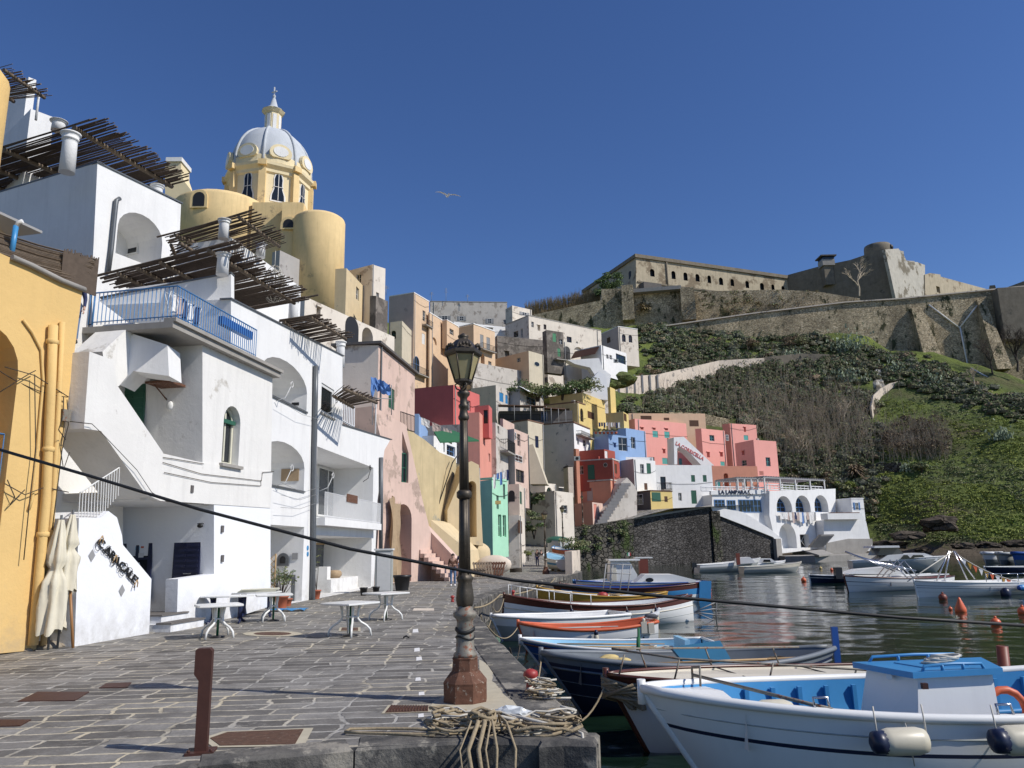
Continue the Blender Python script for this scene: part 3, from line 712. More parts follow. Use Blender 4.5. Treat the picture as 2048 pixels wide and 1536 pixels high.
# ---- yellow house
yh = empty('house',(-11,16,0),'yellow ochre plaster house at the left edge with thick painted drainpipes','house')
ra = R4(FY,(-150,850),(24,850),(-40,640),(0,1175))
wall('wall',FY,[(-400,1345),(72,1300),(165,580),(120,562),(60,532),(20,515),(-400,330)],[(arch_poly(ra[0],ra[1],ra[2],ra[3],.9),1.6)],6,'yellow',yh)
def fpipe(F,pts,r,mat,par,name='pipe',w=None,n=8):
    mb = MB();q = []
    for px,py in pts: u,z = F.uz(px,py);q.append(F.p(u,z,r*1.1 if w is None else w))
    mb.tube(q,r,n);return mb.build(name,mat,par)
fpipe(FY,[(99,652),(93,800),(84,1000),(70,1150),(58,1290)],.10,'yellow',yh)
fpipe(FY,[(120,645),(112,800),(101,1000),(90,1150),(82,1290)],.062,'yellow',yh)
fpipe(FY,[(44,640),(62,665),(80,700),(84,760),(72,900),(62,1000),(55,1020)],.03,'yellow',yh)
for k,(px,py) in enumerate([(97,690),(89,905),(78,1075)]):
    u,z = FY.uz(px,py);mb = MB();mb.lathe(FY.p(u,z,.1),[(.1,0),(.125,.02),(.125,.1),(.1,.12)],10);mb.build('pipe_collar','yellow',yh)
for pts in ([(0,735),(60,752),(128,795)],[(-10,785),(50,748),(62,742)],[(60,750),(62,900),(50,1000),(38,1120)],[(125,800),(128,850),(115,900),(104,990),(95,1060)],
            [(122,835),(112,900),(118,940),(130,905)],[(0,968),(40,990),(80,975),(128,985)],[(5,960),(20,995),(10,1010),(40,980)],[(118,795),(118,830),(108,860),(122,880)]):
    fpipe(FY,pts,.011,'rope_dark',yh,'wire',.13,5)
u,z = FY.uz(121,832);mb = MB();mb.pp(FY.p(u-.06,z-.12,.02),FY.d*.2,FY.n*.12,V((0,0,.26)));mb.build('meter_box','lampgrey',yh)
mb = MB();q0 = FY.uz(0,510);q1_ = FY.uz(165,578)
mb.tube([FY.p(*FY.uz(20,515),.06),FY.p(*FY.uz(60,532),.06),FY.p(*FY.uz(120,562),.06),FY.p(*FY.uz(166,580),.06)],.06,6);mb.build('coping','conc',yh)
railing(FY,*[FY.uz(-80,900)[0],FY.uz(16,900)[0]],FY.uz(8,965)[1],FY.uz(8,866)[1],-.15,'iron_blue',yh,.13,.012)
# ---- canopy,blue post and reed mat above the yellow house
cz = FY.uz(30,465)[1]
cn = empty('canopy',FY.p(FY.uz(20,460)[0],cz,-.3),'corrugated metal canopy on a sky blue post above the yellow house','canopy')
mb = MB();z = 9.6;a,b,c,d = G(-60,395,9.9),G(85,462,9.5),G(20,470,9.35),G(-60,476,9.35)
mb.prism([a,b,c,d],V((0,0,-.06)));mb.build('roof_sheet','frame_grey',cn)
mb = MB();p0 = Y(22,515,16.6);p1 = Y(32,452,16.6);mb.tube([p0,p1],.06,10);mb.build('post','b_midblue',cn)
mb = MB();mb.tube([p1+V((0,0,-.05)),p1+V((.04,0,.08)),p1+V((.14,0,.12))],.05,8);mb.build('gutter_elbow','frame_white',cn)
rm = empty('reed_screen',(-10.6,17.8,7.9),'brown reed mat awning and screen stretched over the yellow house terrace','awning')
mb = MB();r = random.Random(5);
TL,TR,BR,BL = G(-40,455,9.3),G(190,520,9.0),G(166,580,8.2),G(-40,520,8.2)
for i in range(90):
    t = i/89;a = TL.lerp(TR,t);b = BL.lerp(BR,t);j = V((r.uniform(-.03,.03),r.uniform(-.02,.02),r.uniform(-.03,.03)))
    a2 = TL.lerp(BL,t);b2 = TR.lerp(BR,t);mb.tube([a2+j,a2.lerp(b2,.5)+j+V((0,0,-.04)),b2+j],.012,4,smooth=False)
mb.build('roof_mat','wood_old',rm)
mb = MB()
for i in range(46):
    t = i/45;a = Y(128,500,17.3).lerp(Y(197,520,17.9),t);b = Y(122,568,17.3).lerp(Y(190,592,17.9),t)
    j = r.uniform(-.06,.08);mb.tube([a+V((0,0,j)),b],.016,4,smooth=False)
mb.build('side_mat','wood_dark',rm)
mb = MB();mb.prism([Y(-60,480,18.6),Y(178,520,18.9),Y(170,590,18.9),Y(-60,560,18.6)],V((0,.08,0)));mb.build('back_mat','wood_dark',rm)
# ---- white stair house
sh = empty('house',(-9.5,21,0),'white house with an outside stair, arched green window and sloping wall sign on the quay','house')
wall('wall',P1,[(149,1296),(158,1036),(201,1036),(217,1022),(234,1035),(244,1070),(246,1090),(303,1158),(298,1270)],[],1.5,'white_clean',sh,label=None)
wall('stair_parapet',P1,[(179,703),(228,721),(234,770),(326,905),(320,1001),(293,990),(202,862),(168,857)],[],1.25,'white_worn',sh)
P1b = P1.off(-1.3)
wall('upper_flight',P1b,[(205,703),(267,645),(335,655),(335,700),(262,742),(238,772),(215,780)],[],.9,'white_worn',sh)
FL_ = Fac(P1b.p(P1b.uz(262,700)[0],0,.2),P1b.p(P1b.uz(262,700)[0],0,.2)+V((1,.05,0)))
wall('landing',FL_,[(267,668),(335,690),(338,752),(267,742),(240,770),(236,690)],[],.9,'white',sh)
ra = R4(P3,(444,900),(478,900),(462,811),(460,929))
hp = arch_poly(*ra);
wall('upper_wall',P3,[(405,690),(545,752),(541,1012),(405,1006)],[(hp,.28)],4,'white_worn',sh)
w_ = window(P3.off(-.28),(ra[0]+.02,ra[1]-.02,ra[2]+.02,ra[3]-.02),0,'frame_cream',parent=sh,arch=True,bars=1,hbars=0,t=.1,name='window')
zz = P3.uz(462,842)[1];mb = MB();P3.box(mb,ra[0]+.04,ra[1]-.04,zz-.06,zz+.06,-.28,-.14);mb.build('transom','frame_green',w_)
mb = MB();P3.box(mb,ra[0]-.12,ra[1]+.12,ra[2]-.1,ra[2]-.01,-.02,.12);mb.build('sill','conc',w_)
wall('ledge',P3.off(.02),[(322,906),(404,925),(545,944),(541,1016),(295,1000)],[],.2,'white_worn',sh)
mb = MB();zc = P3.uz(420,1012)[1];P3.box(mb,P3.uz(300,980)[0],P3.uz(428,980)[0]+.5,zc+.02,zc+.24,-3.2,-.2);mb.build('terrace_slab','white',sh)
zs = P3.uz(440,700)[1]
mb = MB();us = P3.uz(335,650)[0];ue = P3.uz(548,750)[0]
zr = P3.uz(405,690)[1]
mb.pp(P3.p(us-.1,zr,.22),P3.d*(ue-us+.15),P3.n*-4.4,V((0,0,.17)));mb.pp(P3.p(us-.1,zr+.17,.3),P3.d*(ue-us+.2),P3.n*-.35,V((0,0,.1)));mb.build('cornice','conc',sh)
q_ = P3.p(P3.uz(428,1120)[0],0);FPo = Fac(q_-P3.n*7,q_)
wall('lower_wall',P3,[(428,1008),(541,1014),(541,1212),(428,1249)],[],4,'white_clean',sh)
mb = MB();FPo.box(mb,0,7-3.98,-.3,8.6,-.4,0);mb.build('porch_wall','white',sh)
def wr(F,x0,y0,x1,y1): return F.rect(x0,y0,x1,y1)
d1 = window(FPo,wr(FPo,246,1031,305,1205),0,'frame_navy','glass',sh,bars=1,hbars=1,t=.12,name='door')
for x,y,w_,h_,m_ in ((279,1072,9,12,'cloth_white'),(284,1086,6,10,'b_orange'),(273,1086,9,14,'b_ltblue'),(276,1106,13,9,'cloth_white'),(274,1125,7,12,'cloth_white')):
    mq = MB();r_ = wr(FPo,x,y,x+w_,y+h_);FPo.box(mq,*r_,.04,.05);mq.build('notice',m_,d1)
d2 = window(FPo,wr(FPo,346,1085,399,1222),0,'frame_navy',parent=sh,closed=True,name='door')
mb = MB();u,z = FPo.uz(378,1147);FPo.box(mb,u-.12,u+.12,z-.015,z+.015,.07,.11);mb.build('handle','steel',d2)
u,z = FPo.uz(414,1052);mb = MB();mb.tube([FPo.p(u,z,0),FPo.p(u-.05,z+.08,.15),FPo.p(u-.2,z+.06,.2)],.012,5);mb.ell(FPo.p(u-.1,z,.2),(.09,.06,.06));mb.build('wall_lamp','iron',sh)
wall('low_wall',P3,[(356,1158),(428,1148),(428,1252),(353,1264)],[],.35,'white_clean',sh)
mb = MB();g = G(330,1257);P3s = P3
u0,u1 = P3.uz(300,1262)[0],P3.uz(352,1252)[0]
mb.pp(P3.p(u0,-.02,.55),P3.d*(u1-u0+.4),P3.n*-1.2,V((0,0,.2)));mb.pp(P3.p(u0+.2,.18,.15),P3.d*(u1-u0+.1),P3.n*-1.4,V((0,0,.18)));mb.build('steps','white_clean',sh)
mb = MB();mb.pp(P3.p(u0-.02,.18,.58),P3.d*(u1-u0+.44),P3.n*-.42,V((0,0,.04)));mb.pp(P3.p(u0+.18,.36,.18),P3.d*(u1-u0+.1),P3.n*-1.4,V((0,0,.035)));mb.build('step_treads','conc_dark',sh)
P1c = P1.off(-2.6)
ra2 = wr(P1c,158,906,176,930)
wall('rear_wall',P1c,[(100,1300),(100,560),(166,580),(210,610),(262,650),(420,700),(420,1008),(246,1012),(246,1290)],[([(ra2[0],ra2[2]),(ra2[1],ra2[2]),(ra2[1],ra2[3]),(ra2[0],ra2[3])],.3)],.5,'white_worn',sh)
window(P1c.off(-.25),ra2,0,'frame_cream',parent=sh,bars=1,hbars=0)
q_ = P3.p(P3.uz(405,800)[0],0);FU = Fac(q_-P3.n*4,q_)
window(FU,wr(FU,244,770,290,880),.01,'frame_green',parent=sh,closed=True,name='door')
ac = MB();r_ = wr(FU,331,738,368,772);FU.box(ac,r_[0],r_[1],r_[2],r_[3],.35,.7);ao = ac.build('air_conditioner','b_greylt',sh)
ac = MB();FU.box(ac,r_[0]-.08,r_[1]+.1,r_[2]-.07,r_[2]-.005,.0,.8);ac.tube([FU.p(r_[0]+.1,r_[2]-.05,.7),FU.p(r_[0]+.1,r_[2]-.4,0)],.02,5);ac.build('bracket','rust',ao)
ac = MB();ac.lathe(FU.p((r_[0]+r_[1])/2,(r_[2]+r_[3])/2,.71),[(.01,-.0),(.15,.0)],14);ac.build('fan_grille','plastic_black',ao)
u,z = FU.uz(342,812);mb = MB();mb.ell(FU.p(u,z,.06),(.1,.06,.14));mb.build('wall_lamp','frame_white',sh)
P1d = P1.off(-1.0)
mb = MB()
foot = [(157,1034),(197,1034),(233,990)];head = [(159,984),(172,962),(233,915)]
F_ = P1.off(-.12)
def lerp2(a,b,t): return (a[0]+(b[0]-a[0])*t,a[1]+(b[1]-a[1])*t)
prev = None
for i in range(15):
    t = i/14;f_ = lerp2((157,1034),(200,1034),t*2) if t < .5 else lerp2((200,1034),(236,992),t*2-1)
    h_ = lerp2((158,985),(178,958),t*2) if t < .5 else lerp2((178,958),(238,935),t*2-1)
    a = F_.p(*F_.uz(*f_));b = F_.p(*F_.uz(f_[0]+3,h_[1]));mb.tube([a,b],.012,4,caps=False)
    if prev: mb.tube([prev,b],.02,4,caps=False)
    prev = b
mb.build('railing','frame_white',sh)
for pts in ([(322,915),(345,918),(404,928)],[(404,1008),(330,1003),(300,985),(270,940),(205,872),(180,848),(136,843)],[(322,925),(400,948),(520,962),(522,945),(545,943)],[(325,945),(420,965),(519,972),(519,960)]):
    fpipe(P3 if pts[0][0] > 320 and pts[0][0] < 400 else P1.off(.03),pts,.01,'rope_dark',sh,'wire',.05,4)
for px,py in ((443,1058),(382,978),(443,1117)):
    u,z = P3.uz(px,py);mb = MB();P3.box(mb,u-.06,u+.06,z-.1,z+.1,.02,.05);mb.build('plate','conc_dark',sh)
za = zr+.28
rb = [P3.p(P3.uz(208,600)[0],za,-2.3),P3.p(us+.1,za,-2.3),P3.p(us+.05,za,.18),P3.p(P3.uz(499,720)[0],za,.2)]
zt = .92
rail3([V(p) for p in (rb[1],rb[2],rb[3])],zt,'iron_blue',sh,.12,.013)
F5 = Fac(rb[1]+V((-2.4,.5,0)),rb[1]);mb = MB()
rail3([V((rb[1].x-2.6,rb[1].y+.6,za-.15)),V((rb[1].x,rb[1].y,za-.05))],.95,'iron',sh,.12,.012)
gt = MB();g0 = V((rb[1].x-.6,rb[1].y-.05,za));
for i in range(7): gt.tube([g0+V((i*.1,0,0)),g0+V((i*.1,0,1.0+.25*math.sin(math.pi*i/6)))],.014,5)
gt.tube([g0+V((i*.1,0,1.0+.25*math.sin(math.pi*i/6))) for i in range(7)],.02,5);gt.build('gate','iron_blue',sh)
pb = MB();u0,u1 = P3.uz(432,690)[0],P3.uz(494,700)[0];P3.box(pb,u0,u1,za+.55,za+.8,.0,.18)
pb.build('planter','b_blue',None,label='blue trough hung on the balcony railing of the white stair house',cat='planter')
lr = random.Random(3);ld = empty('laundry',P3.p(P3.uz(380,650)[0],za+.1,-.35),'pale and navy washing drying behind the blue balcony railing','laundry')
for i,m_ in enumerate(['cloth_white','mauve','cloth_navy','cloth_white','cloth_navy']):
    u = P3.uz(362+i*11,640)[0];mb = MB();h_ = lr.uniform(.5,.75)
    vs = [];
    for a in range(5):
        for b in range(4): vs.append(P3.p(u+a*.09,za+.95-b*h_/3,-.35+.04*math.sin(a*2+b)))
    mb.add(vs,[(a*4+b,a*4+b+1,a*4+b+5,a*4+b+4) for a in range(4) for b in range(3)]);mb.build('garment',m_,ld)
mb = MB();
for i in range(2): mb.tube([P3.p(P3.uz(358,640)[0],za+.96,-.3-.2*i),P3.p(P3.uz(420,650)[0],za+.96,-.3-.2*i)],.01,4)
for uu in (P3.uz(358,640)[0],P3.uz(420,650)[0]): mb.tube([P3.p(uu,za,-.2),P3.p(uu,za+.96,-.5)],.012,4);mb.tube([P3.p(uu,za,-.6),P3.p(uu,za+.96,-.3)],.012,4)
mb.build('rack','plastic_white',ld)
tw = empty('towel',(rb[1].x-1.3,rb[1].y+.2,za+.3),'maroon striped towel hung over the dark railing left of the blue gate','towel')
mb = MB();vs = [(rb[1].x-1.5+.08*a,rb[1].y+.22-.03*math.sin(a*1.7),za+.95-.2*b) for a in range(6) for b in range(4)]
mb.add(vs,[(a*4+b,a*4+b+1,a*4+b+5,a*4+b+4) for a in range(5) for b in range(3)]);mb.build('cloth','cloth_red',tw)
def text_on(F,s,p0,p1,hpx,mat,parent=None,name='sign',w=.06,depth=.02,lift=0,**kw):
    """letters spread from pixel p0 to p1 along plane F, hpx = letter height in pixels"""
    a = F.uz(*p0);b = F.uz(*p1);L_ = math.hypot(b[0]-a[0],b[1]-a[1]);th = math.atan2(b[1]-a[1],b[0]-a[0])
    mid = ((p0[0]+p1[0])/2,(p0[1]+p1[1])/2);hh = abs(F.uz(mid[0],mid[1]-hpx)[1]-F.uz(*mid)[1])
    cu = bpy.data.curves.new('letters','FONT');cu.body = s;cu.size = hh*1.35;cu.extrude = depth/2;cu.align_x = 'LEFT';cu.resolution_u = 2;cu.offset = hh*.02
    tmp = bpy.data.objects.new('tmp',cu);COL.objects.link(tmp);bpy.context.view_layer.update()
    me = bpy.data.meshes.new_from_object(tmp);bpy.data.objects.remove(tmp)
    xs = [v.co.x for v in me.vertices];W_ = max(xs)-min(xs);k = L_/W_;x0 = min(xs)
    for v in me.vertices:
        x = (v.co.x-x0)*k;y = v.co.y;u = a[0]+x*math.cos(th)-y*math.sin(th);z = a[1]+x*math.sin(th)+y*math.cos(th)
        v.co = F.p(u,z,w+v.co.z)
    mb = MB();mb.add([v.co for v in me.vertices],[tuple(p.vertices) for p in me.polygons])
    return mb.build(name,mat,parent,**kw)
sg = empty('wall_sign',P1.p(*P1.uz(225,1110)),'wrought iron letters and scrolls running down the sloping white stair wall','sign')
text_on(P1,"C.ARACALE'",(192,1088),(268,1170),17,'iron',sg,'letters',.035)
mb = MB();r = random.Random(9)
for i in range(14):
    t = (i+.5)/14;px,py = 190+76*t+r.uniform(-4,8),1082+80*t+r.uniform(-6,12);u,z = P1.uz(px,py);R_ = r.uniform(.08,.17);s0 = r.uniform(0,6.3)
    mb.tube([P1.p(u+R_*(1-k/16)*math.cos(s0+k*.55),z+R_*(1-k/16)*math.sin(s0+k*.55),.04) for k in range(13)],.007,4)
mb.build('scrolls','iron',sg)
mb = MB()
for px,py in ((224,1118),(266,1168),(196,1080)): u,z = P1.uz(px,py);mb.tube([P1.p(u+.07*math.cos(k),z+.09*math.sin(k*1.5),.08) for k in range(8)],.016,4)
mb.build('gilded_scroll','frame_wood',sg)
for px,py in ((183,1111),(243,1181)):
    mb = MB();u,z = P1.uz(px,py);mb.add([P1.p(u-.11,z,.012),P1.p(u,z-.14,.012),P1.p(u+.11,z,.012),P1.p(u,z+.14,.012)],[(0,1,2,3)]);mb.build('tile','frame_grey',sg)
# ------------------------------------------------------------------ long white house
lh = empty('house',(-9,33,0),'long white house with two arched loggias, grey downpipe and a railed balcony over the shop','house')
H1 = R4(P2,(520,790),(614,790),(572,722),(612,826));H2 = R4(P2,(518,940),(609,940),(570,885),(606,984))
H3 = R4(P2,(535,1120),(606,1120),(580,1052),(600,1120));H3 = (H3[0],H3[1],.02,H3[3])
H4 = R4(P2,(632,970),(746,980),(680,910),(690,1042));H5 = R4(P2,(630,1110),(743,1110),(690,1073),(690,1074));H5 = (H5[0],H5[1],.02,H5[3])
rc = lambda h: [(h[0],h[2]),(h[1],h[2]),(h[1],h[3]),(h[0],h[3])]
W1 = P2.rect(642,772,668,831)
zr2 = P2.uz(600,667)[1]
wall('wall',P2,[(462,598),(685,712),(685,849),(781,879),(769,900),(755,1000),(748,1172),(620,1210),(600,1214),(462,1255)],
     [(arch_poly(*H1,rise=(H1[3]-H1[2])*.5),2.2),(arch_poly(*H2,rise=(H2[3]-H2[2])*.45),2.0),(rc(H3),1.7),(rc(H4),2.2),(rc(H5),2.6),(rc(W1),.12)],7,'white',lh)
window(P2.off(-.1),W1,0,'frame_white',parent=lh,bars=0,hbars=0,t=.14,sill='conc')
def backwin(F,off,x0,y0,x1,y1,*a,**k): Fo = F.off(off);return window(Fo,Fo.rect(x0,y0,x1,y1),.005,*a,**k)
FJ = lambda F,H,dp: Fac(F.p(H[1],0,-dp),F.p(H[1],0,0))
j_ = FJ(P2,H1,2.2);window(j_,j_.rect(533,766,546,806),.005,'frame_white',parent=lh)
j_ = FJ(P2,H1,2.2);mb = MB();u,z = j_.uz(591,808);j_.box(mb,u-.15,u+.15,z-.06,z+.06,0,.03);mb.build('plate','dark',lh)
backwin(P2,-2.2,634,940,690,1035,'frame_white','glass_grey',lh,bars=2,hbars=0,name='glass_door',t=.08)
backwin(P2,-2.6,627,1086,648,1186,'frame_wood','glass_grey',lh,bars=0,hbars=0,name='door',t=.09)
backwin(P2,-2.6,651,1080,675,1138,'frame_wood','glass_grey',lh,bars=0,hbars=0,t=.08)
def strip(F,a,b,w0,w1,h,mat,par,name):
    mb = MB();ua,za_ = F.uz(*a);ub,zb = F.uz(*b);mb.pp(F.p(ua,za_,w0),F.p(ub,zb,w0)-F.p(ua,za_,w0),F.n*(w1-w0),V((0,0,h)));return mb.build(name,mat,par)
strip(P2,(460,598),(687,713),-.35,.05,.05,'pipe_grey',lh,'coping');strip(P2,(684,850),(783,880),-.3,.05,.05,'pipe_grey',lh,'coping')
mb = MB();P2.box(mb,H1[0]-.05,H1[1]+.03,H1[2]-.02,H1[2]+.05,-.3,.06);mb.build('coping','pipe_grey',lh)
mb = MB();P2.box(mb,H2[0]-.05,H2[1]+.03,H2[2]-.02,H2[2]+.04,-.3,.06);mb.build('coping','pipe_grey',lh)
fpipe(P2,[(626,732),(625,800),(622,950),(621,1100),(619,1200),(622,1206)],.11,'pipe_grey',lh,'downpipe')
fpipe(P2,[(758,915),(758,1000),(757,1112)],.11,'pipe_grey',lh,'downpipe')
mb = MB();P2.box(mb,H4[0]-.05,H4[1]+.15,H4[2]-.32,H4[2]-.0,-.4,.45);mb.build('balcony','white',lh)
railing(P2,H4[0],H4[1]+.1,H4[2],H4[2]+1.05,.4,'iron_white',lh,.11,.012)
for px,py,s_ in ((556,768,1),(650,800,1),(556,935,1),(642,950,1),(722,935,-1)):
    u,z = P2.uz(px,py);k_ = .35
    pts = [P2.p(u-s_*.25,z-.7,.05),P2.p(u-s_*.1,z-.55,.35),P2.p(u,z-.1,.5)]+[P2.p(u+.16*math.cos(t*.8+3.1)*(1-t/14)*s_+.1*s_,z+.16*math.sin(t*.8+3.1)*(1-t/14),.5) for t in range(10)]
    mb = MB();mb.tube(pts,.017,5);mb.build('line_bracket','frame_white' if s_ > 0 else 'iron',lh)
for pts in ([(545,803),(590,830),(627,840)],[(545,965),(590,985),(626,975)],[(545,990),(585,1000),(622,988)],[(545,1015),(585,1018),(622,1005)],[(620,880),(617,960),(614,1060)]):
    fpipe(P2,pts,.008,'frame_grey',lh,'wire',.3,4)
Fb = FJ(P2,H3,1.7)
sr = Fb.rect(556,1106,579,1132);mb = MB();mb.prism([Fb.p(u,z,.005) for u,z in arch_poly(*sr)],Fb.n*.1);so_ = mb.build('shrine','pipe_grey',lh)
mb = MB();mb.prism([Fb.p(u,z,.106) for u,z in arch_poly(sr[0]+.12,sr[1]-.12,sr[2]+.1,sr[3]-.12)],Fb.n*.01);mb.build('niche','dark',so_)
sr = Fb.rect(585,1106,596,1119);mb = MB();Fb.box(mb,*sr,.01,.04);mb.build('plaque','frame_grey',lh)
sr = Fb.rect(553,1150,590,1205);mb = MB();Fb.box(mb,sr[0],sr[1],0.02,sr[3],.005,.06);fo_ = mb.build('door_frame','pipe_grey',lh)
mb = MB();Fb.box(mb,sr[0]+.1,sr[1]-.15,0.03,sr[3]-.15,.061,.08);mb.build('panel','white',fo_)
for px,py in ((615,1096),(615,1108)):
    u,z = P2.uz(px,py);mb = MB();mb.tube([P2.p(u,z,.0),P2.p(u,z,.02)],.1,10);mb.build('plate','b_midblue',lh)
mb = MB();r_ = P2.rect(675,990,697,1006);P2.box(mb,*r_,.42,.45);mb.build('notice_board','rust',None,label='rust brown blank board fixed on the white balcony railing',cat='board')
backp = FJ(P2,H2,2.0);r_ = backp.rect(563,938,598,962);mb = MB();backp.box(mb,*r_,.005,.04);mb.build('wall_picture','cloth_tan',lh)
# ------------------------------------------------------------------ upper white house with big loggia (behind,higher)
q1 = G(195,325,16.85);q2 = G(362,408,16.85);P4 = Fac((q1.x,q1.y),(q2.x,q2.y))
uh = empty('house',(q1.x,q1.y,5),'upper white cube house with one flat arched loggia and grey roof edging','house')
H = R4(P4,(234,470),(326,470),(275,425),(300,520));H = (H[0],H[1],P4.uz(240,497)[1]-.25,H[3])
wall('wall',P4,[(195,325),(362,408),(352,640),(180,640)],[(arch_poly(*H,rise=(H[3]-H[2])*.42),2)],8,'white',uh)
j_ = FJ(P4,H,2);window(j_,j_.rect(232,478,278,512),.005,'frame_white',parent=uh,hbars=0)
strip(P4,(193,325),(364,408),-.3,.05,.06,'pipe_grey',uh,'coping')
mb = MB();mb.pp(P4.p(-.02,16.85,.05),P4.n*-8,P4.d*.3,V((0,0,.06)));mb.build('coping','pipe_grey',uh)
fpipe(P4,[(236,398),(229,402),(226,430),(219,500),(213,545)],.09,'pipe_grey',uh,'downpipe')
ZM = {'A': (740,560,.27344),'B': (740,820,.24745),'C': (1100,760,.32227),'D': (1040,460,.32227)}
def H_(zm,name,label,Lx,Cx,Rx,T,B,yd,ang,mat,wins=(),rT=None,**kw):
    if zm: ox,oy,k = ZM[zm]
    else: ox,oy,k = 0,0,1
    X = lambda v: None if v is None else ox+k*v
    Yy = lambda v: oy+k*v
    if rT is not None:
        c = ray(X(Cx),Yy(T));e = ray(X(Rx),Yy(rT));sc_ = c.z/c.y;se = e.z/e.y;y2 = yd*sc_/se;x1 = c.x/c.y*yd;x2 = e.x/e.y*y2
        ang = math.degrees(math.atan2(y2-yd,x2-x1))
    ws = [(w[0],X(w[1]),Yy(w[2]),X(w[3]),Yy(w[4]))+tuple(w[5:]) for w in wins]
    return house(name,label,X(Lx),X(Cx),X(Rx),Yy(T),Yy(B),yd,ang,mat,ws,**kw)
H_('','house','white stepped terrace house behind the second stick pergola',355,462,606,476,640,29,0,'white',[('R',500,620,520,640,'g')],rT=578)
FE = Fac((-22,24.25),(-9.62,24.3));wall('end_wall',FE,[(200,600),(255,577),(462,548),(462,700),(200,760)],[],.3,'white',lh)
strip(FE,(200,597),(463,547),-.3,.04,.05,'pipe_grey',lh,'coping')
# ------------------------------------------------------------------ pergolas
def pergola(label,z,q,n,cols,seed=1,over=.5,th=.035,beams=3,group='stick pergolas on the white terraces',beam_r=.07):
    """q: four pixel corners (inner near, outer near, outer far, inner far) on the level z; slats run inner->outer"""
    P = [G(px,py,z) for px,py in q];r = random.Random(seed);ctr = (P[0]+P[1]+P[2]+P[3])/4
    t = empty('pergola',ctr,label,'pergola',group)
    mb = MB()
    for i in range(n):
        s_ = i/(n-1)+r.uniform(-.2,.2)/n;a = P[0].lerp(P[3],s_);b = P[1].lerp(P[2],s_);d = (b-a).normalized()
        j = r.uniform(-.02,.03);k = r.uniform(.55,1.25)*th;a2 = a-d*r.uniform(0,over);b2 = b+d*r.uniform(-over*.3,over);mid = a2.lerp(b2,.5)+V((0,r.uniform(-.04,.04),r.uniform(-.03,.02)))
        sk = V((0,r.uniform(-.07,.07),0))
        mb.tube([a2+V((0,0,j))-sk,mid+V((0,0,j)),b2+V((0,0,j+r.uniform(-.03,.02)))+sk],[k,k,k*.8],4,smooth=False)
    mb.build('slats','wood_dark' if seed % 2 else 'wood_old',t)
    for i in range(beams):
        s_ = [.12,.9,.5,.3,.7][i];mb = MB();a = P[0].lerp(P[1],s_)-V((0,0,.11));b = P[3].lerp(P[2],s_)-V((0,0,.11));mb.tube([a,b],beam_r,6);mb.build('beam','wood_old',t)
    for c in cols:
        px,pt,pb,yd,cr = c;top = Y(px,pt,yd);bot = Y(px,pb,yd);bot.x = top.x;hgt = top.z-bot.z
        mb = MB();mb.lathe(bot,[(cr,0),(cr*.92,hgt*.75),(cr*.92,hgt*.82),(cr*1.08,hgt*.83),(cr*1.08,hgt*.87),(cr*.98,hgt*.88),(cr*1.15,hgt*.96),(cr*1.3,hgt*.97),(cr*1.3,hgt)],16);mb.build('column','white',t)
    return t
pergola('large weathered stick pergola over the topmost white terrace at the left',18.5,[(-150,345),(185,238),(372,362),(120,430)],84,[(142,268,345,26.5,.28),(118,243,262,30,.28),(315,372,400,31,.24)],1,.6,.048,4,beam_r=.1)
pergola('small stick pergola on a thin post high at the left above the largest one',19.5,[(-60,150),(15,132),(98,190),(20,200)],22,[(78,188,240,29,.05)],2,.3,.035,2)
pergola('wide stick pergola with a hanging white basket over the long white house',11.75,[(210,548),(442,487),(612,597),(400,640)],74,[(447,508,550,24.0,.2),(588,592,662,31.0,.21),(604,642,672,31.5,.2)],3,.7,.042,4)
pergola('stick pergola on two short columns right below the big church dome',14.6,[(330,470),(495,424),(570,485),(470,520)],26,[(449,440,478,27.5,.2),(522,487,515,31,.2)],5,.5,.04,2)
pergola('low stick pergola over the right end of the long white house',10.9,[(560,640),(628,628),(702,672),(610,690)],24,[(682,684,735,36,.21)],7,.3,.04,2)
pergola('short sloping stick awning above the railed terrace beside the pink house',8.6,[(665,790),(690,770),(760,800),(700,812)],22,[(752,803,876,45,.04)],9,.2,.035,2)
pergola('narrow stick pergola half hidden behind the upper white cube house',13.2,[(340,485),(362,480),(400,500),(350,520)],8,[],11,.2,.035,2)
nb = empty('hanging_basket',Y(545,560,29),'tangled white wicker ball hanging from the wide stick pergola','basket');mb = MB();c = Y(548,568,29)
for i in range(26):
    a = r.uniform(0,6.3);t0 = r.uniform(0,6.3);el = r.uniform(-.6,.6)
    mb.tube([c+V((.42*math.cos(t0+k*.35)*math.cos(a),.42*math.cos(t0+k*.35)*math.sin(a),.6*math.sin(t0+k*.35)+el*.3)) for k in range(12)],.014,3,caps=False)
mb.tube([c+V((0,0,.5)),c+V((0,0,1.4))],.012,4);mb.build('wicker','rope_white',nb)
# ------------------------------------------------------------------ higher houses at the far left
H_('','house','white terrace house at the top left below the small pergola',-300,62,110,215,420,31,50,'white',[])
H_('','house','white house with sloping stair wall, highest at the left',-300,58,74,150,330,36,55,'white',[])
nh = empty('house',(-13.6,19,0),'narrow yellow house corner rising at the very left edge','house');qa = Y(17,110,19.0);qa.x -= .42
mb = MB();hh = qa.z-9;mb.lathe((qa.x-1.2,19.4,9),[(1.22,0),(1.22,hh-.3),(1.0,hh)],20);mb.pp((qa.x-4.5,18.2,9),(3.3,0,0),(0,2.4,0),(0,0,hh));mb.build('wall','yellow',nh)
FT = P2
mb = MB();railing(P2,P2.uz(682,830)[0],P2.uz(712,850)[0],P2.uz(700,850)[1],P2.uz(690,800)[1],-.1,'iron_white',lh,.25,.03)
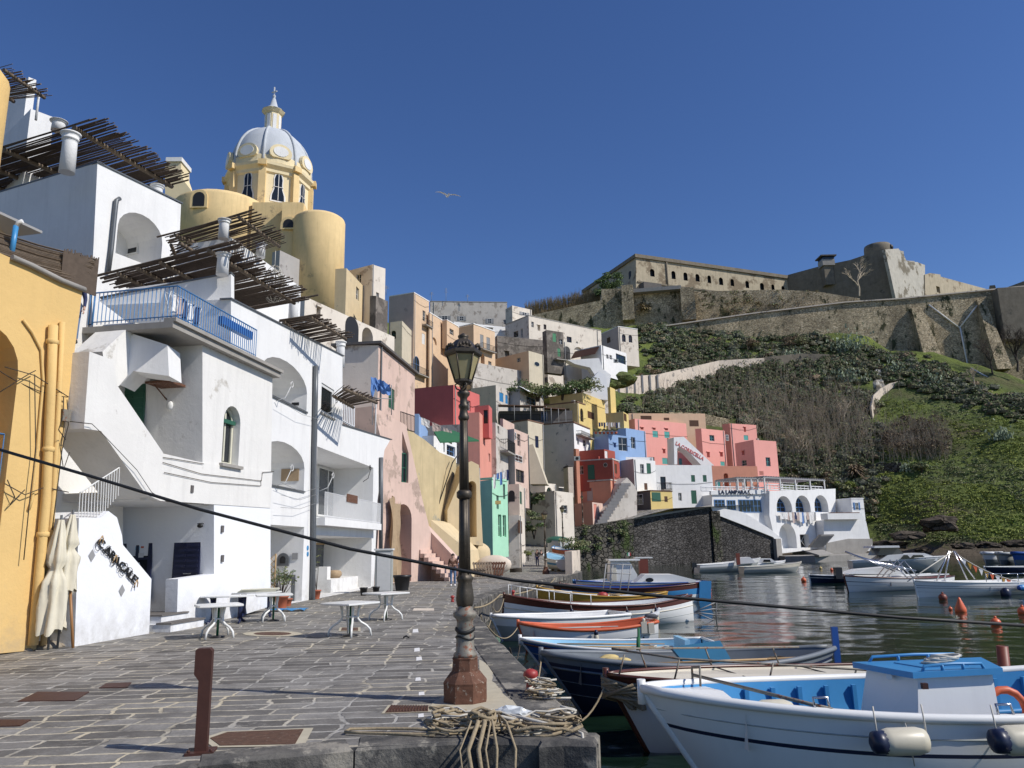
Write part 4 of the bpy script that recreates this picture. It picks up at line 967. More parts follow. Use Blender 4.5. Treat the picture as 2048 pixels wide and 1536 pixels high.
# ================================================================== church
cy = 100.0;c0 = Y(543,300,cy);pxm = 100/1500.0
def zc(py): return Y(543,py,cy-(5.3 if py > 321 else 1.2 if py > 200 else 0)).z
ch = empty('church',(c0.x,cy,20),'yellow hilltop church with a pale grey ribbed dome, lantern and cross','church')
def oct_ring(r,z): return (r,z)
dr = 5.55;CX = V((c0.x,cy,0));ro = rad(22.5-14)
mb = MB();mb.lathe(CX,[(dr,zc(430)),(dr,zc(345)),(dr+.25,zc(342)),(dr+.25,zc(336)),(dr+.7,zc(330)),(dr+.75,zc(325)),(dr-.1,zc(322))],8,smooth=False,rz=ro);mb.build('drum','churchpale',ch)
for k in range(8):
    a = ro+k*math.pi/4;mb = MB();x,y = dr*math.cos(a),dr*math.sin(a);mb.box((CX.x+x,CX.y+y,(zc(430)+zc(338))/2),(.9,.9,zc(338)-zc(430)),rz=a)
    mb.box((CX.x+x*1.06,CX.y+y*1.06,zc(329)),(1.0,1.1,.75),rz=a);mb.build('pilaster','church',ch)
ap = dr*math.cos(math.pi/8)
for k in range(8):
    a = ro+(k+.5)*math.pi/4;n = V((math.cos(a),math.sin(a),0));c = CX+n*ap;d = V((-n.y,n.x,0));
    if n.y > .5: continue
    F = Fac(c-d*2 if d.cross(n).z < 0 else c+d*2,c+d*2 if d.cross(n).z < 0 else c-d*2)
    if F.n.dot(n) < 0: F = Fac((F.B.x,F.B.y),(F.A.x,F.A.y))
    z0,z1 = zc(396),zc(343);h = z1-z0;u = 2.0
    def bell(s_,e): return [(u+e*x,z0+h*y) for x,y in ((-1,0),(1,0),(.95,.2),(.62,.42),(.58,.6),(.62,.8),(.45,.95),(.0,1.0),(-.45,.95),(-.62,.8),(-.58,.6),(-.62,.42),(-.95,.2))]
    mb = MB();mb.prism([F.p(a_,b_,.0) for a_,b_ in [(u+(p[0]-u)*1.28,z0+h*.5+(p[1]-z0-h*.5)*1.1) for p in bell(1,.82)]],F.n*.08);mb.build('window_surround','white',ch)
    mb = MB();mb.prism([F.p(a_,b_,.085) for a_,b_ in bell(1,.82)],F.n*.03);wo = mb.build('window','glass',ch)
    mb = MB();F.box(mb,u-.04,u+.04,z0,z1,.12,.16);F.box(mb,u-.7,u+.7,z0+h*.5,z0+h*.5+.07,.12,.16);mb.build('glazing_bar','frame_white',wo)
za,zb = zc(322),Y(543,266,cy).z;hd = zb-za;dome = [(5.55,za),(5.5,za+hd*.1)]
for i in range(1,11):
    t = i/10*math.pi/2*.9;dome.append((5.5*math.cos(t)**.92,za+hd*.1+(hd*.9)*math.sin(t)/math.sin(1.41)))
mb = MB();mb.lathe(CX,dome,40);mb.build('dome','dome',ch)
mb = MB();mb.lathe(CX,[(5.66,za-.1),(5.66,za+.9),(5.55,za+1.0)],8*5,smooth=False);mb.build('attic','churchpale',ch)
for k in range(8):
    a = ro+k*math.pi/4;mb = MB();mb.tube([CX+V((r_*1.015*math.cos(a),r_*1.015*math.sin(a),z)) for r_,z in dome],.2,6);mb.build('rib','dome',ch)
    a = ro+(k+.5)*math.pi/4;n = V((math.cos(a),math.sin(a),0))
    if n.y > .5: continue
    d = V((-n.y,n.x,0));c = CX+n*5.35+V((0,0,za+1.35))
    mb = MB();pts = [c+d*1.5*math.cos(t*math.pi/8)+V((0,0,1.25*max(-.6,math.sin(t*math.pi/8)))) for t in range(16)];mb.prism(pts,n*.45);do = mb.build('dormer','churchpale',ch)
    mb = MB();mb.prism([c+n*.46+d*1.0*math.cos(t*math.pi/8)+V((0,0,.15+.72*math.sin(t*math.pi/8))) for t in range(16)],n*.06);mb.build('oval_panel','white',do)
zl0,zl1 = zc(262),zc(215)
mb = MB();mb.lathe(CX,[(1.5,zl0-1),(1.35,zl0),(1.3,zl0+.2),(1.15,zl0+.3),(1.15,zl1-.5),(1.35,zl1-.4),(1.6,zl1-.1),(1.65,zl1)],8,smooth=False,rz=ro);lo = mb.build('lantern','churchpale',ch)
for k in range(8):
    a = ro+(k+.5)*math.pi/4;mb = MB();mb.box((CX.x+1.1*math.cos(a),CX.y+1.1*math.sin(a),(zl0+zl1)/2-.1),(.06,.5,(zl1-zl0)*.62),rz=a);mb.build('lantern_panel','white',lo)
zt = zc(196);mb = MB();mb.lathe(CX,[(1.6,zl1),(1.15,zl1+.35),(.6,zl1+.8),(.25,zt-.2),(.14,zt),(.24,zt+.15),(.22,zt+.35),(.05,zt+.45)],16);mb.build('lantern_roof','dome',ch)
zx = zc(177);mb = MB();mb.box((CX.x,CX.y,(zt+zx)/2+.2),(.14,.14,zx-zt));mb.box((CX.x,CX.y,zx-.55),(.9,.14,.14),rz=-.4);mb.build('cross','white',ch)
def cylw(cx,pyt,pyb,yd,r,mat,nm,par=ch,dome_=0,seg=28):
    c = Y(cx,pyt,yd-r*.85);c.x = Y(cx,pyt,yd).x;b = Y(cx,pyb,yd).z;mb = MB()
    pr = [(r,b),(r,c.z-dome_)]+([(r*math.cos(t*math.pi/12),c.z-dome_+dome_*math.sin(t*math.pi/12)) for t in range(1,7)] if dome_ else [])
    mb.lathe((c.x,yd,0),pr,seg);return mb.build(nm,mat,par),c
cylw(640,412,640,92,3.25,'church','apse',dome_=1.0)
cylw(449,366,560,96,6.2,'church','side_chapel',dome_=1.6)
c1 = Y(575,403,92);mb = MB();b1 = Y(575,620,92).z
mb.pp((Y(505,403,92).x,92,b1),(c1.x-Y(505,403,92).x+1.6,.3,0),(-1,8,0),(0,0,c1.z-b1));mb.pp((c1.x-.2,90.6,b1),(2.6,.4,0),(-.5,8,0),(0,0,c1.z-b1-.7));
mb.build('transept','church',ch)
FA = Fac((Y(350,400,90).x,90),(Y(700,400,90).x,90))
for (x0,y0,x1,y1,yy) in ((388,386,411,414,89.75),(568,440,588,457,90.45)):
    F = Fac((-60,yy),(0,yy+.5));r_ = F.rect(x0,y0,x1,y1);mb = MB();mb.prism([F.p(a_,b_,0) for a_,b_ in arch_poly(*[v+e for v,e in zip(r_,(-.35,.35,-.2,.35))])],F.n*.3);so_ = mb.build('window_surround','church',ch)
    mb = MB();mb.prism([F.p(a_,b_,.31) for a_,b_ in arch_poly(*r_)],F.n*.02);mb.build('opening','dark',so_)
bf = empty('bell_tower',(Y(350,330,100).x,100,30),'slim yellow church gable with a scrolled top left of the dome','tower')
F = Fac((-60,100),(0,101));pl = [F.uz(*p) for p in [(330,440),(330,330),(338,320),(362,325),(362,345),(368,362),(382,380),(382,440)]]
wall('wall',F,pl,[],3,'churchpale',bf,uz=True);mb = MB();r_ = F.rect(333,316,365,324);F.box(mb,r_[0],r_[1],r_[2],r_[3],-3.2,.25);mb.build('cornice','white',bf)
# ================================================================== houses of the left group
H_('','house','bare grey retaining house wall under the yellow church apse',545,560,655,500,640,86,0,'grey_wall',[],rT=545)
H_('','house','old peeling white arcaded wall house below the church',560,610,790,592,760,62,0,'white_old',[('R',633,614,641,634,'n'),('R',690,633,717,690,'k'),('R',724,655,746,700,'k')],rT=672)
ya = H_('','house','yellow house attached behind the round church apse',655,693,742,535,700,90,0,'yellow_pale',[('R',712,575,718,600,'g'),('R',731,600,737,620,'g')],rT=588)
H_('','house','tall narrow whitewashed house with a mossy top beyond the church',696,745,771,527,720,96,0,'white_old',[('L',712,548,722,566,'g'),('R',752,585,758,606,'g')],rT=538)
H_('','house','small mottled grey wall house between church annex and mauve house',740,752,776,590,760,92,0,'ruin',[],rT=602)  # mauve neighbour is the tall peach house, named after its shade-tinted side
pk = H_('','house','pale pink peeling house with tall dark archway beside the long white house',672,757,830,688,1166,48,0,'pink_pale',[('R',777,776,789,818,'s','frame_green')],rT=748,side_mat='white_old',roof_slab=True,sink=1)
FK = Fac((G(748,1169).x+.1,45.2),(G(885,1165).x,52.5))
pf = empty('house',FK.p(3,0),'battered pink quay front with a tall arch, green window and crumbling plaster','house')
ra = R4(FK,(789,1080),(823,1080),(806,1008),(806,1165));rw = R4(FK,(803,930),(817,930),(810,905),(810,965))
wall('wall',FK,[(748,1180),(768,900),(745,812),(812,850),(845,1000),(868,1090),(875,1176)],[(arch_poly(ra[0],ra[1],.05,ra[3]),2.2),([(rw[0],rw[2]),(rw[1],rw[2]),(rw[1],rw[3]),(rw[0]+.05,rw[3]+1.3)],.3)],6,'pink_pale',pf)
window(FK.off(-.22),rw,0,'frame_green',parent=pf,hbars=1)
mb = MB();r = random.Random(4);u0 = FK.uz(862,1160)[0]
st = MB()
for i in range(11): st.pp(FK.p(u0-1.35,-.02+i*.24,2.2-i*.3),FK.d*1.3,FK.n*-.35,V((0,0,.25)))
st.build('stair','pink_pale',pf)
ms = MB();
ms.prism([FK.p(u0,-.1,2.4),FK.p(u0,.9,2.3),FK.p(u0,3.9,-1.0),FK.p(u0,-.1,-1.0)],FK.d*.5);ms.build('stair_wall','pink_pale',pf)
fr = MB();curve_b = []
for i in range(9):
    a = math.pi*i/8;curve_b.append(Y(800,855,50)+V((-.1+.0,0,0)))
Fq = Fac((Y(790,850,50).x,50),(Y(812,850,50).x,52));railing(Fq,0,2.0,Y(800,858,50).z,Y(800,824,50).z,.4,'iron',pk,.2,.02)
tp = empty('tarpaulin',Y(752,790,46),'crumpled blue tarpaulin on poles on the pink house terrace','tarpaulin');mb = MB();vs = []
for i in range(10):
    for j in range(4): p = Y(742+i*4.3,752+j*8+i*1.8+(20 if i < 2 else 0)*(j/3),44.5);p.y += r.uniform(-.15,.15);p.z += r.uniform(-.08,.08);vs.append(p)
mb.add(vs,[(i*4+j,i*4+j+1,i*4+j+5,i*4+j+4) for i in range(9) for j in range(3)]);mb.build('sheet','cloth_blue',tp)
mb = MB();mb.tube([Y(745,760,44.6),Y(745,850,44.6)],.03,5);mb.tube([Y(783,770,46),Y(783,830,46)],.03,5);mb.tube([Y(745,796,44.6),Y(783,798,46)],.03,5);mb.build('pole','frame_grey',tp)
FW = Fac((G(815,1165).x,54),(Y(950,1150,66).x+1,66))
yw = empty('retaining_wall',FW.p(5,0),'tall streaked yellow-green wall with a brown stair climbing along it','wall')
wall('wall',FW,[(812,855),(850,880),(880,905),(912,918),(925,1150),(800,1165)],[],3,'olive_yellow',yw)
ye = H_('','house','yellow arched stair house in front of the turquoise house',905,938,958,925,1150,62,0,'yellow_pale',[('R',941,962,954,1050,'k')],rT=934,sink=1)
mb = MB()
a0 = Y(876,1058,57.6);a1 = Y(916,946,59)
for i in range(24): p = a0.lerp(a1,i/23);mb.pp(p,(1.45,.1,0),(-.05,1.6,0),(0,0,.12));mb.pp(p+V((.02,.1,-.12)),(1.4,.1,0),(-.05,1.4,0),(0,0,.12))
mb.build('stair','frame_brown',yw)
FQ = Fac((Y(895,1000,57).x,57),(Y(962,1000,58.2).x,58.2));ra = FQ.rect(936,962,953,1074)
wall('stair_parapet',FQ,[(895,1020),(924,952),(930,929),(943,922),(958,930),(966,1092),(940,1088),(895,1050)],[(arch_poly(*ra),1.2)],1.6,'yellow_pale',yw)
mb = MB();mb.tube([Y(871,1032,56.8),Y(880,1000,57),Y(905,925,58),Y(922,900,58.4)],.045,5);mb.build('handrail','iron',yw)
mb = MB();ca = Y(905,1150,56);mb.prism([Y(862,1166,54),Y(862,1040,54),Y(880,1045,54.5),Y(935,1100,55),Y(945,1166,55)],(.6,3,0));mb.build('ramp_wall','yellow_pale',yw)
cylw(945,1082,1162,60,1.35,'yellow_pale','plinth',yw,dome_=.8)
H_('B','house','light blue terrace house with green awnings on top of the streaked wall',300,395,470,20,330,62,0,'blue_wall',[],rT=180)
tg = empty('awning',Y(880,880,62),'dark green canvas awning over the blue terrace by the lamp','awning');mb = MB();mb.prism([Y(868,866,60),Y(905,863,63),Y(958,883,62),Y(880,886,59)],(0,0,.12));mb.build('canvas','net_green',tg)
H_('B','house','white terrace wall room under the green awning',420,515,700,200,385,63,0,'white',[('R',590,260,606,340,'g'),('R',620,290,690,370,'g','frame_blue')],rT=270)
# ================================================================== red and salmon
H_('A','house','large crimson house wall behind the lantern of the street lamp',255,610,800,758,1090,86,0,'red',[('R',700,880,735,955,'g')],rT=838,sink=6)
H_('A','house','small red roof room with an open gate above the salmon house',765,868,892,918,1010,78,0,'red',[('L',830,950,862,1050,'g','iron')],rT=935,sink=2)
H_('A','house','tall salmon house with a curved buttress right of the street lamp',690,800,905,960,1500,76,0,'salmon',[('R',868,1270,880,1330,'g')],rT=1075,sink=0)
# ================================================================== turquoise house
H_('B','house','turquoise and mint quay house with long narrow window slits',880,985,1110,560,1215,70,0,'green_wall',[('R',1075,600,1092,720,'g','frame_grey'),('R',1036,845,1062,1025,'g','green_wall'),('R',1073,850,1100,1025,'g','green_wall'),('R',1022,690,1040,800,'g','frame_grey'),('R',1064,1185,1085,1260,'d','teal_wall'),('R',1100,1185,1125,1280,'d','frame_grey')],rT=578,side_mat='teal_wall',sink=2,coping='green_wall')
mb = MB()
FGn = Fac((Y(987,1000,69.7).x,69.7),(Y(1026,1000,76).x,76))
pt = empty('pot_shelf',Y(997,1000,69),'yellow flower box on a bracket against the turquoise house','planter');mb = MB();p = Y(996,1005,69.2);mb.box(p,(.5,.3,.3));mb.build('box','yellow_bright',pt)
H_('B','house','narrow weathered white lane house right of the turquoise house',1120,1205,1250,845,1215,80,0,'white_old',[('R',1197,895,1225,995,'s','frame_brown')],rT=870,sink=2)
H_('B','house','beige lane house with dark green shutters above the narrow white one',1115,1205,1245,600,850,84,0,'beige',[('R',1210,660,1228,760,'s','frame_green'),('L',1120,650,1170,740,'k')],rT=625,sink=1)
H_('B','house','grey concrete tower house with pink upper bands and glazed verandas',1085,1165,1280,150,640,90,0,'pink_pale',[('R',1170,365,1228,420,'g'),('R',1180,485,1245,585,'g','frame_navy'),('R',1168,180,1180,240,'g'),('R',1190,195,1215,290,'g','mauve')],rT=200,side_mat='grey_wall',sink=2)
H_('B','house','white balcony house with a brown slatted roof beside the salmon tower',1000,1015,1110,100,560,84,0,'white_grey',[('R',1030,130,1045,190,'g'),('R',1050,255,1112,345,'b','iron')],rT=160,sink=1)
H_('B','house','pink topped house set behind the white balcony house',1050,1075,1165,65,200,96,0,'pink_pale',[],rT=110,sink=1)
H_('B','house','cream house with one navy shuttered window and tiled eaves',1140,1275,1400,85,450,112,0,'cream',[('R',1335,210,1362,305,'s','frame_navy')],rT=115,roof='',coping='rooftile',side_mat='beige',sink=6)
H_('B','house','wide blank beige house wall with a white end facade',1395,1645,1775,100,455,120,0,'white',[('R',1675,225,1690,280,'g'),('R',1720,240,1750,295,'g'),('R',1665,190,1770,215,'b','iron'),('L',1398,130,1408,178,'g')],rT=155,side_mat='beige',coping='rooftile',sink=6)
H_('B','house','low dark roofed shed beneath the wide beige wall',1385,1600,1640,455,600,118,10,'beige',[],sink=2,coping='conc_dark')
bt = empty('buttress',Y(1085,940,96),'tall sloping cream buttress with peeling plaster above the lane','wall');mb = MB();mb.prism([Y(1058,890,95),Y(1066,888,95),Y(1094,968,95),Y(1060,968,95)],(.4,3,0));mb.build('wall','cream',bt)
H_('B','house','white arched lane house with a rounded green double door',1290,1415,1500,590,1000,104,0,'white_old',[('R',1425,625,1475,715,'a','frame_green'),('L',1320,750,1370,850,'k')],rT=600,sink=4)
H_('B','house','low white lane house with small dark doorway and plants',1480,1490,1640,655,1000,100,0,'white_old',[('R',1550,770,1595,835,'g'),('R',1525,630,1555,655,'n')],rT=665,sink=3)
# ================================================================== middle group higher up
H_('A','house','tall peach house with mauve side wall and small iron balconies',140,322,432,95,700,132,0,'peach',[('R',385,225,405,300,'g'),('R',380,300,430,340,'b','iron'),('R',380,392,402,470,'s','cloth_white'),('R',318,558,360,675,'a','frame_blue'),('R',280,640,400,690,'b','iron')],rT=160,side_mat='mauve',coping='white',sink=8)  # shade put into the colour: side wall is mauve instead of peach
H_('A','house','cream stub house with a half arch left of the tall peach house',148,235,330,300,640,126,0,'cream',[('L',155,370,190,430,'a','frame_green')],rT=400,sink=4)
H_('A','house','long peach house stepping down from the tall one with tiny niches',425,436,760,240,700,136,0,'peach',[('R',450,420,488,470,'k'),('R',560,462,592,500,'k')],rT=440,coping='white',sink=6)
H_('A','house','small square orange-peach roof room on the long peach house',528,562,650,294,420,140,0,'peach',[('R',582,360,612,400,'g')],rT=345,coping='white',sink=2)
H_('A','house','peach cube house with twin shuttered balcony doors',650,757,912,322,760,134,0,'peach',[('R',805,400,830,492,'s','frame_grey'),('R',852,420,878,512,'s','frame_grey'),('R',798,480,896,520,'b','iron'),('R',810,540,838,612,'k'),('R',865,595,888,635,'g')],rT=378,coping='white',sink=4)
H_('A','house','long ruined whitewashed house with shuttered windows on the ridge',425,440,1002,158,340,172,6,'white_grey',[('R',525,262,568,292,'o','frame_grey'),('R',656,265,686,297,'o','frame_grey'),('R',862,282,890,318,'o','frame_grey'),('R',975,290,995,322,'g')],coping='conc',sink=6)
H_('A','house','low white terrace band house below the ridge ruin',600,612,990,300,480,158,0,'white',[('R',820,345,900,385,'n')],rT=345,sink=6)
H_('A','house','boxy old roof house with a single white window on the ridge end',990,1040,1182,188,330,166,0,'white_old',[('R',1112,236,1146,262,'o','frame_grey')],rT=216,side_mat='white_grey',sink=4)
H_('A','house','long curved pale old house running right along the hill',988,1160,1685,262,560,156,0,'white_old',[('L',1050,375,1085,420,'g','frame_brown'),('L',1104,355,1118,420,'g'),('R',1180,305,1198,345,'g'),('R',1440,415,1475,460,'g','frame_brown'),('R',1508,450,1520,470,'g'),('R',1270,325,1290,362,'g','frame_brown'),('R',1225,330,1245,370,'n')],rT=372,side_mat='white_grey',coping='conc',sink=8)
H_('A','house','white end house with two dark arched shutters at the hill edge',1680,1815,1955,342,505,186,0,'white_old',[('R',1843,397,1870,452,'a','frame_brown'),('R',1892,402,1918,457,'a','frame_brown'),('L',1732,420,1758,460,'s','frame_brown')],rT=362,side_mat='mauve',coping='white',sink=4)
H_('A','house','dark grey ruined wall house under the long pale house',915,930,1292,404,690,148,0,'ruin',[('R',985,520,1018,560,'n')],rT=445,sink=4)
H_('A','house','narrow stone tower house with two green shuttered openings',1260,1290,1412,365,640,145,0,'ruin',[('R',1336,390,1362,452,'s','leafgreen'),('R',1372,500,1394,560,'s','leafgreen'),('R',1345,540,1430,585,'b','iron'),('R',1385,432,1408,468,'g')],rT=385,sink=1)
H_('A','house','beige angular house with a dark oval window',915,1160,1268,518,700,138,0,'cream',[('R',1200,598,1240,632,'q'),('L',1075,568,1100,600,'g')],rT=545,side_mat='peach',sink=2)
H_('A','retaining_wall','pale peeling garden wall under the peach cube house',740,750,1262,600,780,132,0,'white_grey',[],rT=690,cat='wall',sink=6)
H_('A','house','white double arcade between stone tower and stair house',1405,1414,1570,448,620,148,0,'white_old',[('R',1414,485,1464,580,'k'),('R',1490,490,1560,590,'k')],rT=470,sink=4)
H_('A','house','bright white house with a wide green window on the hillside',1540,1690,1872,472,660,144,0,'white',[('R',1728,545,1745,575,'g'),('R',1752,550,1770,580,'g'),('R',1800,548,1870,608,'g','frame_green'),('L',1500,505,1680,570,'c','frame_brown')],rT=535,sink=1)
F = Fac((Y(1120,750,140).x,140),(Y(1240,750,142).x,142))
sw = empty('white_ramp',F.p(10,F.uz(1180,780)[1]),'white plastered ramp wall sweeping down from the hillside house','wall')
wall('wall',F,[(1135,720),(1198,716),(1206,738),(1222,750),(1218,775),(1176,778),(1190,750),(1180,735),(1150,728)],[],2,'white',sw)
wall('lower_wall',F.off(3),[(1145,790),(1150,778),(1168,776),(1198,742),(1212,750),(1215,776),(1218,800),(1145,795)],[],2,'white_clean',sw)
H_('A','house','grey roof house with light blue windows right of the crimson house',735,920,1022,770,1060,126,0,'white_grey',[('R',946,825,975,890,'s','b_midblue'),('R',990,842,1008,905,'s','b_midblue')],rT=812,side_mat='beige',sink=4)
H_('A','house','grey house with a white awning and blue glazed loggia',1020,1095,1225,795,960,130,0,'white_grey',[('R',1145,862,1210,910,'g','b_midblue'),('R',1090,800,1215,840,'c','white')],rT=842,side_mat='grey_wall',sink=4)
dt = H_('A','house','dark terrace house under brown canopies in the middle of the village',935,945,1480,955,1060,122.5,5,'conc_dark',[('R',1255,965,1300,1035,'g','b_blue'),('R',950,990,1240,1035,'b','iron')],sink=.5)  # dark block added as a backdrop behind the canopies
for k,(x0,x1,y0,y1,yy) in enumerate(((935,1290,915,925,119.5),(1270,1430,935,945,120.5))):
    t = empty('canopy',Y(740+.27344*(x0+x1)/2,560+.27344*y0,yy),['broad brown terrace canopy on thin posts','smaller tan terrace canopy next to the yellow house'][k],'canopy');mb = MB()
    a,b = Y(740+.27344*x0,560+.27344*y0,yy),Y(740+.27344*x1,560+.27344*y1,yy+2);mb.pp(a,b-a,(0,4.5,.5),(0,0,.12));mb.build('sheet','frame_brown',t)
    for i in range(4): p = a.lerp(b,i/3);mb = MB();mb.tube([p,p-V((0,0,2.5))],.05,5);mb.build('post','frame_grey',t)
H_('A','house','yellow house with olive side wall and scaffolded front',1312,1555,1790,822,1060,131,0,'yellow_bright',[('R',1592,965,1640,1015,'s','frame_brown')],rT=915,side_mat='yellow_old',sink=6)
H_('A','house','slim yellow stair tower behind the scaffolded house',1735,1755,1792,778,940,133,0,'yellow_bright',[],rT=795,sink=2)
H_('A','house','lower yellow house with arched brown door and tiled edge',1270,1515,1572,893,1070,124,0,'yellow_bright',[('R',1538,940,1560,1035,'a','frame_brown'),('L',1370,970,1396,1005,'s','frame_brown'),('L',1418,940,1460,1005,'s','frame_brown')],rT=915,side_mat='yellow_old',coping='rooftile',sink=4)
H_('A','house','white roof terrace wall house above the yellow houses',1480,1560,1748,778,880,137,0,'white_grey',[],rT=800,sink=2)
# ================================================================== right group
H_('C','house','yellow balcony house above the blue house',345,455,486,196,330,132,0,'yellow_bright',[('R',458,210,475,255,'s','frame_brown')],rT=210,side_mat='yellow_old',sink=4)
H_('C','house','long low peach house with brown framed niches behind the pink hotel',475,486,962,205,330,150,10,'peach',[('R',562,222,630,245,'s','frame_brown'),('R',706,234,740,250,'s','frame_brown'),('R',865,250,922,288,'s','frame_brown')],sink=4)
hn = [('R',562,293,580,307,'n','red'),('R',637,297,655,309,'n'),('R',712,300,732,312,'n'),('R',900,318,918,331,'n'),('R',700,428,716,455,'n'),('R',612,478,648,500,'g','frame_turq')]
hw = [('R',637,316,670,356,'s','frame_turq'),('R',710,320,742,360,'s','frame_turq'),('R',897,337,927,365,'s','frame_turq'),('R',697,484,730,522,'s','frame_turq'),('R',790,486,820,526,'s','frame_turq')]
H_('C','house','large flamingo pink hotel with turquoise windows under little hoods',485,525,940,240,600,145,0,'pink',hn+hw,rT=278,sink=4)
H_('C','house','pink middle wing of the hotel right of the white stair arch',900,938,1082,298,600,147,0,'pink',[('R',990,342,1020,378,'g','frame_turq'),('R',974,447,992,480,'n'),('R',1055,448,1073,475,'n'),('R',1058,506,1085,532,'s','frame_turq')],rT=313,sink=4)
H_('C','house','pink upper rear block of the hotel with two stacked openings',1068,1115,1278,266,600,156,0,'pink',[('R',1203,292,1216,322,'n'),('R',1203,343,1230,373,'s','frame_turq'),('R',1090,340,1108,376,'g')],rT=277,sink=4)
H_('C','house','pink front corner block of the hotel with a tall rain pipe',1145,1262,1402,370,640,141,0,'pink',[('L',1190,438,1208,465,'n'),('L',1190,497,1220,532,'g','frame_cream'),('R',1340,480,1368,535,'g','frame_turq')],rT=378,sink=4)
H_('C','house','square pink annex left of the white stair arch',725,735,790,356,560,141,12,'pink',[],sink=2)
H_('C','house','salmon orange ground floor wing below the pink hotel',990,1003,1285,534,700,136.5,6,'orange',[('R',1026,622,1058,672,'s','frame_turq'),('R',1080,578,1108,665,'k'),('R',1155,620,1170,665,'g','frame_turq'),('R',1205,622,1222,665,'g','frame_turq'),('R',1300,565,1325,590,'s','salmon')],sink=4)
F = Fac((Y(1340,900,138).x,138),(Y(1440,900,141).x,141));ca = empty('stair_arch',F.p(2,F.uz(1360,930)[1]),'white triangular stair arch with red lettering in front of the pink hotel','arch')
z_ = lambda x,y: (1100+.32227*x,760+.32227*y)
wall('wall',F,[z_(768,356),z_(830,352),z_(1018,530),z_(938,528),z_(862,446),z_(808,412),z_(790,424),z_(790,524),z_(772,524)],[],2.5,'white',ca)
text_on(F,'LA CORRICELLA',z_(778,400),z_(950,500),7.5,'red',ca,'letters',.05,.06)
H_('C','house','blue house front with white glazed doors below the roof laundry',270,362,492,338,520,124,0,'blue_wall',[('R',425,357,480,440,'g'),('R',395,390,410,418,'n')],rT=350,sink=2)
H_('C','house','light blue rear house with one tall white window',250,470,590,294,520,130,0,'blue_wall',[('R',503,355,530,425,'g')],rT=316,sink=2)
H_('C','house','white rooftop terrace strip house under the blue houses',420,440,640,478,560,126,8,'white',[],sink=2)
H_('C','house','white and grey house with green shutters between red and white houses',425,518,652,490,720,123,0,'white',[('R',600,517,626,580,'s','frame_green'),('R',560,522,584,580,'g'),('R',585,640,605,682,'s','frame_brown')],rT=500,side_mat='mauve',sink=4)
H_('C','house','dark red house with round window and dark green balcony door',165,385,430,492,640,117,0,'red_dark',[('L',234,526,277,617,'s','frame_green'),('L',172,532,208,585,'g'),('R',402,522,415,580,'s','frame_brown'),('L',332,515,356,540,'q')],rT=508,sink=1,coping='white_grey')
H_('C','house','small dark red roof room with a white door',175,335,402,425,500,120,0,'red_dark',[('R',340,440,358,485,'s','cloth_white')],rT=442,sink=1)
H_('C','house','coral ground floor house with grey shutters under the dark red one',150,375,432,622,830,116.5,0,'orange',[('L',229,670,265,750,'s','mauve'),('L',182,682,203,722,'s','mauve')],rT=630,side_mat='orange',sink=1,coping='white_grey')
H_('C','house','low pink porch house at the foot of the coral house',150,262,326,758,910,112.5,0,'pink_pale',[('R',272,770,290,862,'s','salmon')],rT=765,side_mat='orange',sink=1)
H_('C','house','slim pink pier of wall with a lamp beside the lane arch',146,160,180,425,900,118,20,'orange',[],sink=1)
H_('C','house','small bright yellow house with a dark green window on the harbour wall',525,622,757,690,850,120.3,0,'yellow_bright',[('R',632,697,686,753,'s','frame_green'),('R',710,722,730,757,'s','frame_brown'),('L',530,710,578,775,'g')],rT=694,side_mat='conc_dark',sink=1,coping='frame_brown')
H_('C','house','long white harbour house with three green shuttered windows',640,655,1002,525,850,126.5,0,'white',[('R',876,590,900,632,'s','frame_green'),('R',949,590,972,632,'s','frame_green'),('R',877,685,910,768,'s','frame_green'),('R',686,600,720,680,'g','frame_navy'),('R',690,640,740,680,'b','iron'),('R',797,700,818,750,'g')],rT=530,sink=1)
F = Fac((Y(1180,1000,113).x,113),(Y(1275,1000,117.5).x,117.5));rs = empty('stone_stair_house',F.p(4,F.uz(1225,1050)[1]),'crumbling bare plaster gable with an outside stair by the lane','house')
wall('wall',F,[z_(290,900),z_(330,820),z_(395,760),z_(440,640),z_(478,605),z_(520,650),z_(540,690),z_(540,860)],[],3,'white_grey',rs)
mb = MB();
for i in range(14): p = Y(*z_(285+12*i,905-19*i),112.6);mb.pp(p,(1.4,0,0),(0,.8,0),(0,0,.42))
mb.build('stair','grey_wall',rs)
# ================================================================== harbour wall
HWp = [z_(90,945),z_(330,892),z_(560,857),z_(790,822),z_(1000,786),z_(1020,822),z_(1200,905),z_(1390,975),z_(1420,1085),z_(1040,1140),z_(600,1165),z_(180,1170)]
hw = empty('harbour_wall',(30,124,0),'massive dark lava stone harbour wall with a sloping right end','wall')
segs = [((1129,108),(1266,114.5),[(1118,1064),(1206,1047),(1268,1037),(1268,1160),(1125,1160)],'lava_rough'),((1266,117),(1432,125),[(1262,1040),(1280,1036),(1422,1014),(1436,1030),(1440,1155),(1262,1160)],'lava_wall'),((1432,125.2),(1560,130),[(1430,1026),(1487,1050),(1548,1074),(1560,1090),(1560,1150),(1430,1155)],'lava_wall')]
for k,(a,b,pl,mt_) in enumerate(segs):
    F = Fac((Y(a[0],1100,a[1]).x,a[1]),(Y(b[0],1100,b[1]).x,b[1]));wall(['quay_wall','face_wall','ramp_wall'][k],F,pl,[],4,mt_,hw)
    if k == 1:
        mb = MB();u = F.uz(1431,1060)[0];F.box(mb,u-.9,u+.9,-1.6,F.uz(1431,1022)[1],-.1,.35);mb.build('pier','lava_rough',hw)
F = Fac((Y(1432,1100,125.2).x,125.2),(Y(1560,1100,130).x,130))
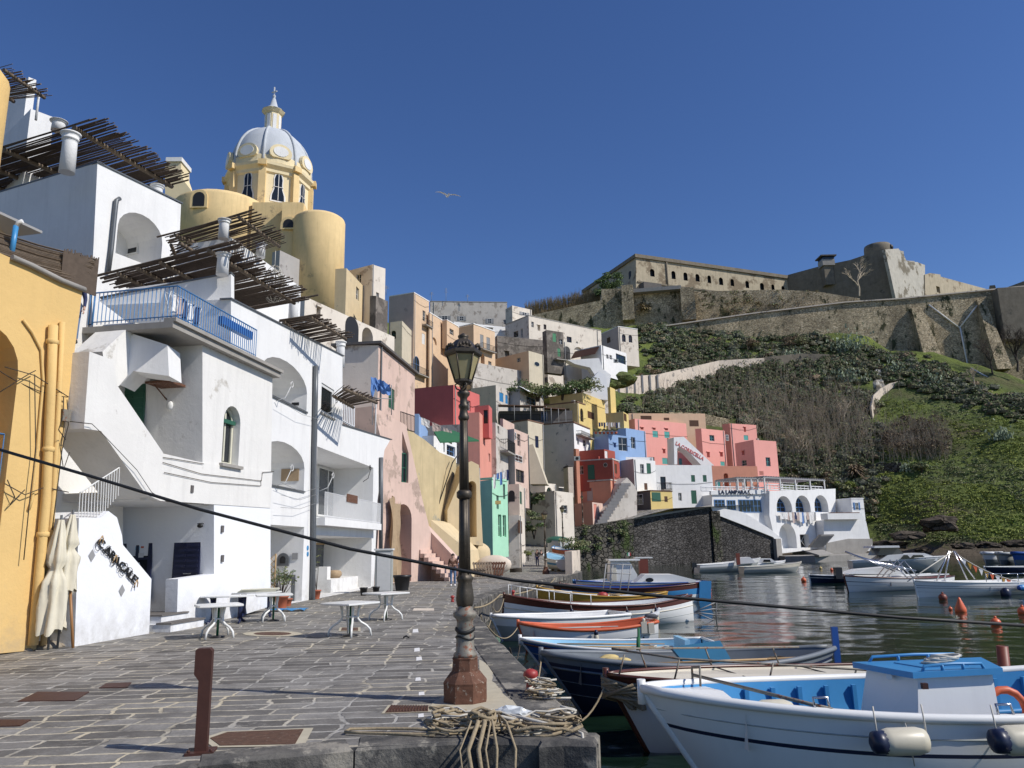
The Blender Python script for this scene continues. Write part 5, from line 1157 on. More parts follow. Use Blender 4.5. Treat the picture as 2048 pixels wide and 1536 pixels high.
wall('ramp_parapet',F.off(.35),[z_(1000,784),z_(1200,820),z_(1360,920),z_(1440,985),z_(1440,1045),z_(1385,975),z_(1200,900),z_(1015,828)],[],1.4,'white',hw)
F = Fac((Y(1266,1100,117).x,117),(Y(1432,1100,125).x,125));strip(F,(1262,1040),(1424,1014),-.6,.12,.3,'conc',hw,'coping')
# ================================================================== restaurant on the rocks
F = Fac((Y(1424,1000,126.4).x,126.4),(Y(1540,1000,130.5).x,130.5));F2 = Fac((Y(1540,1000,129.2).x,129.2),(Y(1668,1000,139).x,139))
rs = empty('restaurant',F2.p(0,0),'white seaside restaurant with blue arched windows and a roof pergola','restaurant')
wall('wing_wall',F,[z_(1006,712),z_(1366,705),z_(1400,900),z_(1400,1010),z_(1200,920),z_(1006,860)],[],8,'white',rs)
for q in ((1018,742,1085,788),(1098,745,1152,808),(1170,742,1310,822)):
    a,b = z_(q[0],q[1]),z_(q[2],q[3]);window(F,F.rect(a[0],a[1],b[0],b[1]),0,'frame_blue',parent=rs,bars=2 if q[2] < 1200 else 5,hbars=1,t=.12)
def zr(F,x0,y0,x1,y1): a,b = z_(x0,y0),z_(x1,y1);return F.rect(a[0],a[1],b[0],b[1])
hs = [zr(F2,1405,720,1500,820),zr(F2,1522,716,1614,822),zr(F2,1640,714,1725,820)];hb = zr(F2,1422,890,1527,1045);hg = zr(F2,1553,958,1608,1040);hd_ = zr(F2,1648,880,1695,968)
hq = zr(F2,1405,790,1422,822)
wall('main_wall',F2,[z_(1362,688),z_(1545,684),z_(1772,674),z_(1772,1000),z_(1730,1040),z_(1410,1080),z_(1388,960),z_(1362,840)],
     [(arch_poly(*h),1.4) for h in hs]+[(arch_poly(*hb),1.8),(rc(hg),1),(rc(hd_),.4)],9,'white',rs)
for h in hs: window(F2.off(-1.4),(h[0]+.3,h[1]-.1,h[2]+.1,h[3]-.25),.005,'frame_blue',parent=rs,arch=True,bars=2,hbars=2,t=.14)
window(F2.off(-.9),hg,0,'frame_white','dark',rs,bars=1,hbars=1,name='gate',t=.1)
mb = MB();Fg = F2.off(-.8);mb.tube([Fg.p(hg[0],hg[2],.1),Fg.p(hg[1],hg[3],.1)],.06,4);mb.tube([Fg.p(hg[1],hg[2],.1),Fg.p(hg[0],hg[3],.1)],.06,4);mb.build('gate_cross','frame_white',rs)
window(F2.off(-.38),hd_,0,'b_midblue',parent=rs,closed=True,name='door')
mb = MB();F2.box(mb,F2.uz(*z_(1380,1000))[0],F2.uz(*z_(1735,1000))[0],-1.2,F2.uz(*z_(1500,995))[1],.02,.3)
mbp = MB();ub0,ub1 = F2.uz(*z_(1392,1020))[0],F2.uz(*z_(1424,1020))[0];F2.box(mbp,ub0,ub1,-1,F2.uz(*z_(1400,985))[1],-.2,.4);mbp.build('plinth','conc',rs)
mb = MB();st0 = z_(1620,1040);
for i in range(11): p = Y(*z_(1618+6.4*i,1040-7*i),132-.1*i);mb.pp(p,(2.2,0,0),(0,1.2,0),(0,0,.3))
mb.build('stair','conc',rs)
FB = F.off(.25);wall('sign_band',FB,[z_(1000,690),z_(1040,684),z_(1340,682),z_(1340,708),z_(1000,712)],[],.5,'white',rs)
text_on(FB,'LA LAMPARA',z_(1048,706),z_(1222,706),7.5,'b_navy',rs,'letters',.05,.1)
mb = MB();u,z = FB.uz(*z_(1245,695));mb.tube([FB.p(u+.45*math.cos(t*.5+2),z+.45*math.sin(t*.5+2),.12) for t in range(8)],.08,5);mb.build('boat_mark','b_navy',rs)
for nm,FF,x0,x1,y0,y1 in (('railing',F,945,1355,690,664),('railing',F2,1355,1700,686,655)):
    a = FF.uz(*z_(x0,y0));b = FF.uz(*z_(x1,y0));zt_ = FF.uz(*z_((x0+x1)/2,y1))[1];z0_ = FF.uz(*z_((x0+x1)/2,y0))[1];railing(FF,a[0],b[0],z0_,zt_,-.3,'iron_white',rs,1.0,.06)
    mb = MB();FF.box(mb,a[0],b[0],(z0_+zt_)/2-.05,(z0_+zt_)/2+.08,-.36,-.26);mb.build('rail_bar','frame_white',rs)
for k,(FF,x0,x1,y0) in enumerate(((F,1165,1330,606),(F2,1330,1700,600))):
    a = FF.uz(*z_(x0,y0));b = FF.uz(*z_(x1,y0-4));zf = FF.uz(*z_(x0,685))[1];mb = MB();n_ = 26 if k else 12
    for i in range(n_): u = a[0]+(b[0]-a[0])*i/(n_-1);mb.pp(FF.p(u,a[1],0),FF.d*.12,FF.n*-6,V((0,0,.16)))
    FF.box(mb,a[0]-.3,b[0]+.3,a[1]-.22,a[1]-.02,-.2,.0);FF.box(mb,a[0]-.3,b[0]+.3,a[1]-.22,a[1]-.02,-6,-5.8)
    mb.build('roof_slats','frame_grey',rs)
    for i in range(5):
        for w_ in (-.1,-5.9): u = a[0]+(b[0]-a[0])*i/4;mb = MB();FF.box(mb,u-.09,u+.09,zf-.5,a[1]-.2,w_-.09,w_+.09);mb.build('post','frame_white',rs)
wl = empty('laundry',F2.p(1,F2.uz(*z_(1500,850))[1],.4),'row of white and dark washing strung under the blue arched windows','laundry');r = random.Random(8)
for i in range(15):
    x = 1410+i*15;u,z = F2.uz(*z_(x,822));mb = MB();h_ = r.uniform(.9,1.9);w_ = r.uniform(.5,.8);vs = [F2.p(u+a*w_/3,z-b*h_/3,.5+.05*math.sin(a*2+b+i)) for a in range(4) for b in range(4)]
    mb.add(vs,[(a*4+b,a*4+b+1,a*4+b+5,a*4+b+4) for a in range(3) for b in range(3)]);mb.build('garment',r.choice(['cloth_white','cloth_white','cloth_navy','mauve','cloth_blue','frame_grey']),wl)
mb = MB();mb.tube([F2.p(F2.uz(*z_(1402,822))[0],F2.uz(*z_(1402,821))[1],.5),F2.p(F2.uz(*z_(1640,822))[0],F2.uz(*z_(1640,821))[1],.5)],.02,4);mb.build('line','frame_grey',wl)
F3 = Fac((Y(1655,1050,134).x,134),(Y(1735,1050,136.5).x,136.5))
sr_ = empty('house',F3.p(4,0),'white battered sea room with blue shutters at the right end of the restaurant','house')
wall('lower_wall',F3,[z_(1700,870),z_(1945,842),z_(1962,880),z_(1985,985),z_(2002,1012),z_(1995,1060),z_(1715,1085),z_(1700,1000)],[],9,'white',sr_)
F4 = F3.off(.12);wall('plinth',F4,[z_(1715,1012),z_(1850,985),z_(2000,985),z_(2003,1015),z_(1960,1075),z_(1715,1085)],[],2,'conc',sr_)
mb = MB();r_ = zr(F3,1692,828,1905,866);F3.box(mb,r_[0],r_[1],r_[2],r_[3],-.5,1.3);mb.build('balcony','white',sr_)
mb = MB();F3.box(mb,r_[0]+.3,r_[1]-.5,r_[3],r_[3]+.12,1.2,1.32);mb.build('coping','rooftile',sr_)
H_('C','house','small white upper room with a blue shuttered window above the rocks',1720,1868,1944,738,850,136,18,'white',[('R',1893,760,1913,806,'o','frame_blue'),('L',1735,770,1765,815,'g','frame_grey')],sink=.5,coping='white')
pf_ = MB();a = [Y(*z_(1400,1090),136),Y(*z_(1760,1075),142)]
pl = [V((Y(1548,1100,128).x,123,0)),V((Y(1600,1100,126).x,120,0)),V((Y(1680,1100,127).x,123,0)),V((Y(1745,1100,130).x,129,0)),V((Y(1760,1100,138).x,142,0)),V((Y(1548,1100,138).x,140,0))]
for p in pl: p.z = -.1
pf_.prism(pl,V((0,0,-2.5)));pf_.build('landing_platform','conc',kind='structure')
mb = MB();mb.prism([Y(*z_(1585,1060),122),Y(*z_(1690,1052),126),Y(*z_(1760,1078),122),Y(*z_(1670,1086),119)],V((0,0,-.25)));mb.build('slipway','conc',kind='structure')
# ================================================================== fortress
def FF_(x0,y0,d0,x1,y1,d1): return Fac((Y(x0,y0,d0).x,d0),(Y(x1,y1,d1).x,d1))
ft = empty('fortress',Y(1400,590,245),'long weathered fortress block with a row of small arched windows on the hilltop','fortress')
Ff = FF_(1272,515,240,1633,566,269)
wins = [(1300,538,1309,553),(1343,542,1351,558),(1367,545,1375,561),(1391,548,1399,563),(1415,551,1422,566),(1438,555,1446,570),(1461,558,1468,572),(1491,562,1498,576),(1520,566,1528,580),(1543,569,1549,582),(1563,572,1569,584),(1584,575,1590,586),(1605,578,1611,590),(1370,576,1378,588),(1345,575,1353,587)]
rr = [Ff.rect(*w_) for w_ in wins]
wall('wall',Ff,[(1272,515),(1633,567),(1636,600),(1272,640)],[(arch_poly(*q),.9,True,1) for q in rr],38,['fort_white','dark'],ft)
for px_ in (1332,1633): fpipe(Ff,[(px_,523 if px_ < 1400 else 570),(px_+4,590)],.25,'fort_dark',ft,'pilaster')
mb = MB();z0 = Ff.uz(1272,515)[1];Ff.box(mb,-.6,Ff.uz(1633,566)[0]+.5,z0-.1,z0+1.1,-38,.6);mb.build('cornice','fort_dark',ft)
zl = Ff.uz(1300,567)[1];mb = MB();Ff.box(mb,0,Ff.uz(1560,580)[0],zl-.2,zl+.3,0,.35);mb.build('string_course','fort_dark',ft)
FsL = FF_(1145,592,278,1272,515,240);
q = FsL.rect(1258,542,1263,558);mb = MB();mb.prism([FsL.p(a,b,.05) for a,b in arch_poly(*q)],FsL.n*.1);mb.build('window','dark',ft)
mb = MB();a = Ff.uz(1278,575);Ff.box(mb,a[0],Ff.uz(1313,575)[0],a[1]-1.3,a[1]+1,0,3);mb.build('shed','conc_dark',ft)
ba = empty('bastion',Y(1769,560,255),'dark bastion with a lit sloping flank and a ruined drum on top','fortress')
FbL = FF_(1560,594,266,1793,596,240)
wall('shaded_flank',FbL,[(1560,590),(1575,550),(1641,532),(1700,520),(1735,508),(1740,500),(1768,499),(1794,600),(1560,606)],[],10,'fort_dark',ba)  # shaded side: its shade is put into the darker stone colour
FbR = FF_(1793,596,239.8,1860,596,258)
wall('lit_flank',FbR,[(1770,499),(1797,497),(1809,513),(1814,524),(1834,524),(1850,530),(1850,551),(1858,592),(1793,604)],[],1,'fort_pale',ba)  # sunlit side: the light is put into the paler stone colour
c = Y(1761,500,252);mb = MB();mb.lathe((c.x,254,c.z-4),[(4.6,0),(4.4,5.2),(4.2,6.2),(2.2,6.9)],18);mb.build('drum','fort_dark',ba)
q = FbR.rect(1775,487,1784,495);mb = MB();mb.ell((c.x+3.2,251.2,c.z+.6),(.9,.9,1.1));mb.build('opening','dark',ba)
for k,(x0,y0,x1,y1) in enumerate(((1797,500,1810,520),(1812,520,1832,540),(1833,527,1849,550))):
    mb = MB();a,b = Y(x0,y1,250+k*3),Y(x1,y0,250+k*3);mb.pp(a,(b.x-a.x,1,0),(-1,6,0),(0,0,b.z-a.z));mb.build('broken_wall','fort_pale',ba)
wt = empty('watchtower',Y(1653,545,256),'small watchtower cabin with a flat overhanging roof on the dark fortress wall','tower');c = Y(1653,531,254);mb = MB()
mb.box((c.x,254,c.z-3.0),(3.2,3.2,9));mb.build('shaft','fort_dark',wt);mb = MB();mb.box((c.x,254,c.z+.5),(4.2,4.2,2.2));mb.build('cabin','conc',wt)
mb = MB();mb.box((c.x,254,c.z+2.1),(4.0,4.0,1.1));mb.build('window_band','glass',wt);mb = MB();mb.box((c.x,254,c.z+2.85),(5.4,5.4,.4));mb.build('roof','conc_dark',wt)
rb_ = empty('fortress_wing',Y(1900,580,262),'pale low fortress wing stretching right from the bastion','fortress');Fr = FF_(1850,548,256,1984,584,285)
wall('wall',Fr,[(1850,549),(1860,546),(1881,549),(1881,553),(1984,581),(1984,620),(1850,620)],[(rc(Fr.rect(1873,573,1880,585)),1)],12,'fort_white',rb_)
Fr2 = FF_(1975,580,250,2200,545,235);f2 = empty('fortress_wing',Y(2030,590,248),'grey sloping fortress wall at the right edge of the ridge','fortress');wall('wall',Fr2,[(1980,584),(1979,571),(1990,570),(1994,582),(2048,562),(2200,530),(2200,640),(1980,640)],[],8,'fort_dark',f2)
tw_ = empty('retaining_wall',Y(1300,620,232),'upper stepped tuff retaining wall below the long fortress block','wall')
Fw = FF_(1060,628,236,1400,600,226)
wall('wall',Fw,[(1055,632),(1203,600),(1203,578),(1245,577),(1262,580),(1390,583),(1560,579),(1640,584),(1720,597),(1720,640),(1560,668),(1300,690),(1055,690)],[],8,'tuff',tw_)
for (x0,x1,y0,y1) in ((1245,1268,578,645),(1362,1390,583,645)):
    mb = MB();r_ = Fw.rect(x0,y0,x1,y1);Fw.box(mb,r_[0],r_[1],r_[2],r_[3]+.3,0,3.2);mb.build('buttress','tuff',tw_)
mb = MB();r_ = Fw.rect(1266,579,1362,586);Fw.box(mb,r_[0],r_[1],r_[2],r_[3],0,2.4);mb.build('walkway','conc',tw_)
lw = empty('retaining_wall',Y(1800,660,215),'great tuff retaining wall with a pale path coping and a fork of drain pipes','wall')
Fl = FF_(1330,652,222,2060,578,211)
wall('wall',Fl,[(1325,655),(1500,630),(1690,607),(1800,600),(2060,574),(2300,545),(2300,830),(2048,800),(1880,745),(1700,700),(1500,715),(1325,690)],[],4,'tuff',lw)
for a,b in (((1325,654),(1500,629)),((1500,629),(1690,606)),((1690,606),(1800,599)),((1800,599),(2060,573))): strip(Fl,a,b,-.5,.45,.35,'beige',lw,'coping')
for (x0,x1,y0,y1) in ((1826,1862,617,712),(1960,1990,600,720)):
    mb = MB();r_ = Fl.rect(x0,y0,x1,y1);b0 = Fl.p(r_[0],r_[2]-3,0);mb.add([Fl.p(r_[0],r_[2]-4,0),Fl.p(r_[0],r_[2]-4,6),Fl.p(r_[1],r_[2]-4,6),Fl.p(r_[1],r_[2]-4,0),Fl.p(r_[0],r_[3],0),Fl.p(r_[0],r_[3],.9),Fl.p(r_[1]-2,r_[3],.9),Fl.p(r_[1]-2,r_[3],0)],[(0,1,5,4),(1,2,6,5),(2,3,7,6),(4,5,6,7)]);mb.build('buttress','tuff',lw)
fpipe(Fl,[(1857,610),(1919,657)],.22,'frame_white',lw,'drain_pipe');fpipe(Fl,[(1957,607),(1919,655)],.22,'frame_white',lw,'drain_pipe');fpipe(Fl,[(1919,654),(1926,690),(1933,725),(1940,738)],.22,'frame_white',lw,'drain_pipe')
mb = MB();mb.tube([Y(1942,736,200),Y(1988,762,196),Y(1989,775,196)],.2,5);mb.build('drain_pipe','frame_white',lw)
fb_ = Fl.off(1.5);r_ = fb_.rect(1992,578,2070,640);mb = MB();fb_.box(mb,r_[0],r_[1],r_[2]-6,r_[3],-1.5,2);mb.build('corner_buttress','fort_dark',lw)
def hillwall(name,label,base,hpx,th,mat,cat='wall',cop=None):
    P = [HQ(*b) for b in base];t = empty(name,P[len(P)//2],label,cat);mb = MB();mc = MB();hh = hpx if hasattr(hpx,'__len__') else [hpx]*len(P)
    H = [p.y*h/1510 for p,h in zip(P,hh)]
    for k in range(len(P)-1):
        a,b = P[k],P[k+1];bk = V((0,th,0));dn = V((0,0,-2.5));ua,ub = V((0,0,H[k])),V((0,0,H[k+1]))
        mb.add([a+dn,b+dn,b+ub,a+ua,a+dn+bk,b+dn+bk,b+ub+bk,a+ua+bk],[(0,1,2,3),(5,4,7,6),(3,2,6,7),(4,0,3,7),(1,5,6,2)])
        if cop: mc.pp(a+ua-V((0,.15,0)),b+ub-a-ua,bk+V((0,.3,0)),V((0,0,.3)))
    mb.build('wall',mat,t)
    if cop: mc.build('coping',cop,t)
    return t,P,H
t,P,H = hillwall('retaining_wall','low pale garden wall with ribs above the yellow houses',[(1205,785),(1260,786),(1316,784),(1380,766),(1440,748),(1530,735)],[36,34,36,32,28,20],1.2,'beige')
for i in range(8):
    q = P[0].lerp(P[2],i/7)+V((0,-.3,0));mb = MB();mb.box(q+V((0,0,H[1]/2)),(.4,.5,H[1]+.3));mb.build('rib','frame_grey',t)
hillwall('retaining_wall','dark terrace wall under the prickly pears in mid slope',[(1530,730),(1600,728),(1660,722)],[16,22,14],1.0,'fort_dark')
hillwall('retaining_wall','short tan rubble wall behind the peach house',[(1340,848),(1400,850),(1460,856)],[24,24,18],1.2,'tuff')
hillwall('retaining_wall','small grey terrace wall in the grass above the restaurant',[(1728,948),(1765,946),(1804,944)],[16,20,19],1.0,'lava_rough')
hillwall('path_wall','pale curved path wall climbing the grassy slope',[(1746,838),(1750,812),(1764,792),(1782,778),(1800,770)],[26,22,16,12,8],1.0,'beige')
hillwall('path_wall','faint sloping path kerb at the right edge of the grassy slope',[(2012,806),(2030,818),(2060,830)],[4,4,4],1.0,'grey_wall')
t = empty('rock_slab',HQ(1755,760),'white scarred rock chute on the slope above the path wall','rock');mb = MB();vs = [];r = random.Random(2)
for i in range(9):
    f = i/8;xc = 1756-8*f+14*f*f;w_ = 2+22*f
    for j in range(6): p = HQ(xc+w_*(j/5-.5)*1.3,708+78*f);vs.append(p+V((0,-.6 if 0 < j < 5 and 0 < i < 8 else .8,r.uniform(-.2,.5))))
mb.add(vs,[(i*6+j,i*6+j+1,(i+1)*6+j+1,(i+1)*6+j) for i in range(8) for j in range(5)]);mb.build('rock','fort_pale',t)
mb = MB();vs = []
wt_ = [(1129,1063,108),(1206,1047,111.5),(1266,1038,114.6),(1280,1037,117.5),(1350,1026,121),(1422,1016,124.6),(1480,1050,127)]
for px,py,yd in wt_:
    p = Y(px,py+1,yd+.3);vs += [p,V((p.x*1.1,p.y*1.1,p.z+.5)),V((p.x*1.22,p.y*1.22,p.z+9))]
mb.add(vs,[(3*i+k,3*i+3+k,3*i+4+k,3*i+1+k) for i in range(len(wt_)-1) for k in (0,1)]);mb.build('terrace','conc',kind='structure',loc=(0,0,0))
# ================================================================== vegetation
NR_ = np.random.default_rng(11)
def inpoly(x,y,P):
    c = False;n = len(P)
    for i in range(n):
        x1,y1 = P[i];x2,y2 = P[(i+1) % n]
        if (y1 > y) != (y2 > y) and x < (x2-x1)*(y-y1)/(y2-y1)+x1: c = not c
    return c
def samples(P,n,jit=0):
    xs = [p[0] for p in P];ys = [p[1] for p in P];out = []
    while len(out) < n:
        x,y = RND.uniform(min(xs),max(xs)),RND.uniform(min(ys),max(ys))
        if inpoly(x,y,P): out.append(HQ(x+RND.gauss(0,jit),y+RND.gauss(0,jit*.35)))
    return out
def quads_mesh(name,Q,mats,midx=None,parent=None,loc=None,**kw):
    """Q: (n,4,3) array"""
    n = len(Q);Q = np.asarray(Q,dtype=np.float32)
    if loc is None: lo = Q.reshape(-1,3).min(0);hi = Q.reshape(-1,3).max(0);loc = ((lo[0]+hi[0])/2,(lo[1]+hi[1])/2,lo[2])
    Q = Q-np.array(loc,dtype=np.float32)
    me = bpy.data.meshes.new(name);me.vertices.add(n*4);me.vertices.foreach_set('co',Q.reshape(-1));me.loops.add(n*4);me.loops.foreach_set('vertex_index',np.arange(n*4,dtype=np.int32))
    me.polygons.add(n);me.polygons.foreach_set('loop_start',np.arange(0,n*4,4,dtype=np.int32));me.polygons.foreach_set('loop_total',np.full(n,4,dtype=np.int32))
    for mm in mats: me.materials.append(C(mm))
    if midx is not None: me.polygons.foreach_set('material_index',np.asarray(midx,dtype=np.int32))
    me.update(calc_edges=True);o = bpy.data.objects.new(name,me);COL.objects.link(o);o.location = loc
    if parent is not None:
        o.parent = parent;o.location = V(loc)-parent.location
    return tag(o,kw.get('label'),kw.get('cat'),kw.get('group'),kw.get('kind'))
def leaves(cs,rs,per,size,flat=.7,shell=.45):
    """clump centres (n,3), radii (n,), leaves per clump"""
    cs = np.asarray(cs,dtype=float);rs = np.asarray(rs,dtype=float);n = len(cs)*per
    C_ = np.repeat(cs,per,0);R_ = np.repeat(rs,per)
    d = NR_.normal(size=(n,3));d /= np.linalg.norm(d,axis=1)[:,None];d[:,2] = np.abs(d[:,2])*1.0-.15
    rr = R_*(shell+(1-shell)*NR_.random(n));p = C_+d*rr[:,None]*np.array([1,1,flat])
    a = NR_.normal(size=(n,3))+d*.0;a /= np.linalg.norm(a,axis=1)[:,None];b = np.cross(a,NR_.normal(size=(n,3))+d);b /= np.linalg.norm(b,axis=1)[:,None]
    s_ = (size*(.55+.9*NR_.random(n)))[:,None];a *= s_*.5;b *= s_*.32
    return np.stack([p-a-b*.6,p+a*.2-b,p+a+b*.4,p-a*.3+b],1)
def sticks(P,hmin,hmax,w,lean=.35,br=3):
    out = []
    for p in P:
        h = RND.uniform(hmin,hmax);x,y = RND.gauss(0,lean)*h*.5,RND.gauss(0,lean)*h*.5;t = V((p.x+x,p.y+y,p.z+h));m_ = p.lerp(t,.5)+V((RND.gauss(0,.12)*h*.5,0,0))
        segs = [(p-V((0,0,.4)),m_,w),(m_,t,w*.6)]
        for _ in range(br): s0 = p.lerp(m_,RND.uniform(.4,1)) if RND.random() < .4 else m_.lerp(t,RND.uniform(0,.8));segs.append((s0,s0+V((RND.gauss(0,.3)*h*.45,RND.gauss(0,.2)*h*.4,RND.uniform(.12,.42)*h)),w*.45))
        for a,b,ww in segs:
            d = V((1,0,0))*ww*.5;e = V((0,1,0))*ww*.5
            out.append([a-d,a+d,b+d*.6,b-d*.6]);out.append([a-e,a+e,b+e*.6,b-e*.6])
    return np.array([[tuple(v) for v in q] for q in out])
B1 = [(1300,790),(1500,720),(1640,780),(1750,790),(1745,900),(1700,950),(1570,945),(1556,880),(1470,835),(1300,835)]
S1 = [(1268,655),(1400,645),(1520,640),(1690,690),(1860,722),(1990,790),(2060,800),(2060,850),(1900,800),(1780,765),(1640,770),(1500,740),(1300,752)]
S2 = [(1235,800),(1320,790),(1500,735),(1640,770),(1750,790),(1745,830),(1600,830),(1480,830),(1240,835)]
S3 = [(1560,840),(1740,840),(1760,960),(1740,1040),(1590,950),(1560,930)]
G1 = [(1760,800),(1860,790),(2060,850),(2060,1085),(1760,1085),(1745,1000),(1760,900)]
P = samples(S1,1300,8)+samples(S2,420,10)+samples(S3,420,14)+samples(B1,620,14);rs = [RND.uniform(.7,2.1) for _ in P]
cid = np.array([(0 if MN.noise(p*.09) > .12 else 1 if MN.noise(p*.09+V((9,0,0))) > 0 else 2) if RND.random() < .75 else RND.randrange(4) for p in P])
Q = leaves([(p.x,p.y-.2,p.z+.1) for p in P],rs,54,.42,.75,.72)
def mounds(name,P,rs,k,mats,cid,**kw):
    nu,nv = 10,5;th = np.linspace(0,2*np.pi,nu+1)[:-1];ph = np.linspace(-.25,np.pi/2,nv);T,H2 = np.meshgrid(th,ph);ux,uy,uz = (np.cos(T)*np.cos(H2)).ravel(),(np.sin(T)*np.cos(H2)).ravel(),np.sin(H2).ravel();Q = [];mi = []
    idx = np.array([(j*nu+i,j*nu+(i+1) % nu,(j+1)*nu+(i+1) % nu,(j+1)*nu+i) for j in range(nv-1) for i in range(nu)])
    for p,r_,c_ in zip(P,rs,cid):
        n_ = 1+.14*NR_.standard_normal(len(ux));v = np.stack([p.x+ux*r_*k*n_,p.y+uy*r_*k*n_,p.z+uz*r_*k*.72*n_],1);Q.append(v[idx]);mi += [c_]*len(idx)
    return quads_mesh(name,np.concatenate(Q),mats,mi,**kw)
quads_mesh('hillside_scrub',Q,['leaf_greygreen','leaf_olive','leaf_dark','leaf_brown'],np.repeat(cid,70),kind='stuff',label='grey-green and olive scrub covering the slope under the fortress wall',cat='scrub')
mounds('scrub_mounds',P,rs,.74,['scrub_core_grey','scrub_core','scrub_core','leaf_brown'],cid,kind='stuff',label='rounded twiggy cores of the bushes massed on the hillside',cat='scrub')
P = samples(G1,3400);cid = np.array([0 if MN.noise(p*.06) > .0 else 1 if RND.random() < .7 else 2 for p in P])
Q = leaves([(p.x,p.y,p.z-.1) for p in P],[RND.uniform(.3,.9) for _ in P],22,.3,.35)
quads_mesh('grass_tufts',Q,['leaf_bright','leaf_olive','leaf_dark'],np.repeat(cid,22),kind='stuff',label='uneven grass and weeds on the bright green seaward slope',cat='grass')
B2 = [(1768,880),(1800,862),(1880,862),(1906,885),(1900,922),(1775,925)]
Q = np.concatenate([sticks(samples(B1,1100,32),1.6,5.2,.09),sticks(samples([(1480,800),(1740,820),(1735,920),(1560,930)],750,26),3,7,.1)])
quads_mesh('bare_brushwood',Q,['bark'],kind='stuff',label='leafless grey brushwood spread over the middle of the hillside',cat='brushwood')
Q = sticks(samples(B2,420),3,5.5,.1,.3)
t = empty('thicket',HQ(1835,920),'rounded brown leafless thicket alone on the bright grass slope','thicket')
quads_mesh('stems',Q,['bark'],parent=t);cs = [(p.x,p.y,p.z+RND.uniform(1.5,3.5)) for p in samples(B2,120)];quads_mesh('twigs',leaves(cs,[1.2]*120,60,.28),['leaf_brown','bark_dark'],NR_.integers(0,2,7200),parent=t)
P = []
for _ in range(1100): x_ = RND.uniform(1050,1200);P.append(Y(x_,630-(x_-1060)*.2+RND.uniform(-4,3),RND.uniform(237,241)))
quads_mesh('ridge_reeds',sticks(P,2,4.5,.14,.25,1),['reed'],kind='stuff',label='dry straw-coloured reeds on the ridge left of the fortress',cat='reeds')
P = [Y(RND.uniform(1200,1345),RND.uniform(590,640),RND.uniform(222,225)) for _ in range(200)]
def bush(label,px,py,R,mats,per=900,yd=None,flat=.8,size=.35,name='shrub',cat='shrub',group=None,lumps=9):
    p = HQ(px,py) if yd is None else Y(px,py,yd);t = empty(name,p,label,cat,group)
    cs = [];rs = []
    for i in range(lumps): a = RND.uniform(0,6.3);k = RND.uniform(.1,.75)*R;cs.append((p.x+k*math.cos(a),p.y+k*math.sin(a),p.z+R*flat*RND.uniform(.15,.9)));rs.append(R*RND.uniform(.3,.55))
    Q = leaves(cs,rs,per//lumps,size);mi = np.repeat(np.arange(lumps) % len(mats),per//lumps)
    quads_mesh('foliage',Q,mats,mi,parent=t)
    mb = MB();
    for i in range(4): mb.tube([p-V((0,0,.5)),p+V((RND.uniform(-.2,.2)*R,RND.uniform(-.2,.2)*R,R*.35)),V(cs[i])],[R*.05,R*.035,R*.015],5)
    mb.build('stem','bark_dark',t);return t
for lab,px,py,R,ms in (('round dark evergreen bush beside the small grey terrace wall',1843,945,2.6,['leaf_dark','leaf_olive']),
    ('broad olive bush against the foot of the tuff wall, mid slope',1590,695,3.6,['leaf_olive','leaf_brown']),('large brown-green bush left of the broad olive bush',1500,700,3.2,['leaf_olive','leaf_brown']),
    ('bushy green tree left in the village garden patch',1030,784,3.8,['leaf_dark','leaf_olive']),('tall dark shrub in the middle of the village garden patch',1075,782,4.6,['leaf_dark','leaf_olive']),
    ('grey-green shrub touching the white ramp in the village garden',1125,779,4.4,['leaf_dark','leaf_greygreen']),('dense shrub right end of the village garden patch',1160,772,4.2,['leaf_dark','leaf_olive']),
    ('yellow-green flowering bush behind the restaurant roof',1690,985,3.0,['leaf_bright','leaf_olive']),('small lime bush above the sea room',1735,1045,1.8,['leaf_bright','leaf_olive']),
    ('dark scrub bush at the right edge of the white hillside house',1300,760,3.2,['leaf_dark','leaf_brown']),('low blue-green bush on the right slope shoulder',1945,790,2.2,['leaf_greygreen','leaf_olive'])):
    bush(lab,px,py+(16 if 'village garden' in lab else 0),R,ms,1500,yd=133 if 'village garden' in lab else None,flat=.5 if 'village garden' in lab else .8)
bush('dark leafy creeper bush by the lane houses',1062,1012,2.3,['leaf_dark','leaf_olive'],1500,yd=98,size=.3)
bush('narrow climbing plant over the lane wall',1068,1070,1.6,['leaf_dark','leaf_olive'],900,yd=96,flat=2.0,size=.25)
bush('small wild bush at the house foot in the lane',1056,1113,.7,['leaf_olive','leaf_bright'],400,yd=79,size=.12)
bush('weeds spilling over the harbour wall end',1150,1105,1.6,['leaf_olive','leaf_dark'],900,yd=72,size=.16)
for k,(px,py,h) in enumerate(((1172,1075,4),(1200,1085,2),(1228,1070,3.2),(1250,1060,2))):
    p = Y(px,py,[110,111,112.5,113.5][k]-.4);t = empty('ivy',p,['leftmost ivy curtain hanging on the harbour wall','second ivy tuft on the harbour wall from the left','long ivy strand on the harbour wall before the dark recess','short ivy tuft beside the dark recess of the harbour wall'][k],'ivy')
    cs = [(p.x+RND.gauss(0,.4),p.y,p.z+RND.uniform(-h/2,h/2)) for _ in range(8)];quads_mesh('foliage',leaves(cs,[.5]*8,40,.22),['leaf_dark','leaf_olive'],NR_.integers(0,2,320),parent=t)
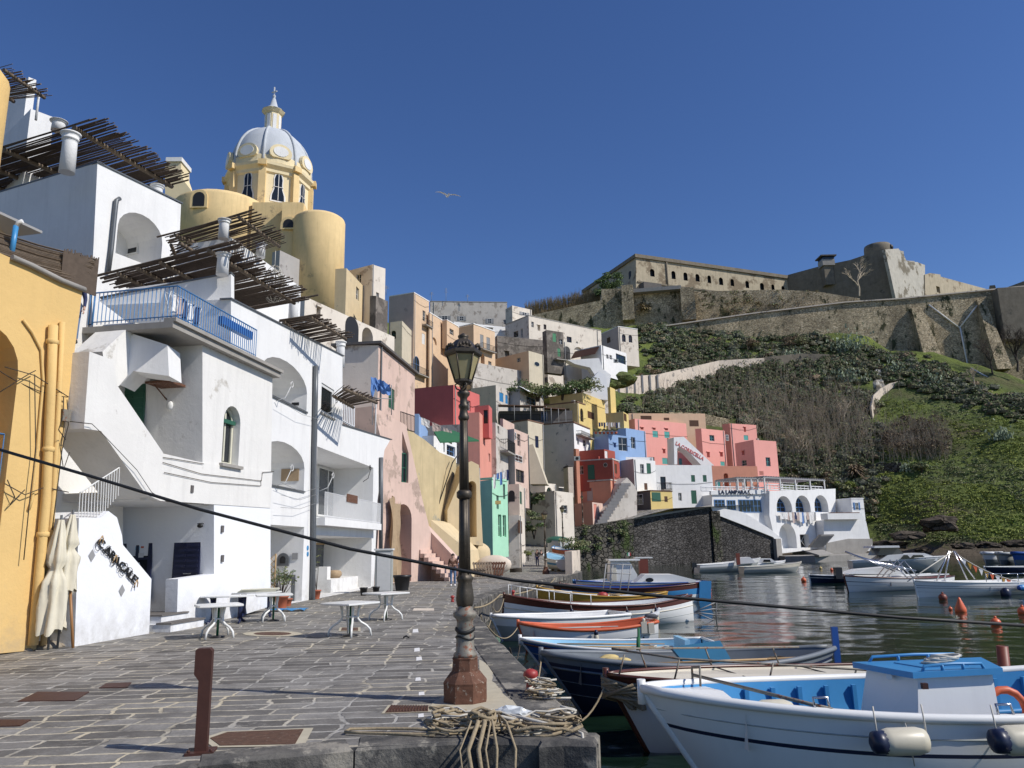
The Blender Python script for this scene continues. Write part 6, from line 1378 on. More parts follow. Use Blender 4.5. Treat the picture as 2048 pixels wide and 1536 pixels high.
def cactus(label,px,py,R,n):
    p = HQ(px,py);t = empty('prickly_pear',p,label,'cactus');mb = MB()
    for i in range(n):
        c = p+V((RND.gauss(0,.45)*R,RND.gauss(0,.3)*R,abs(RND.gauss(0,.5))*R));a = RND.uniform(0,3.1);e = V((math.cos(a),math.sin(a),RND.uniform(-.3,.3)));u = V((RND.uniform(-.4,.4),RND.uniform(-.3,.3),1)).normalized();q = RND.uniform(.24,.42)
        nn = e.cross(u).normalized()*.05
        pts = [c+e*q*.6*math.cos(k*.785)+u*q*math.sin(k*.785) for k in range(8)];mb.prism(pts,nn)
    mb.build('foliage','leaf_cactus',t)
for lab,px,py,R,n in (('tall pale prickly pear clump below the tuff wall',1703,705,5,420),('prickly pear clump left of the tall one on the slope',1585,720,2.8,150),('long prickly pear patch between grass and scrub',1700,765,4,260),('sparse prickly pears beside the path wall',1790,745,3,110),('flat prickly pear patch on the right grass slope',2005,880,2.6,150),('small prickly pear beside the round dark bush',1812,943,1.8,80),('prickly pear cluster at mid slope above the path wall',1865,770,3,120)):
    cactus(lab,px,py,R,n)
def spiky(label,px,py,R,n=160,mat='leaf_brown',name='dry_palm'):
    p = HQ(px,py);t = empty(name,p,label,'palm');Q = []
    for i in range(n):
        a = RND.uniform(0,6.3);el = RND.uniform(-.2,1.3);d = V((math.cos(a)*math.cos(el),math.sin(a)*math.cos(el),math.sin(el)));l = R*RND.uniform(.7,1.1);b0 = p+V((0,0,R*.35));m_ = b0+d*l*.6;e = m_+V((d.x*l*.4,d.y*l*.4,d.z*l*.2-.25*l));s_ = V((-math.sin(a),math.cos(a),0))*.08*R*.4
        Q.append([b0-s_,b0+s_,m_+s_*1.5,m_-s_*1.5]);Q.append([m_-s_*1.5,m_+s_*1.5,e+s_*.2,e-s_*.2])
    quads_mesh('fronds',np.array([[tuple(v) for v in q] for q in Q]),[mat],parent=t);mb = MB();mb.lathe(p-V((0,0,.5)),[(R*.14,0),(R*.12,R*.5)],8);mb.build('trunk','bark_dark',t)
spiky('brown spiky dead palm on the slope above the restaurant',1712,958,3.6);spiky('small dry agave beside the dead palm',1655,975,2.2,90);spiky('pale dead palm against the upper tuff wall',1290,632,4.5,150,'reed')
def baretree(label,p,h,n=4,mat='bark',dens=5):
    t = empty('bare_tree',p,label,'tree');mb = MB();mt_ = MB()
    def grow(a,d,l,r_,k,mbx):
        b = a+d*l;mbx.tube([a,a.lerp(b,.5)+V((RND.gauss(0,.05)*l,RND.gauss(0,.05)*l,0)),b],[r_,r_*.85,r_*.65],5 if k < 2 else 3,caps=False)
        if k < n:
            for _ in range(3 if k else dens): grow(b if RND.random() < .6 else a.lerp(b,RND.uniform(.5,1)),(d+V((RND.gauss(0,.5),RND.gauss(0,.5),RND.gauss(0,.25)+.1))).normalized(),l*RND.uniform(.55,.8),r_*.6,k+1,mt_)
    grow(p-V((0,0,.4)),V((0,0,1)),h*.35,h*.022,0,mb)
    mb.build('trunk',mat,t);mt_.build('branches',mat,t);return t
baretree('pale leafless tree standing in front of the dark bastion flank',Y(1718,590,236),15,4)
baretree('leafless dark tree at the right edge below the tuff wall',Y(2035,740,196),14,5,'bark_dark',6)
baretree('second leafless dark tree left of the one at the right edge',Y(1985,745,198),10,5,'bark_dark')
baretree('thin white leafless tree at the end of the drain pipe',HQ(1950,775),7,4)
baretree('leafless tree among the brushwood above the pink hotel',HQ(1500,890),9,4);baretree('leafless tree right of the pink hotel roof',HQ(1600,920),9,4);baretree('leafless tree on the slope left of the path wall',HQ(1690,850),8,4)
p = Y(1218,575,250);t = empty('ivy',p,'dark ivy mass covering the left end of the long fortress','ivy');cs = [tuple(Y(RND.uniform(1195,1240),RND.uniform(548,592),236)) for _ in range(40)]
quads_mesh('foliage',leaves(cs,[1.8]*40,80,.5),['leaf_dark'],parent=t)
P = [Y(RND.uniform(1400,1640),RND.uniform(583,625),222) for _ in range(60)];quads_mesh('wall_weeds',leaves([tuple(p) for p in P],[RND.uniform(.6,2) for _ in P],60,.4),['leaf_olive','leaf_brown'],NR_.integers(0,2,3600),kind='stuff',label='weeds growing out of the upper tuff wall',cat='weeds')
def rock(label,px,py,R,yd=None,fl=.7,mat='rock'):
    p = HQ(px,py) if yd is None else Y(px,py,yd);bm = bmesh.new();bmesh.ops.create_icosphere(bm,subdivisions=3,radius=1)
    for v in bm.verts: k = 1+.45*MN.fractal(v.co*1.1+V((px,0,0)),.8,2,4)+(.12 if v.co.z > .3 else 0);v.co = V((v.co.x*k*R*1.25,v.co.y*k*R,max(v.co.z,-.5)*k*R*fl))
    mb = MB();mb.add([v.co+p for v in bm.verts],[tuple(v.index for v in f.verts) for f in bm.faces]);bm.free();return mb.build('rock',mat,None,label=label,cat='rock')
rock('big overhanging tuff boulder on the shore below the grass',1880,1052,2.5,146,.7)
for i,(px,py,R,l) in enumerate(((1760,1085,2.2,'grey shore rock right beside the sea room'),(1790,1088,2.8,'tall shore rock left of the dark cave'),(1845,1098,1.8,'round low rock in front of the dark cave'),(1925,1090,2.4,'flat rock ledge right of the big boulder'),(1975,1088,2.6,'long flat rock ledge near the inflatable boats'),(2035,1086,2.8,'outermost rock ledge at the right edge'),(1815,1070,3.4,'shadowed cave rock under the big boulder'))):
    rock(l,px,py+4,R*.62,139-i*.6,.42)
rock('grassy rock ledge carrying the white hillside house',1222,766,3.6,151,.5,'hill');rock('smaller rock ledge left below the white hillside house',1196,774,3.0,148,.5,'hill')
# ================================================================== boats
def boat(label,bow,stern,yb,ys,beam,bands,inner='b_white',rail='b_white',name='rowing_boat',cat='boat',transom=.75,sag=.18,rake=.35,deck=(),floor=.12,benches=(.35,.6),floor_mat=None,group=None,wl=WZ,flare=.75,NS=26,deck_mat=None,rub=None,draft=.25,bench_mat=None,rail_r=.035):
    """bow, stern: pixels of the gunwale ends; yb, ys: their distances"""
    b = Y(*bow,yb);s_ = Y(*stern,ys);d = V((s_.x-b.x,s_.y-b.y,0));Ln = d.length;d.normalize();n = V((-d.y,d.x,0))
    if n.y > 0: n = -n
    zb,zs = b.z,s_.z;t_ = empty(name,(b+s_)*.5*1.0,label,cat,group);t_.location.z = wl
    def sheer(t): return zb*(1-t)+zs*t-4*sag*t*(1-t)
    def hb(t):
        a = min(1,t/.48);f = (1-(1-a)**2.1)**.8
        if t > .6: g = (t-.6)/.4;f *= 1-(1-transom)*g**1.8
        return beam/2*f+.02
    def P(t,s,side):
        w = hb(t)*((1-s**2.4)**.55*(1-.22*(1-flare)*s));w *= 1-(1-min(1,t/.3))*.45*s
        z = sheer(t)+(wl-draft-sheer(t))*s
        x = Ln*t+rake*s*(1-min(1,t/.25))**1.5-(.0 if transom > .3 else rake*.6)*s*max(0,(t-.8)/.2)
        return b+d*x+n*w*side+V((0,0,z-b.z))
    ss = sorted(set([round(x[1],3) for x in bands]+[i/9 for i in range(10)]));ss = [ss[0]]+[b_ for a_,b_ in zip(ss[:-1],ss[1:]) if b_-a_ > .012];M_ = len(ss)-1;mb = MB();mats = [x[0] for x in bands]
    for side in (1,-1):
        vs = [P(i/NS,ss[j],side) for i in range(NS+1) for j in range(M_+1)]
        base = len(mb.v);mb.v += [tuple(v) for v in vs]
        for i in range(NS):
            for j in range(M_):
                q = [i*(M_+1)+j,(i+1)*(M_+1)+j,(i+1)*(M_+1)+j+1,i*(M_+1)+j+1]
                if side < 0: q = q[::-1]
                s_c = (ss[j]+ss[j+1])/2;mi = next((k for k,x in enumerate(bands) if s_c <= x[1]),len(bands)-1)
                mb.f.append(tuple(base+k for k in q));mb.m.append(mi);mb.sm.append(True)
    if transom > .15:
        vs = [P(1,ss[j],1) for j in range(M_+1)]+[P(1,ss[j],-1) for j in range(M_+1)]
        mb.add(vs,[(j,j+1,M_+1+j+1,M_+1+j) for j in range(M_)],0)
    mb.build('hull',mats,t_)
    mi_ = MB();zf = max(wl+floor,min(zb,zs)-sag-.75)
    def In(t,k,side):
        q = P(t,k,side);c = b+d*(Ln*t);v = V((q.x,q.y,0))-V((c.x,c.y,0));l = v.dot(n)*side;l2 = max(.0,l-.05)
        return V((q.x,q.y,q.z))-n*side*(l-l2)
    for side in (1,-1):
        vs = []
        for i in range(NS+1):
            t = .012+.98*i/NS;sh = sheer(t);kf = max(.1,min(.8,(sh-zf)/(sh-(wl-draft))))
            for k in (0,.33,.66,1): vs.append(In(t,kf*k,side))
        fs = [(i*4+j,i*4+j+1,(i+1)*4+j+1,(i+1)*4+j) for i in range(NS) for j in range(3)]
        mi_.add(vs,fs,0,True)
    mi_.build('inner_hull',inner,t_)
    mf = MB();vs = []
    for i in range(NS+1):
        t = .012+.98*i/NS;sh = sheer(t);kf = max(.1,min(.8,(sh-zf)/(sh-(wl-draft))));a,c = In(t,kf,1),In(t,kf,-1);vs += [a,c]
    mf.add(vs,[(2*i,2*i+2,2*i+3,2*i+1) for i in range(NS)]);mf.build('floor',floor_mat or inner,t_)
    mr = MB()
    for side in (1,-1): mr.tube([P(i/NS,0,side)+V((0,0,.012)) for i in range(NS+1)],rail_r,6,flat=1.0)
    if transom > .15: mr.tube([P(1,0,1)+V((0,0,.012)),P(1,0,-1)+V((0,0,.012))],rail_r,6)
    mr.build('gunwale',rail,t_)
    if rub:
        mr = MB()
        for side in (1,-1): mr.tube([P(i/NS,rub[1],side) for i in range(NS+1)],.022,5)
        mr.build('rubbing_strake',rub[0],t_)
    for bt in benches:
        w = hb(bt)-.06;c = P(bt,0,1)-n*hb(bt);mb = MB();z = sheer(bt)-.16;o = V((c.x,c.y,z))-n*w;mb.pp(o,n*2*w,d*.24,V((0,0,.035)));mb.build('bench',bench_mat or inner,t_)
    for (t0,t1) in deck:
        mb = MB();vs = [];K = 10
        for i in range(K+1):
            t = t0+(t1-t0)*i/K;w = hb(t)-.02;c = b+d*(Ln*t);zz = sheer(t)-.03
            vs += [V((c.x,c.y,zz))-n*w,V((c.x,c.y,zz+.06)),V((c.x,c.y,zz))+n*w]
        mb.add(vs,[(3*i,3*i+1,3*i+4,3*i+3) for i in range(K)]+[(3*i+1,3*i+2,3*i+5,3*i+4) for i in range(K)]);e0 = 3*K if t0 < .3 else 0
        mb.add([vs[e0],vs[e0+1],vs[e0+2],vs[e0+2]-V((0,0,.4)),vs[e0]-V((0,0,.4))],[(0,1,2,3,4)]);mb.build('deck',deck_mat or rail,t_)
    mb = MB();mb.tube([P(0,s,1)-n*.02 for s in (0,.15,.3,.5,.7,.9)],.045,6);mb.tube([b+V((0,0,.1)),b-V((0,0,.15))],.05,6);mb.build('stem',rail,t_)
    class O: pass
    o = O();o.t = t_;o.P = P;o.b = b;o.d = d;o.n = n;o.L = Ln;o.sheer = sheer;o.hb = hb;o.zf = zf
    def at(t,off,z): c = b+d*(Ln*t)+n*off;return V((c.x,c.y,z))
    o.at = at;return o
def part(o,nm,mat,mb,**k): return mb.build(nm,mat,o.t,**k)
def fender(o,t,off=.08,l=.5,r_=.1,horiz=False,mat='fender_white',cap='b_navy',drop=.3,side=1):
    p = o.P(t,0,side);q = p+o.n*side*(r_+off)+V((0,0,-drop));ax = o.d if horiz else V((0,0,-1));mb = MB();e = empty('fender',q,'fender','fender');bpy.data.objects.remove(e)
    a = q-ax*l/2;pts = [a,a+ax*.04,a+ax*.12,a+ax*(l-.12),a+ax*(l-.04),a+ax*l];mb.tube(pts,[r_*.45,r_*.8,r_,r_,r_*.8,r_*.45],12)
    f = mb.build('fender',mat,o.t);mc = MB();mc.tube([a-ax*.08,a-ax*.02,a+ax*.05],[r_*.45,r_*.75,r_*.86],10);mc.build('fender_cap',cap,f)
    mc = MB();mc.tube([p+V((0,0,.04)),a-ax*.06],.01,4);mc.build('line','rope_white',f)
def rope(label,pts,r_,mat='rope',name='rope',sagv=0,n=14,group=None):
    out = []
    for a,b in zip(pts[:-1],pts[1:]):
        a,b = V(a),V(b)
        for i in range(n): t = i/n;out.append(a.lerp(b,t)-V((0,0,4*sagv*t*(1-t))))
    out.append(V(pts[-1]));mb = MB();mb.tube(out,r_,6);return mb.build(name,mat,None,label=label,cat='rope',group=group)
# --- 1 big white boat
B1 = boat('big white boat with blue inside and blue-roofed wheelhouse in the right foreground',(1283,1378),(2560,1330),8.85,9.4,2.5,[('b_white',.21),('b_navy',.235),('b_white',1)],'b_midblue','b_white','fishing_boat',rake=1.1,sag=.19,benches=(),deck=((.0,.12),),floor_mat='b_grey',transom=.7,rail_r=.05,draft=.3,NS=40)
for k in range(16):
    t = .14+k*.05
    mb = MB();a = B1.P(t,.02,-1)+B1.n*.07;mb.pp(a-V((0,0,.03)),B1.d*.05,B1.n*.05,V((0,0,-.5)));mb.build('rib','b_blue' if False else 'b_midblue',B1.t)
mb = MB();mb.tube([B1.P(t/20,.3,-1)+B1.n*.12 for t in range(3,19)],.04,5);mb.build('stringer','b_midblue',B1.t)
def uu(px,py,yd): return Y(px,py,yd)
wy0,wy1 = 9.05,10.1
c0,c1 = Y(1705,1435,wy0),Y(2010,1430,wy0);t0,t1 = Y(1730,1357,wy0),Y(1990,1350,wy0);zf_ = B1.zf
z1_ = t0.z;mb = MB()
vs = [(Y(1712,1430,wy0).x,wy0,zf_),(Y(1995,1430,wy0).x,wy0+.1,zf_),(Y(1995,1430,wy1).x+.02,wy1,zf_),(Y(1712,1430,wy1).x-.1,wy1,zf_)]
fx0,fx1 = Y(1829,1375,wy0-.35).x,Y(1996,1358,wy0).x
pl0 = [V((Y(1700,1425,9.75).x,9.75,zf_)),V((Y(1826,1440,8.95).x,8.95,zf_)),V((Y(2003,1425,9.1).x,9.1,zf_)),V((Y(1960,1425,9.95).x,9.95,zf_))]
pl1 = [V((Y(1733,1335,9.7).x,9.7,z1_)),V((Y(1838,1378,9.0).x,9.0,z1_)),V((Y(1985,1352,9.15).x,9.15,z1_)),V((Y(1950,1335,9.85).x,9.85,z1_))]
mb.add(pl0+pl1,[(0,1,5,4),(1,2,6,5),(2,3,7,6),(3,0,4,7),(4,5,6,7)]);wh = mb.build('wheelhouse','b_white',B1.t)
ctr = sum(pl1,V((0,0,0)))/4;mb = MB();rf = [ctr+(p-ctr)*1.2+V((0,0,.01)) for p in pl1];mb.prism(rf,V((0,0,.065)));ro_ = mb.build('roof','b_midblue',wh)
mb = MB();mb.prism([ctr+(p-ctr)*.6+V((0,0,.062)) for p in pl1],V((0,0,.025)));mb.build('hatch','b_midblue',ro_)
for a,b in ((rf[1],rf[2]),(rf[0],rf[3])):
    a2,b2 = a.lerp(b,.08)+V((0,0,.05)),a.lerp(b,.78)+V((0,0,.05));k = (ctr-a)*.07;k.z = 0;a2 += k;b2 += k;mb = MB();mb.tube([a2,a2.lerp(b2,.05)+V((0,0,.07)),a2.lerp(b2,.5)+V((0,0,.08)),a2.lerp(b2,.95)+V((0,0,.07)),b2],.018,6)
    for q in (.33,.66): mb.tube([a2.lerp(b2,q),a2.lerp(b2,q)+V((0,0,.08))],.018,6)
    mb.build('grab_rail','b_midblue',ro_)
mb = MB();r = random.Random(6)
for i in range(7): mb.tube([ctr+V((.16*math.cos(k*.5+i)+r.uniform(-.02,.02)+.02*i,.09*math.sin(k*.5+i),.1+.012*i+.008*math.sin(k))) for k in range(14)],.014,6)
mb.build('coiled_rope','rope_white',None,label='coiled pale rope lying on the blue wheelhouse roof',cat='rope')
mb = MB();p = Y(1849,1372,8.9);mb.box(p,(.06,.05,.06));mb.build('lamp','rust_brown',wh);mb = MB();p = pl1[1].lerp(pl1[0],.5)+V((0,0,-.02));mb.tube([p+V((-.03,-.03,0)),p+V((-.07,-.09,0))],.035,10);mb.build('lamp','b_white',wh)
def fend2(p,ax,l,r_,o):
    mb = MB();a = p-ax*l/2;mb.tube([a,a+ax*.03,a+ax*.1,a+ax*(l-.1),a+ax*(l-.03),a+ax*l],[r_*.5,r_*.85,r_,r_,r_*.85,r_*.4],18);f = mb.build('fender','fender_white',o.t)
    mb = MB();mb.tube([a-ax*.07,a-ax*.04,a+ax*.05],[r_*.35,r_*.8,r_*.9],14);mb.build('fender_cap','b_navy',f)
    for e in (a,a+ax*l): mb = MB();mb.tube([e,e+V((0,.02,.18)),e+V((.01,.06,.3))],.008,4);mb.build('line','rope_white',f)
fend2(Y(1806,1483,7.6),B1.d,.47,.12,B1);fend2(Y(2045,1480,7.62),B1.d,.47,.13,B1)
mb = MB();p = Y(1548,1422,9.1);mb.tube([p-B1.d*.25,p-B1.d*.2,p-B1.d*.12,p+B1.d*.12,p+B1.d*.2,p+B1.d*.25],[.03,.09,.12,.12,.09,.03],14);mb.build('float','fender_white',None,label='cream float lying inside the bow of the big white boat',cat='float')
mb = MB();c = Y(2015,1420,9.6);mb.tube([c+V((.22*math.cos(a*.45),.03*math.sin(a*.45),.22*math.sin(a*.45)))for a in range(15)],.045,8);mb.build('lifebuoy','b_orange',None,label='orange lifebuoy half hidden behind the blue-roofed wheelhouse',cat='lifebuoy')
mb = MB();a = B1.P(.1,0,-1);mb.tube([a,a+V((0,0,.18)),a+V((.05,-.2,.22)),a+V((.02,-.3,.02))],.014,5);mb.tube([a+V((0,0,.1)),B1.P(.22,0,1)+V((0,0,.05))],.02,5);mb.build('bow_fittings','lampgrey',B1.t)
# --- 2 cream decked boat
B2 = boat('cream decked boat with rope-wrapped bow and grey rails behind the big white boat',(1212,1350),(2030,1338),11.7,13.0,1.9,[('b_brown',.2),('b_white',1)],'b_cream','b_brown','decked_boat',rake=.7,sag=.05,benches=(),deck=((.0,.98),),deck_mat='b_cream',transom=.8,rail_r=.03,NS=30)
mb = MB()
for k,t in enumerate((.02,.12,.3,.48)): q = B2.P(t,0,1);mb.tube([q,q+V((.1,0,.3))],.014,5)
mb.tube([B2.P(0,0,1)+V((.1,0,.36)),B2.P(.12,0,1)+V((.1,0,.3)),B2.P(.48,0,1)+V((.1,0,.22)),B2.P(.62,0,1)+V((.1,0,.15)),B2.P(.66,0,1)],.017,6)
for k,t in enumerate((.12,.3,.48)): q = B2.P(t,0,-1);mb.tube([q,q+V((-.1,0,.32))],.014,5)
mb.tube([B2.P(0,0,1)+V((.1,0,.36)),B2.P(.12,0,-1)+V((-.1,0,.32)),B2.P(.55,0,-1)+V((-.1,0,.3))],.017,6);mb.build('railing','lampgrey',B2.t)
mb = MB();r = random.Random(5)
for i in range(16):
    t = .01+.05*r.random();q = B2.P(t,.05+.3*r.random(),1);w = B2.P(t,.05+.3*r.random(),-1);c = B2.b-B2.d*.06;mb.tube([w,w-B2.d*.05,c+V((0,0,r.uniform(-.3,0))),q-B2.d*.05+B2.n*.03,q],.025,5)
mb.build('bow_rope','rope',B2.t)
mb = MB();c = B2.at(.45,0,B2.sheer(.45)+.03)
for t,w in ((.3,.9),(.52,.95)): mb.pp(B2.at(t,-.9,B2.sheer(t)+.01),B2.n*1.8,B2.d*.03,V((0,0,.012)))
mb.build('deck_seam','dark',B2.t)
# --- 3 dark grey-navy boat
B3 = boat('dark navy boat with grey gunwales and a tall blue rudder post',(1082,1306),(1662,1296),14.3,15.7,1.9,[('b_grey',.12),('b_navy',.8),('b_blue',1)],'b_grey','b_grey','rowing_boat',rake=.9,sag=.16,benches=(.35,),transom=.1,rail_r=.05,NS=30,deck=((0,.1),),rub=('b_grey',.18))
mb = MB();e = B3.P(1,0,1)-B3.n*.02;mb.pp(e+V((-.02,-.03,-.75)),(.12,0,0),(0,.06,0),(0,0,1.15));mb.build('rudder_post','b_blue',B3.t)
p0,p1 = B3.at(.46,-.75,B3.sheer(.5)+.18),B3.at(.46,.1,B3.sheer(.5)-.1)
mb = MB();mb.prism([B3.at(.45,-.3,B3.sheer(.5)+.2),B3.at(.62,-.25,B3.sheer(.5)+.28),B3.at(.6,.5,B3.sheer(.5)-.12),B3.at(.46,.45,B3.sheer(.5)-.18)],V((0,.05,-.05)));mb.pp(B3.at(.44,.4,B3.zf),B3.d*.9,B3.n*-.9,V((0,0,.35)));mb.build('engine_box','b_teal',B3.t)
mb = MB();r = random.Random(2)
for k in range(10): q = B3.at(.2+.03*r.random(),r.uniform(-.2,.5),B3.sheer(.2)-.02+.05*r.random());mb.ell(q,(.16,.1,.05),8,5)
mb.build('oilskin','yellow_bright',None,label='crumpled yellow oilskin lying over the dark navy boat',cat='oilskin')
# --- 4 two-tone blue boat
B4 = boat('open boat light blue inside with a deep blue hull and light blue stripe',(1040,1278),(1418,1282),19.0,19.3,1.85,[('b_ltblue',.04),('b_blue',.62),('b_midblue',1)],'b_ltblue','b_white',rake=.8,sag=.12,benches=(.3,.55,.75),transom=.6,rub=('b_brown',.1))
mb = MB();c = B4.at(.84,-.5,B4.sheer(.9)-.3);mb.pp(c,B4.d*.12,B4.n*1.0,V((0,0,.42)));mb.build('stern_board','b_ltblue',B4.t)
mb = MB();q = Y(1276,1330,17.2);mb.tube([q-V((0,0,.5)),Y(1277,1256,17.2)],.03,6);mb.tube([Y(1277,1275,17.2),Y(1276,1310,17.15)],.045,6);mb.build('mooring_pole','net_green',None,label='thin dark green pole standing between the blue boats',cat='pole')
# --- 5 white with orange inside
B5 = boat('white worn rowing boat with a bright orange inside and gunwale',(1036,1246),(1303,1240),22.8,23.3,1.7,[('b_white',1)],'b_orange','b_orange',rake=.35,sag=.17,benches=(.3,.58),transom=.72,deck=((0,.1),),rail_r=.045)
mb = MB()
for k in range(9): q = B5.P(.08+.1*k,.35,1)+B5.n*.01;mb.ell(q,(.025,.02,.025),6,4)
mb.build('rivet_spots','dark',B5.t)
fender(B5,.52,.02,.3,.07,cap='b_navy',drop=.2);mb = MB();q = Y(1288,1255,22.5);mb.box(q,(.16,.14,.3));mb.ell(q+V((0,0,.2)),(.05,.05,.06));mb.box(q+V((.2,0,-.02)),(.16,.14,.28));mb.build('jerrycan','b_cream',None,label='pair of cream plastic canisters hung on the orange boat stern',cat='canister')
# --- 6 white plastic dinghy
B6 = boat('plain white moulded dinghy between the orange and the brown striped boat',(982,1232),(1238,1226),25.5,27.2,1.8,[('b_white',.28),('b_greylt',1)],'b_white','b_white','dinghy',rake=.5,sag=.06,benches=(.35,.7),transom=.85,deck=((0,.25),),rail_r=.05)
mb = MB();q = B6.at(.6,0,B6.sheer(.6)-.3);mb.box(q,(.8,.6,.35));mb.build('seat_box','cloth_tan',B6.t)
# --- 7 long brown striped
B7 = boat('long white boat with a glossy dark brown band and thin bow rails',(1008,1190),(1380,1190),29.3,31.0,2.3,[('b_brown',.17),('b_white',1)],'b_white','b_brown','gozzo',rake=-.1,sag=.35,benches=(.5,),transom=.12,deck=((0,.38),),deck_mat='b_white',NS=34,rail_r=.04,rub=('b_cream',.3))
for t in (.3,.58,.74): fender(B7,t,.02,.5,.09,drop=.45)
mb = MB();q0 = None
for t in (.03,.1,.2,.3,.4): q = B7.P(t,0,1)+V((0,0,.4));mb.tube([B7.P(t,0,1),q],.014,4);mb.tube([q0,q],.016,5) if q0 else None;q0 = q
q0 = None
for t in (.03,.1,.2,.3,.4): q = B7.P(t,0,-1)+V((0,0,.4));mb.tube([B7.P(t,0,-1),q],.014,4);mb.tube([q0,q],.016,5) if q0 else None;q0 = q
mb.build('railing','frame_white',B7.t)
mb = MB();e = B7.P(.98,.4,1);
for k in range(4): mb.tube([e+V((.1,-.2,-.1)),e+V((1.0,-.1+.1*k,.25-.25*k))],.02,4)
mb.tube([e+V((1.0,-.1,.25)),e+V((1.0,.2,-.5))],.02,4);mb.build('stern_ladder','frame_grey',B7.t)
# --- 8 mustard boat
B8 = boat('narrow boat with a mustard yellow band over a blue hull',(1074,1175),(1334,1184),35,35.5,1.9,[('b_mustard',.35),('b_blue',1)],'b_white','b_mustard','gozzo',rake=.2,sag=.25,benches=(.4,.7),transom=.1,deck=((0,.18),),deck_mat='b_white')
mb = MB();mb.ell(B8.at(.5,0,B8.sheer(.5)+.02),(.25,.2,.14),8,5);mb.build('red_can','red_paint',None,label='small red can standing in the mustard yellow boat',cat='can')
# --- 9 blue stern boat with brown and blue stripes
B9 = boat('white boat with brown and light blue stripes and a bright blue rudder',(1120,1168),(1398,1166),42.0,41.0,2.5,[('b_brown',.2),('b_midblue',.45),('b_white',1)],'b_blue','b_brown','gozzo',rake=.2,sag=.2,benches=(.4,),transom=.12,NS=30)
mb = MB();e = B9.P(1,0,1);mb.pp(e+V((-.1,-.1,-1.0)),(.6,0,0),(0,.08,0),(.1,0,1.1));mb.build('rudder','b_midblue',B9.t)
mb = MB();
for k,x in enumerate((1212,1226,1246,1262)): mb.tube([Y(x-8,1195,39+.4*(k % 2)),Y(x,1128,39.4+.4*(k % 2))],.03,5)
for y in (1128,1146,1162): mb.tube([Y(1210,y,39.4),Y(1262,y+2,39.6)],.025,5)
mb.build('lift_frame','frame_grey',B9.t)
# --- white cabin boat behind
B10 = boat('white motor boat with a porthole cabin moored behind the striped boat',(1150,1162),(1404,1162),48.0,49.0,2.6,[('b_white',.3),('b_blue',.45),('b_navy',1)],'b_white','b_blue','motor_boat',rake=.3,sag=.08,benches=(),transom=.8,deck=((.5,.98),),deck_mat='b_white')
mb = MB();a,b_ = Y(1282,1164,48),Y(1352,1148,48);mb.prism([Y(1272,1165,47.6),Y(1290,1149,47.6),Y(1348,1149,47.6),Y(1392,1160,47.6),Y(1392,1166,47.6)],(0,1.6,0));cb = mb.build('cabin','b_white',B10.t)
mb = MB();mb.tube([Y(1298,1160,47.5)+V((0,0,0)),Y(1298,1160,47.5)+V((0,.02,0))],.01,4);q = Y(1299,1160,47.55);mb.prism([q+V((.24*math.cos(k*.52),0,.13*math.sin(k*.52))) for k in range(12)],(0,-.03,0));mb.build('porthole','glass',cb)
# --- small fishing boat with white wheelhouse
B11 = boat('small sky blue fishing boat carrying a tall white wheelhouse',(1146,1162),(1260,1168),53.5,53.0,2.2,[('b_midblue',.5),('b_blue',1)],'b_greylt','b_midblue','fishing_boat',rake=.3,sag=.1,benches=(.3,),transom=.6)
mb = MB();mb.prism([Y(1219,1172,52),Y(1221,1122,52),Y(1258,1121,52),Y(1275,1150,52),Y(1270,1172,52)],(0,1.5,0));wh2 = mb.build('wheelhouse','b_white',B11.t);mb = MB();mb.prism([Y(1219,1122,51.8),Y(1280,1121,51.8),Y(1280,1118.5,51.8),Y(1218,1119,51.8)],(0,2,0));mb.build('roof','b_white',wh2)
mb = MB();mb.pp(Y(1223,1165,51.96),(.35,0,0),(0,.03,0),(0,0,1.1));mb.build('door','b_cream',wh2)
mb = MB();mb.pp(Y(1280,1152,56),(.62,0,0),(0,.5,0),(0,0,1.15));po = mb.build('post','b_redbrown',None,label='square rust red chimney post with a white top plate among the boats',cat='post');
mb = MB();q = Y(1270,1117,56);mb.pp(q,(1.25,0,0),(0,.8,0),(0,0,.08));mb.build('plate','b_white',po)
fl = empty('flag',Y(1256,1118,52),'tiny green white and red flag on the small wheelhouse roof','flag')
for k,m_ in enumerate(('leafgreen','cloth_white','red_paint')): mb = MB();q = Y(1254,1112,52)+V((.09*k,0,.0));mb.pp(q,(.09,0,0),(0,.01,0),(0,0,.22));mb.build('stripe',m_,fl)
boat('faded blue open boat moored against the harbour wall',(1158,1163),(1218,1158),58,59,1.9,[('b_midblue',1)],'b_white','b_greylt',rake=.2,sag=.08,benches=(.5,),transom=.5)
boat('low dark brown boat tucked between mustard and white boats',(1108,1170),(1210,1176),45,45.5,1.8,[('b_brown',.4),('b_greylt',1)],'b_grey','b_brown',rake=.2,sag=.1,benches=(.5,),transom=.5)
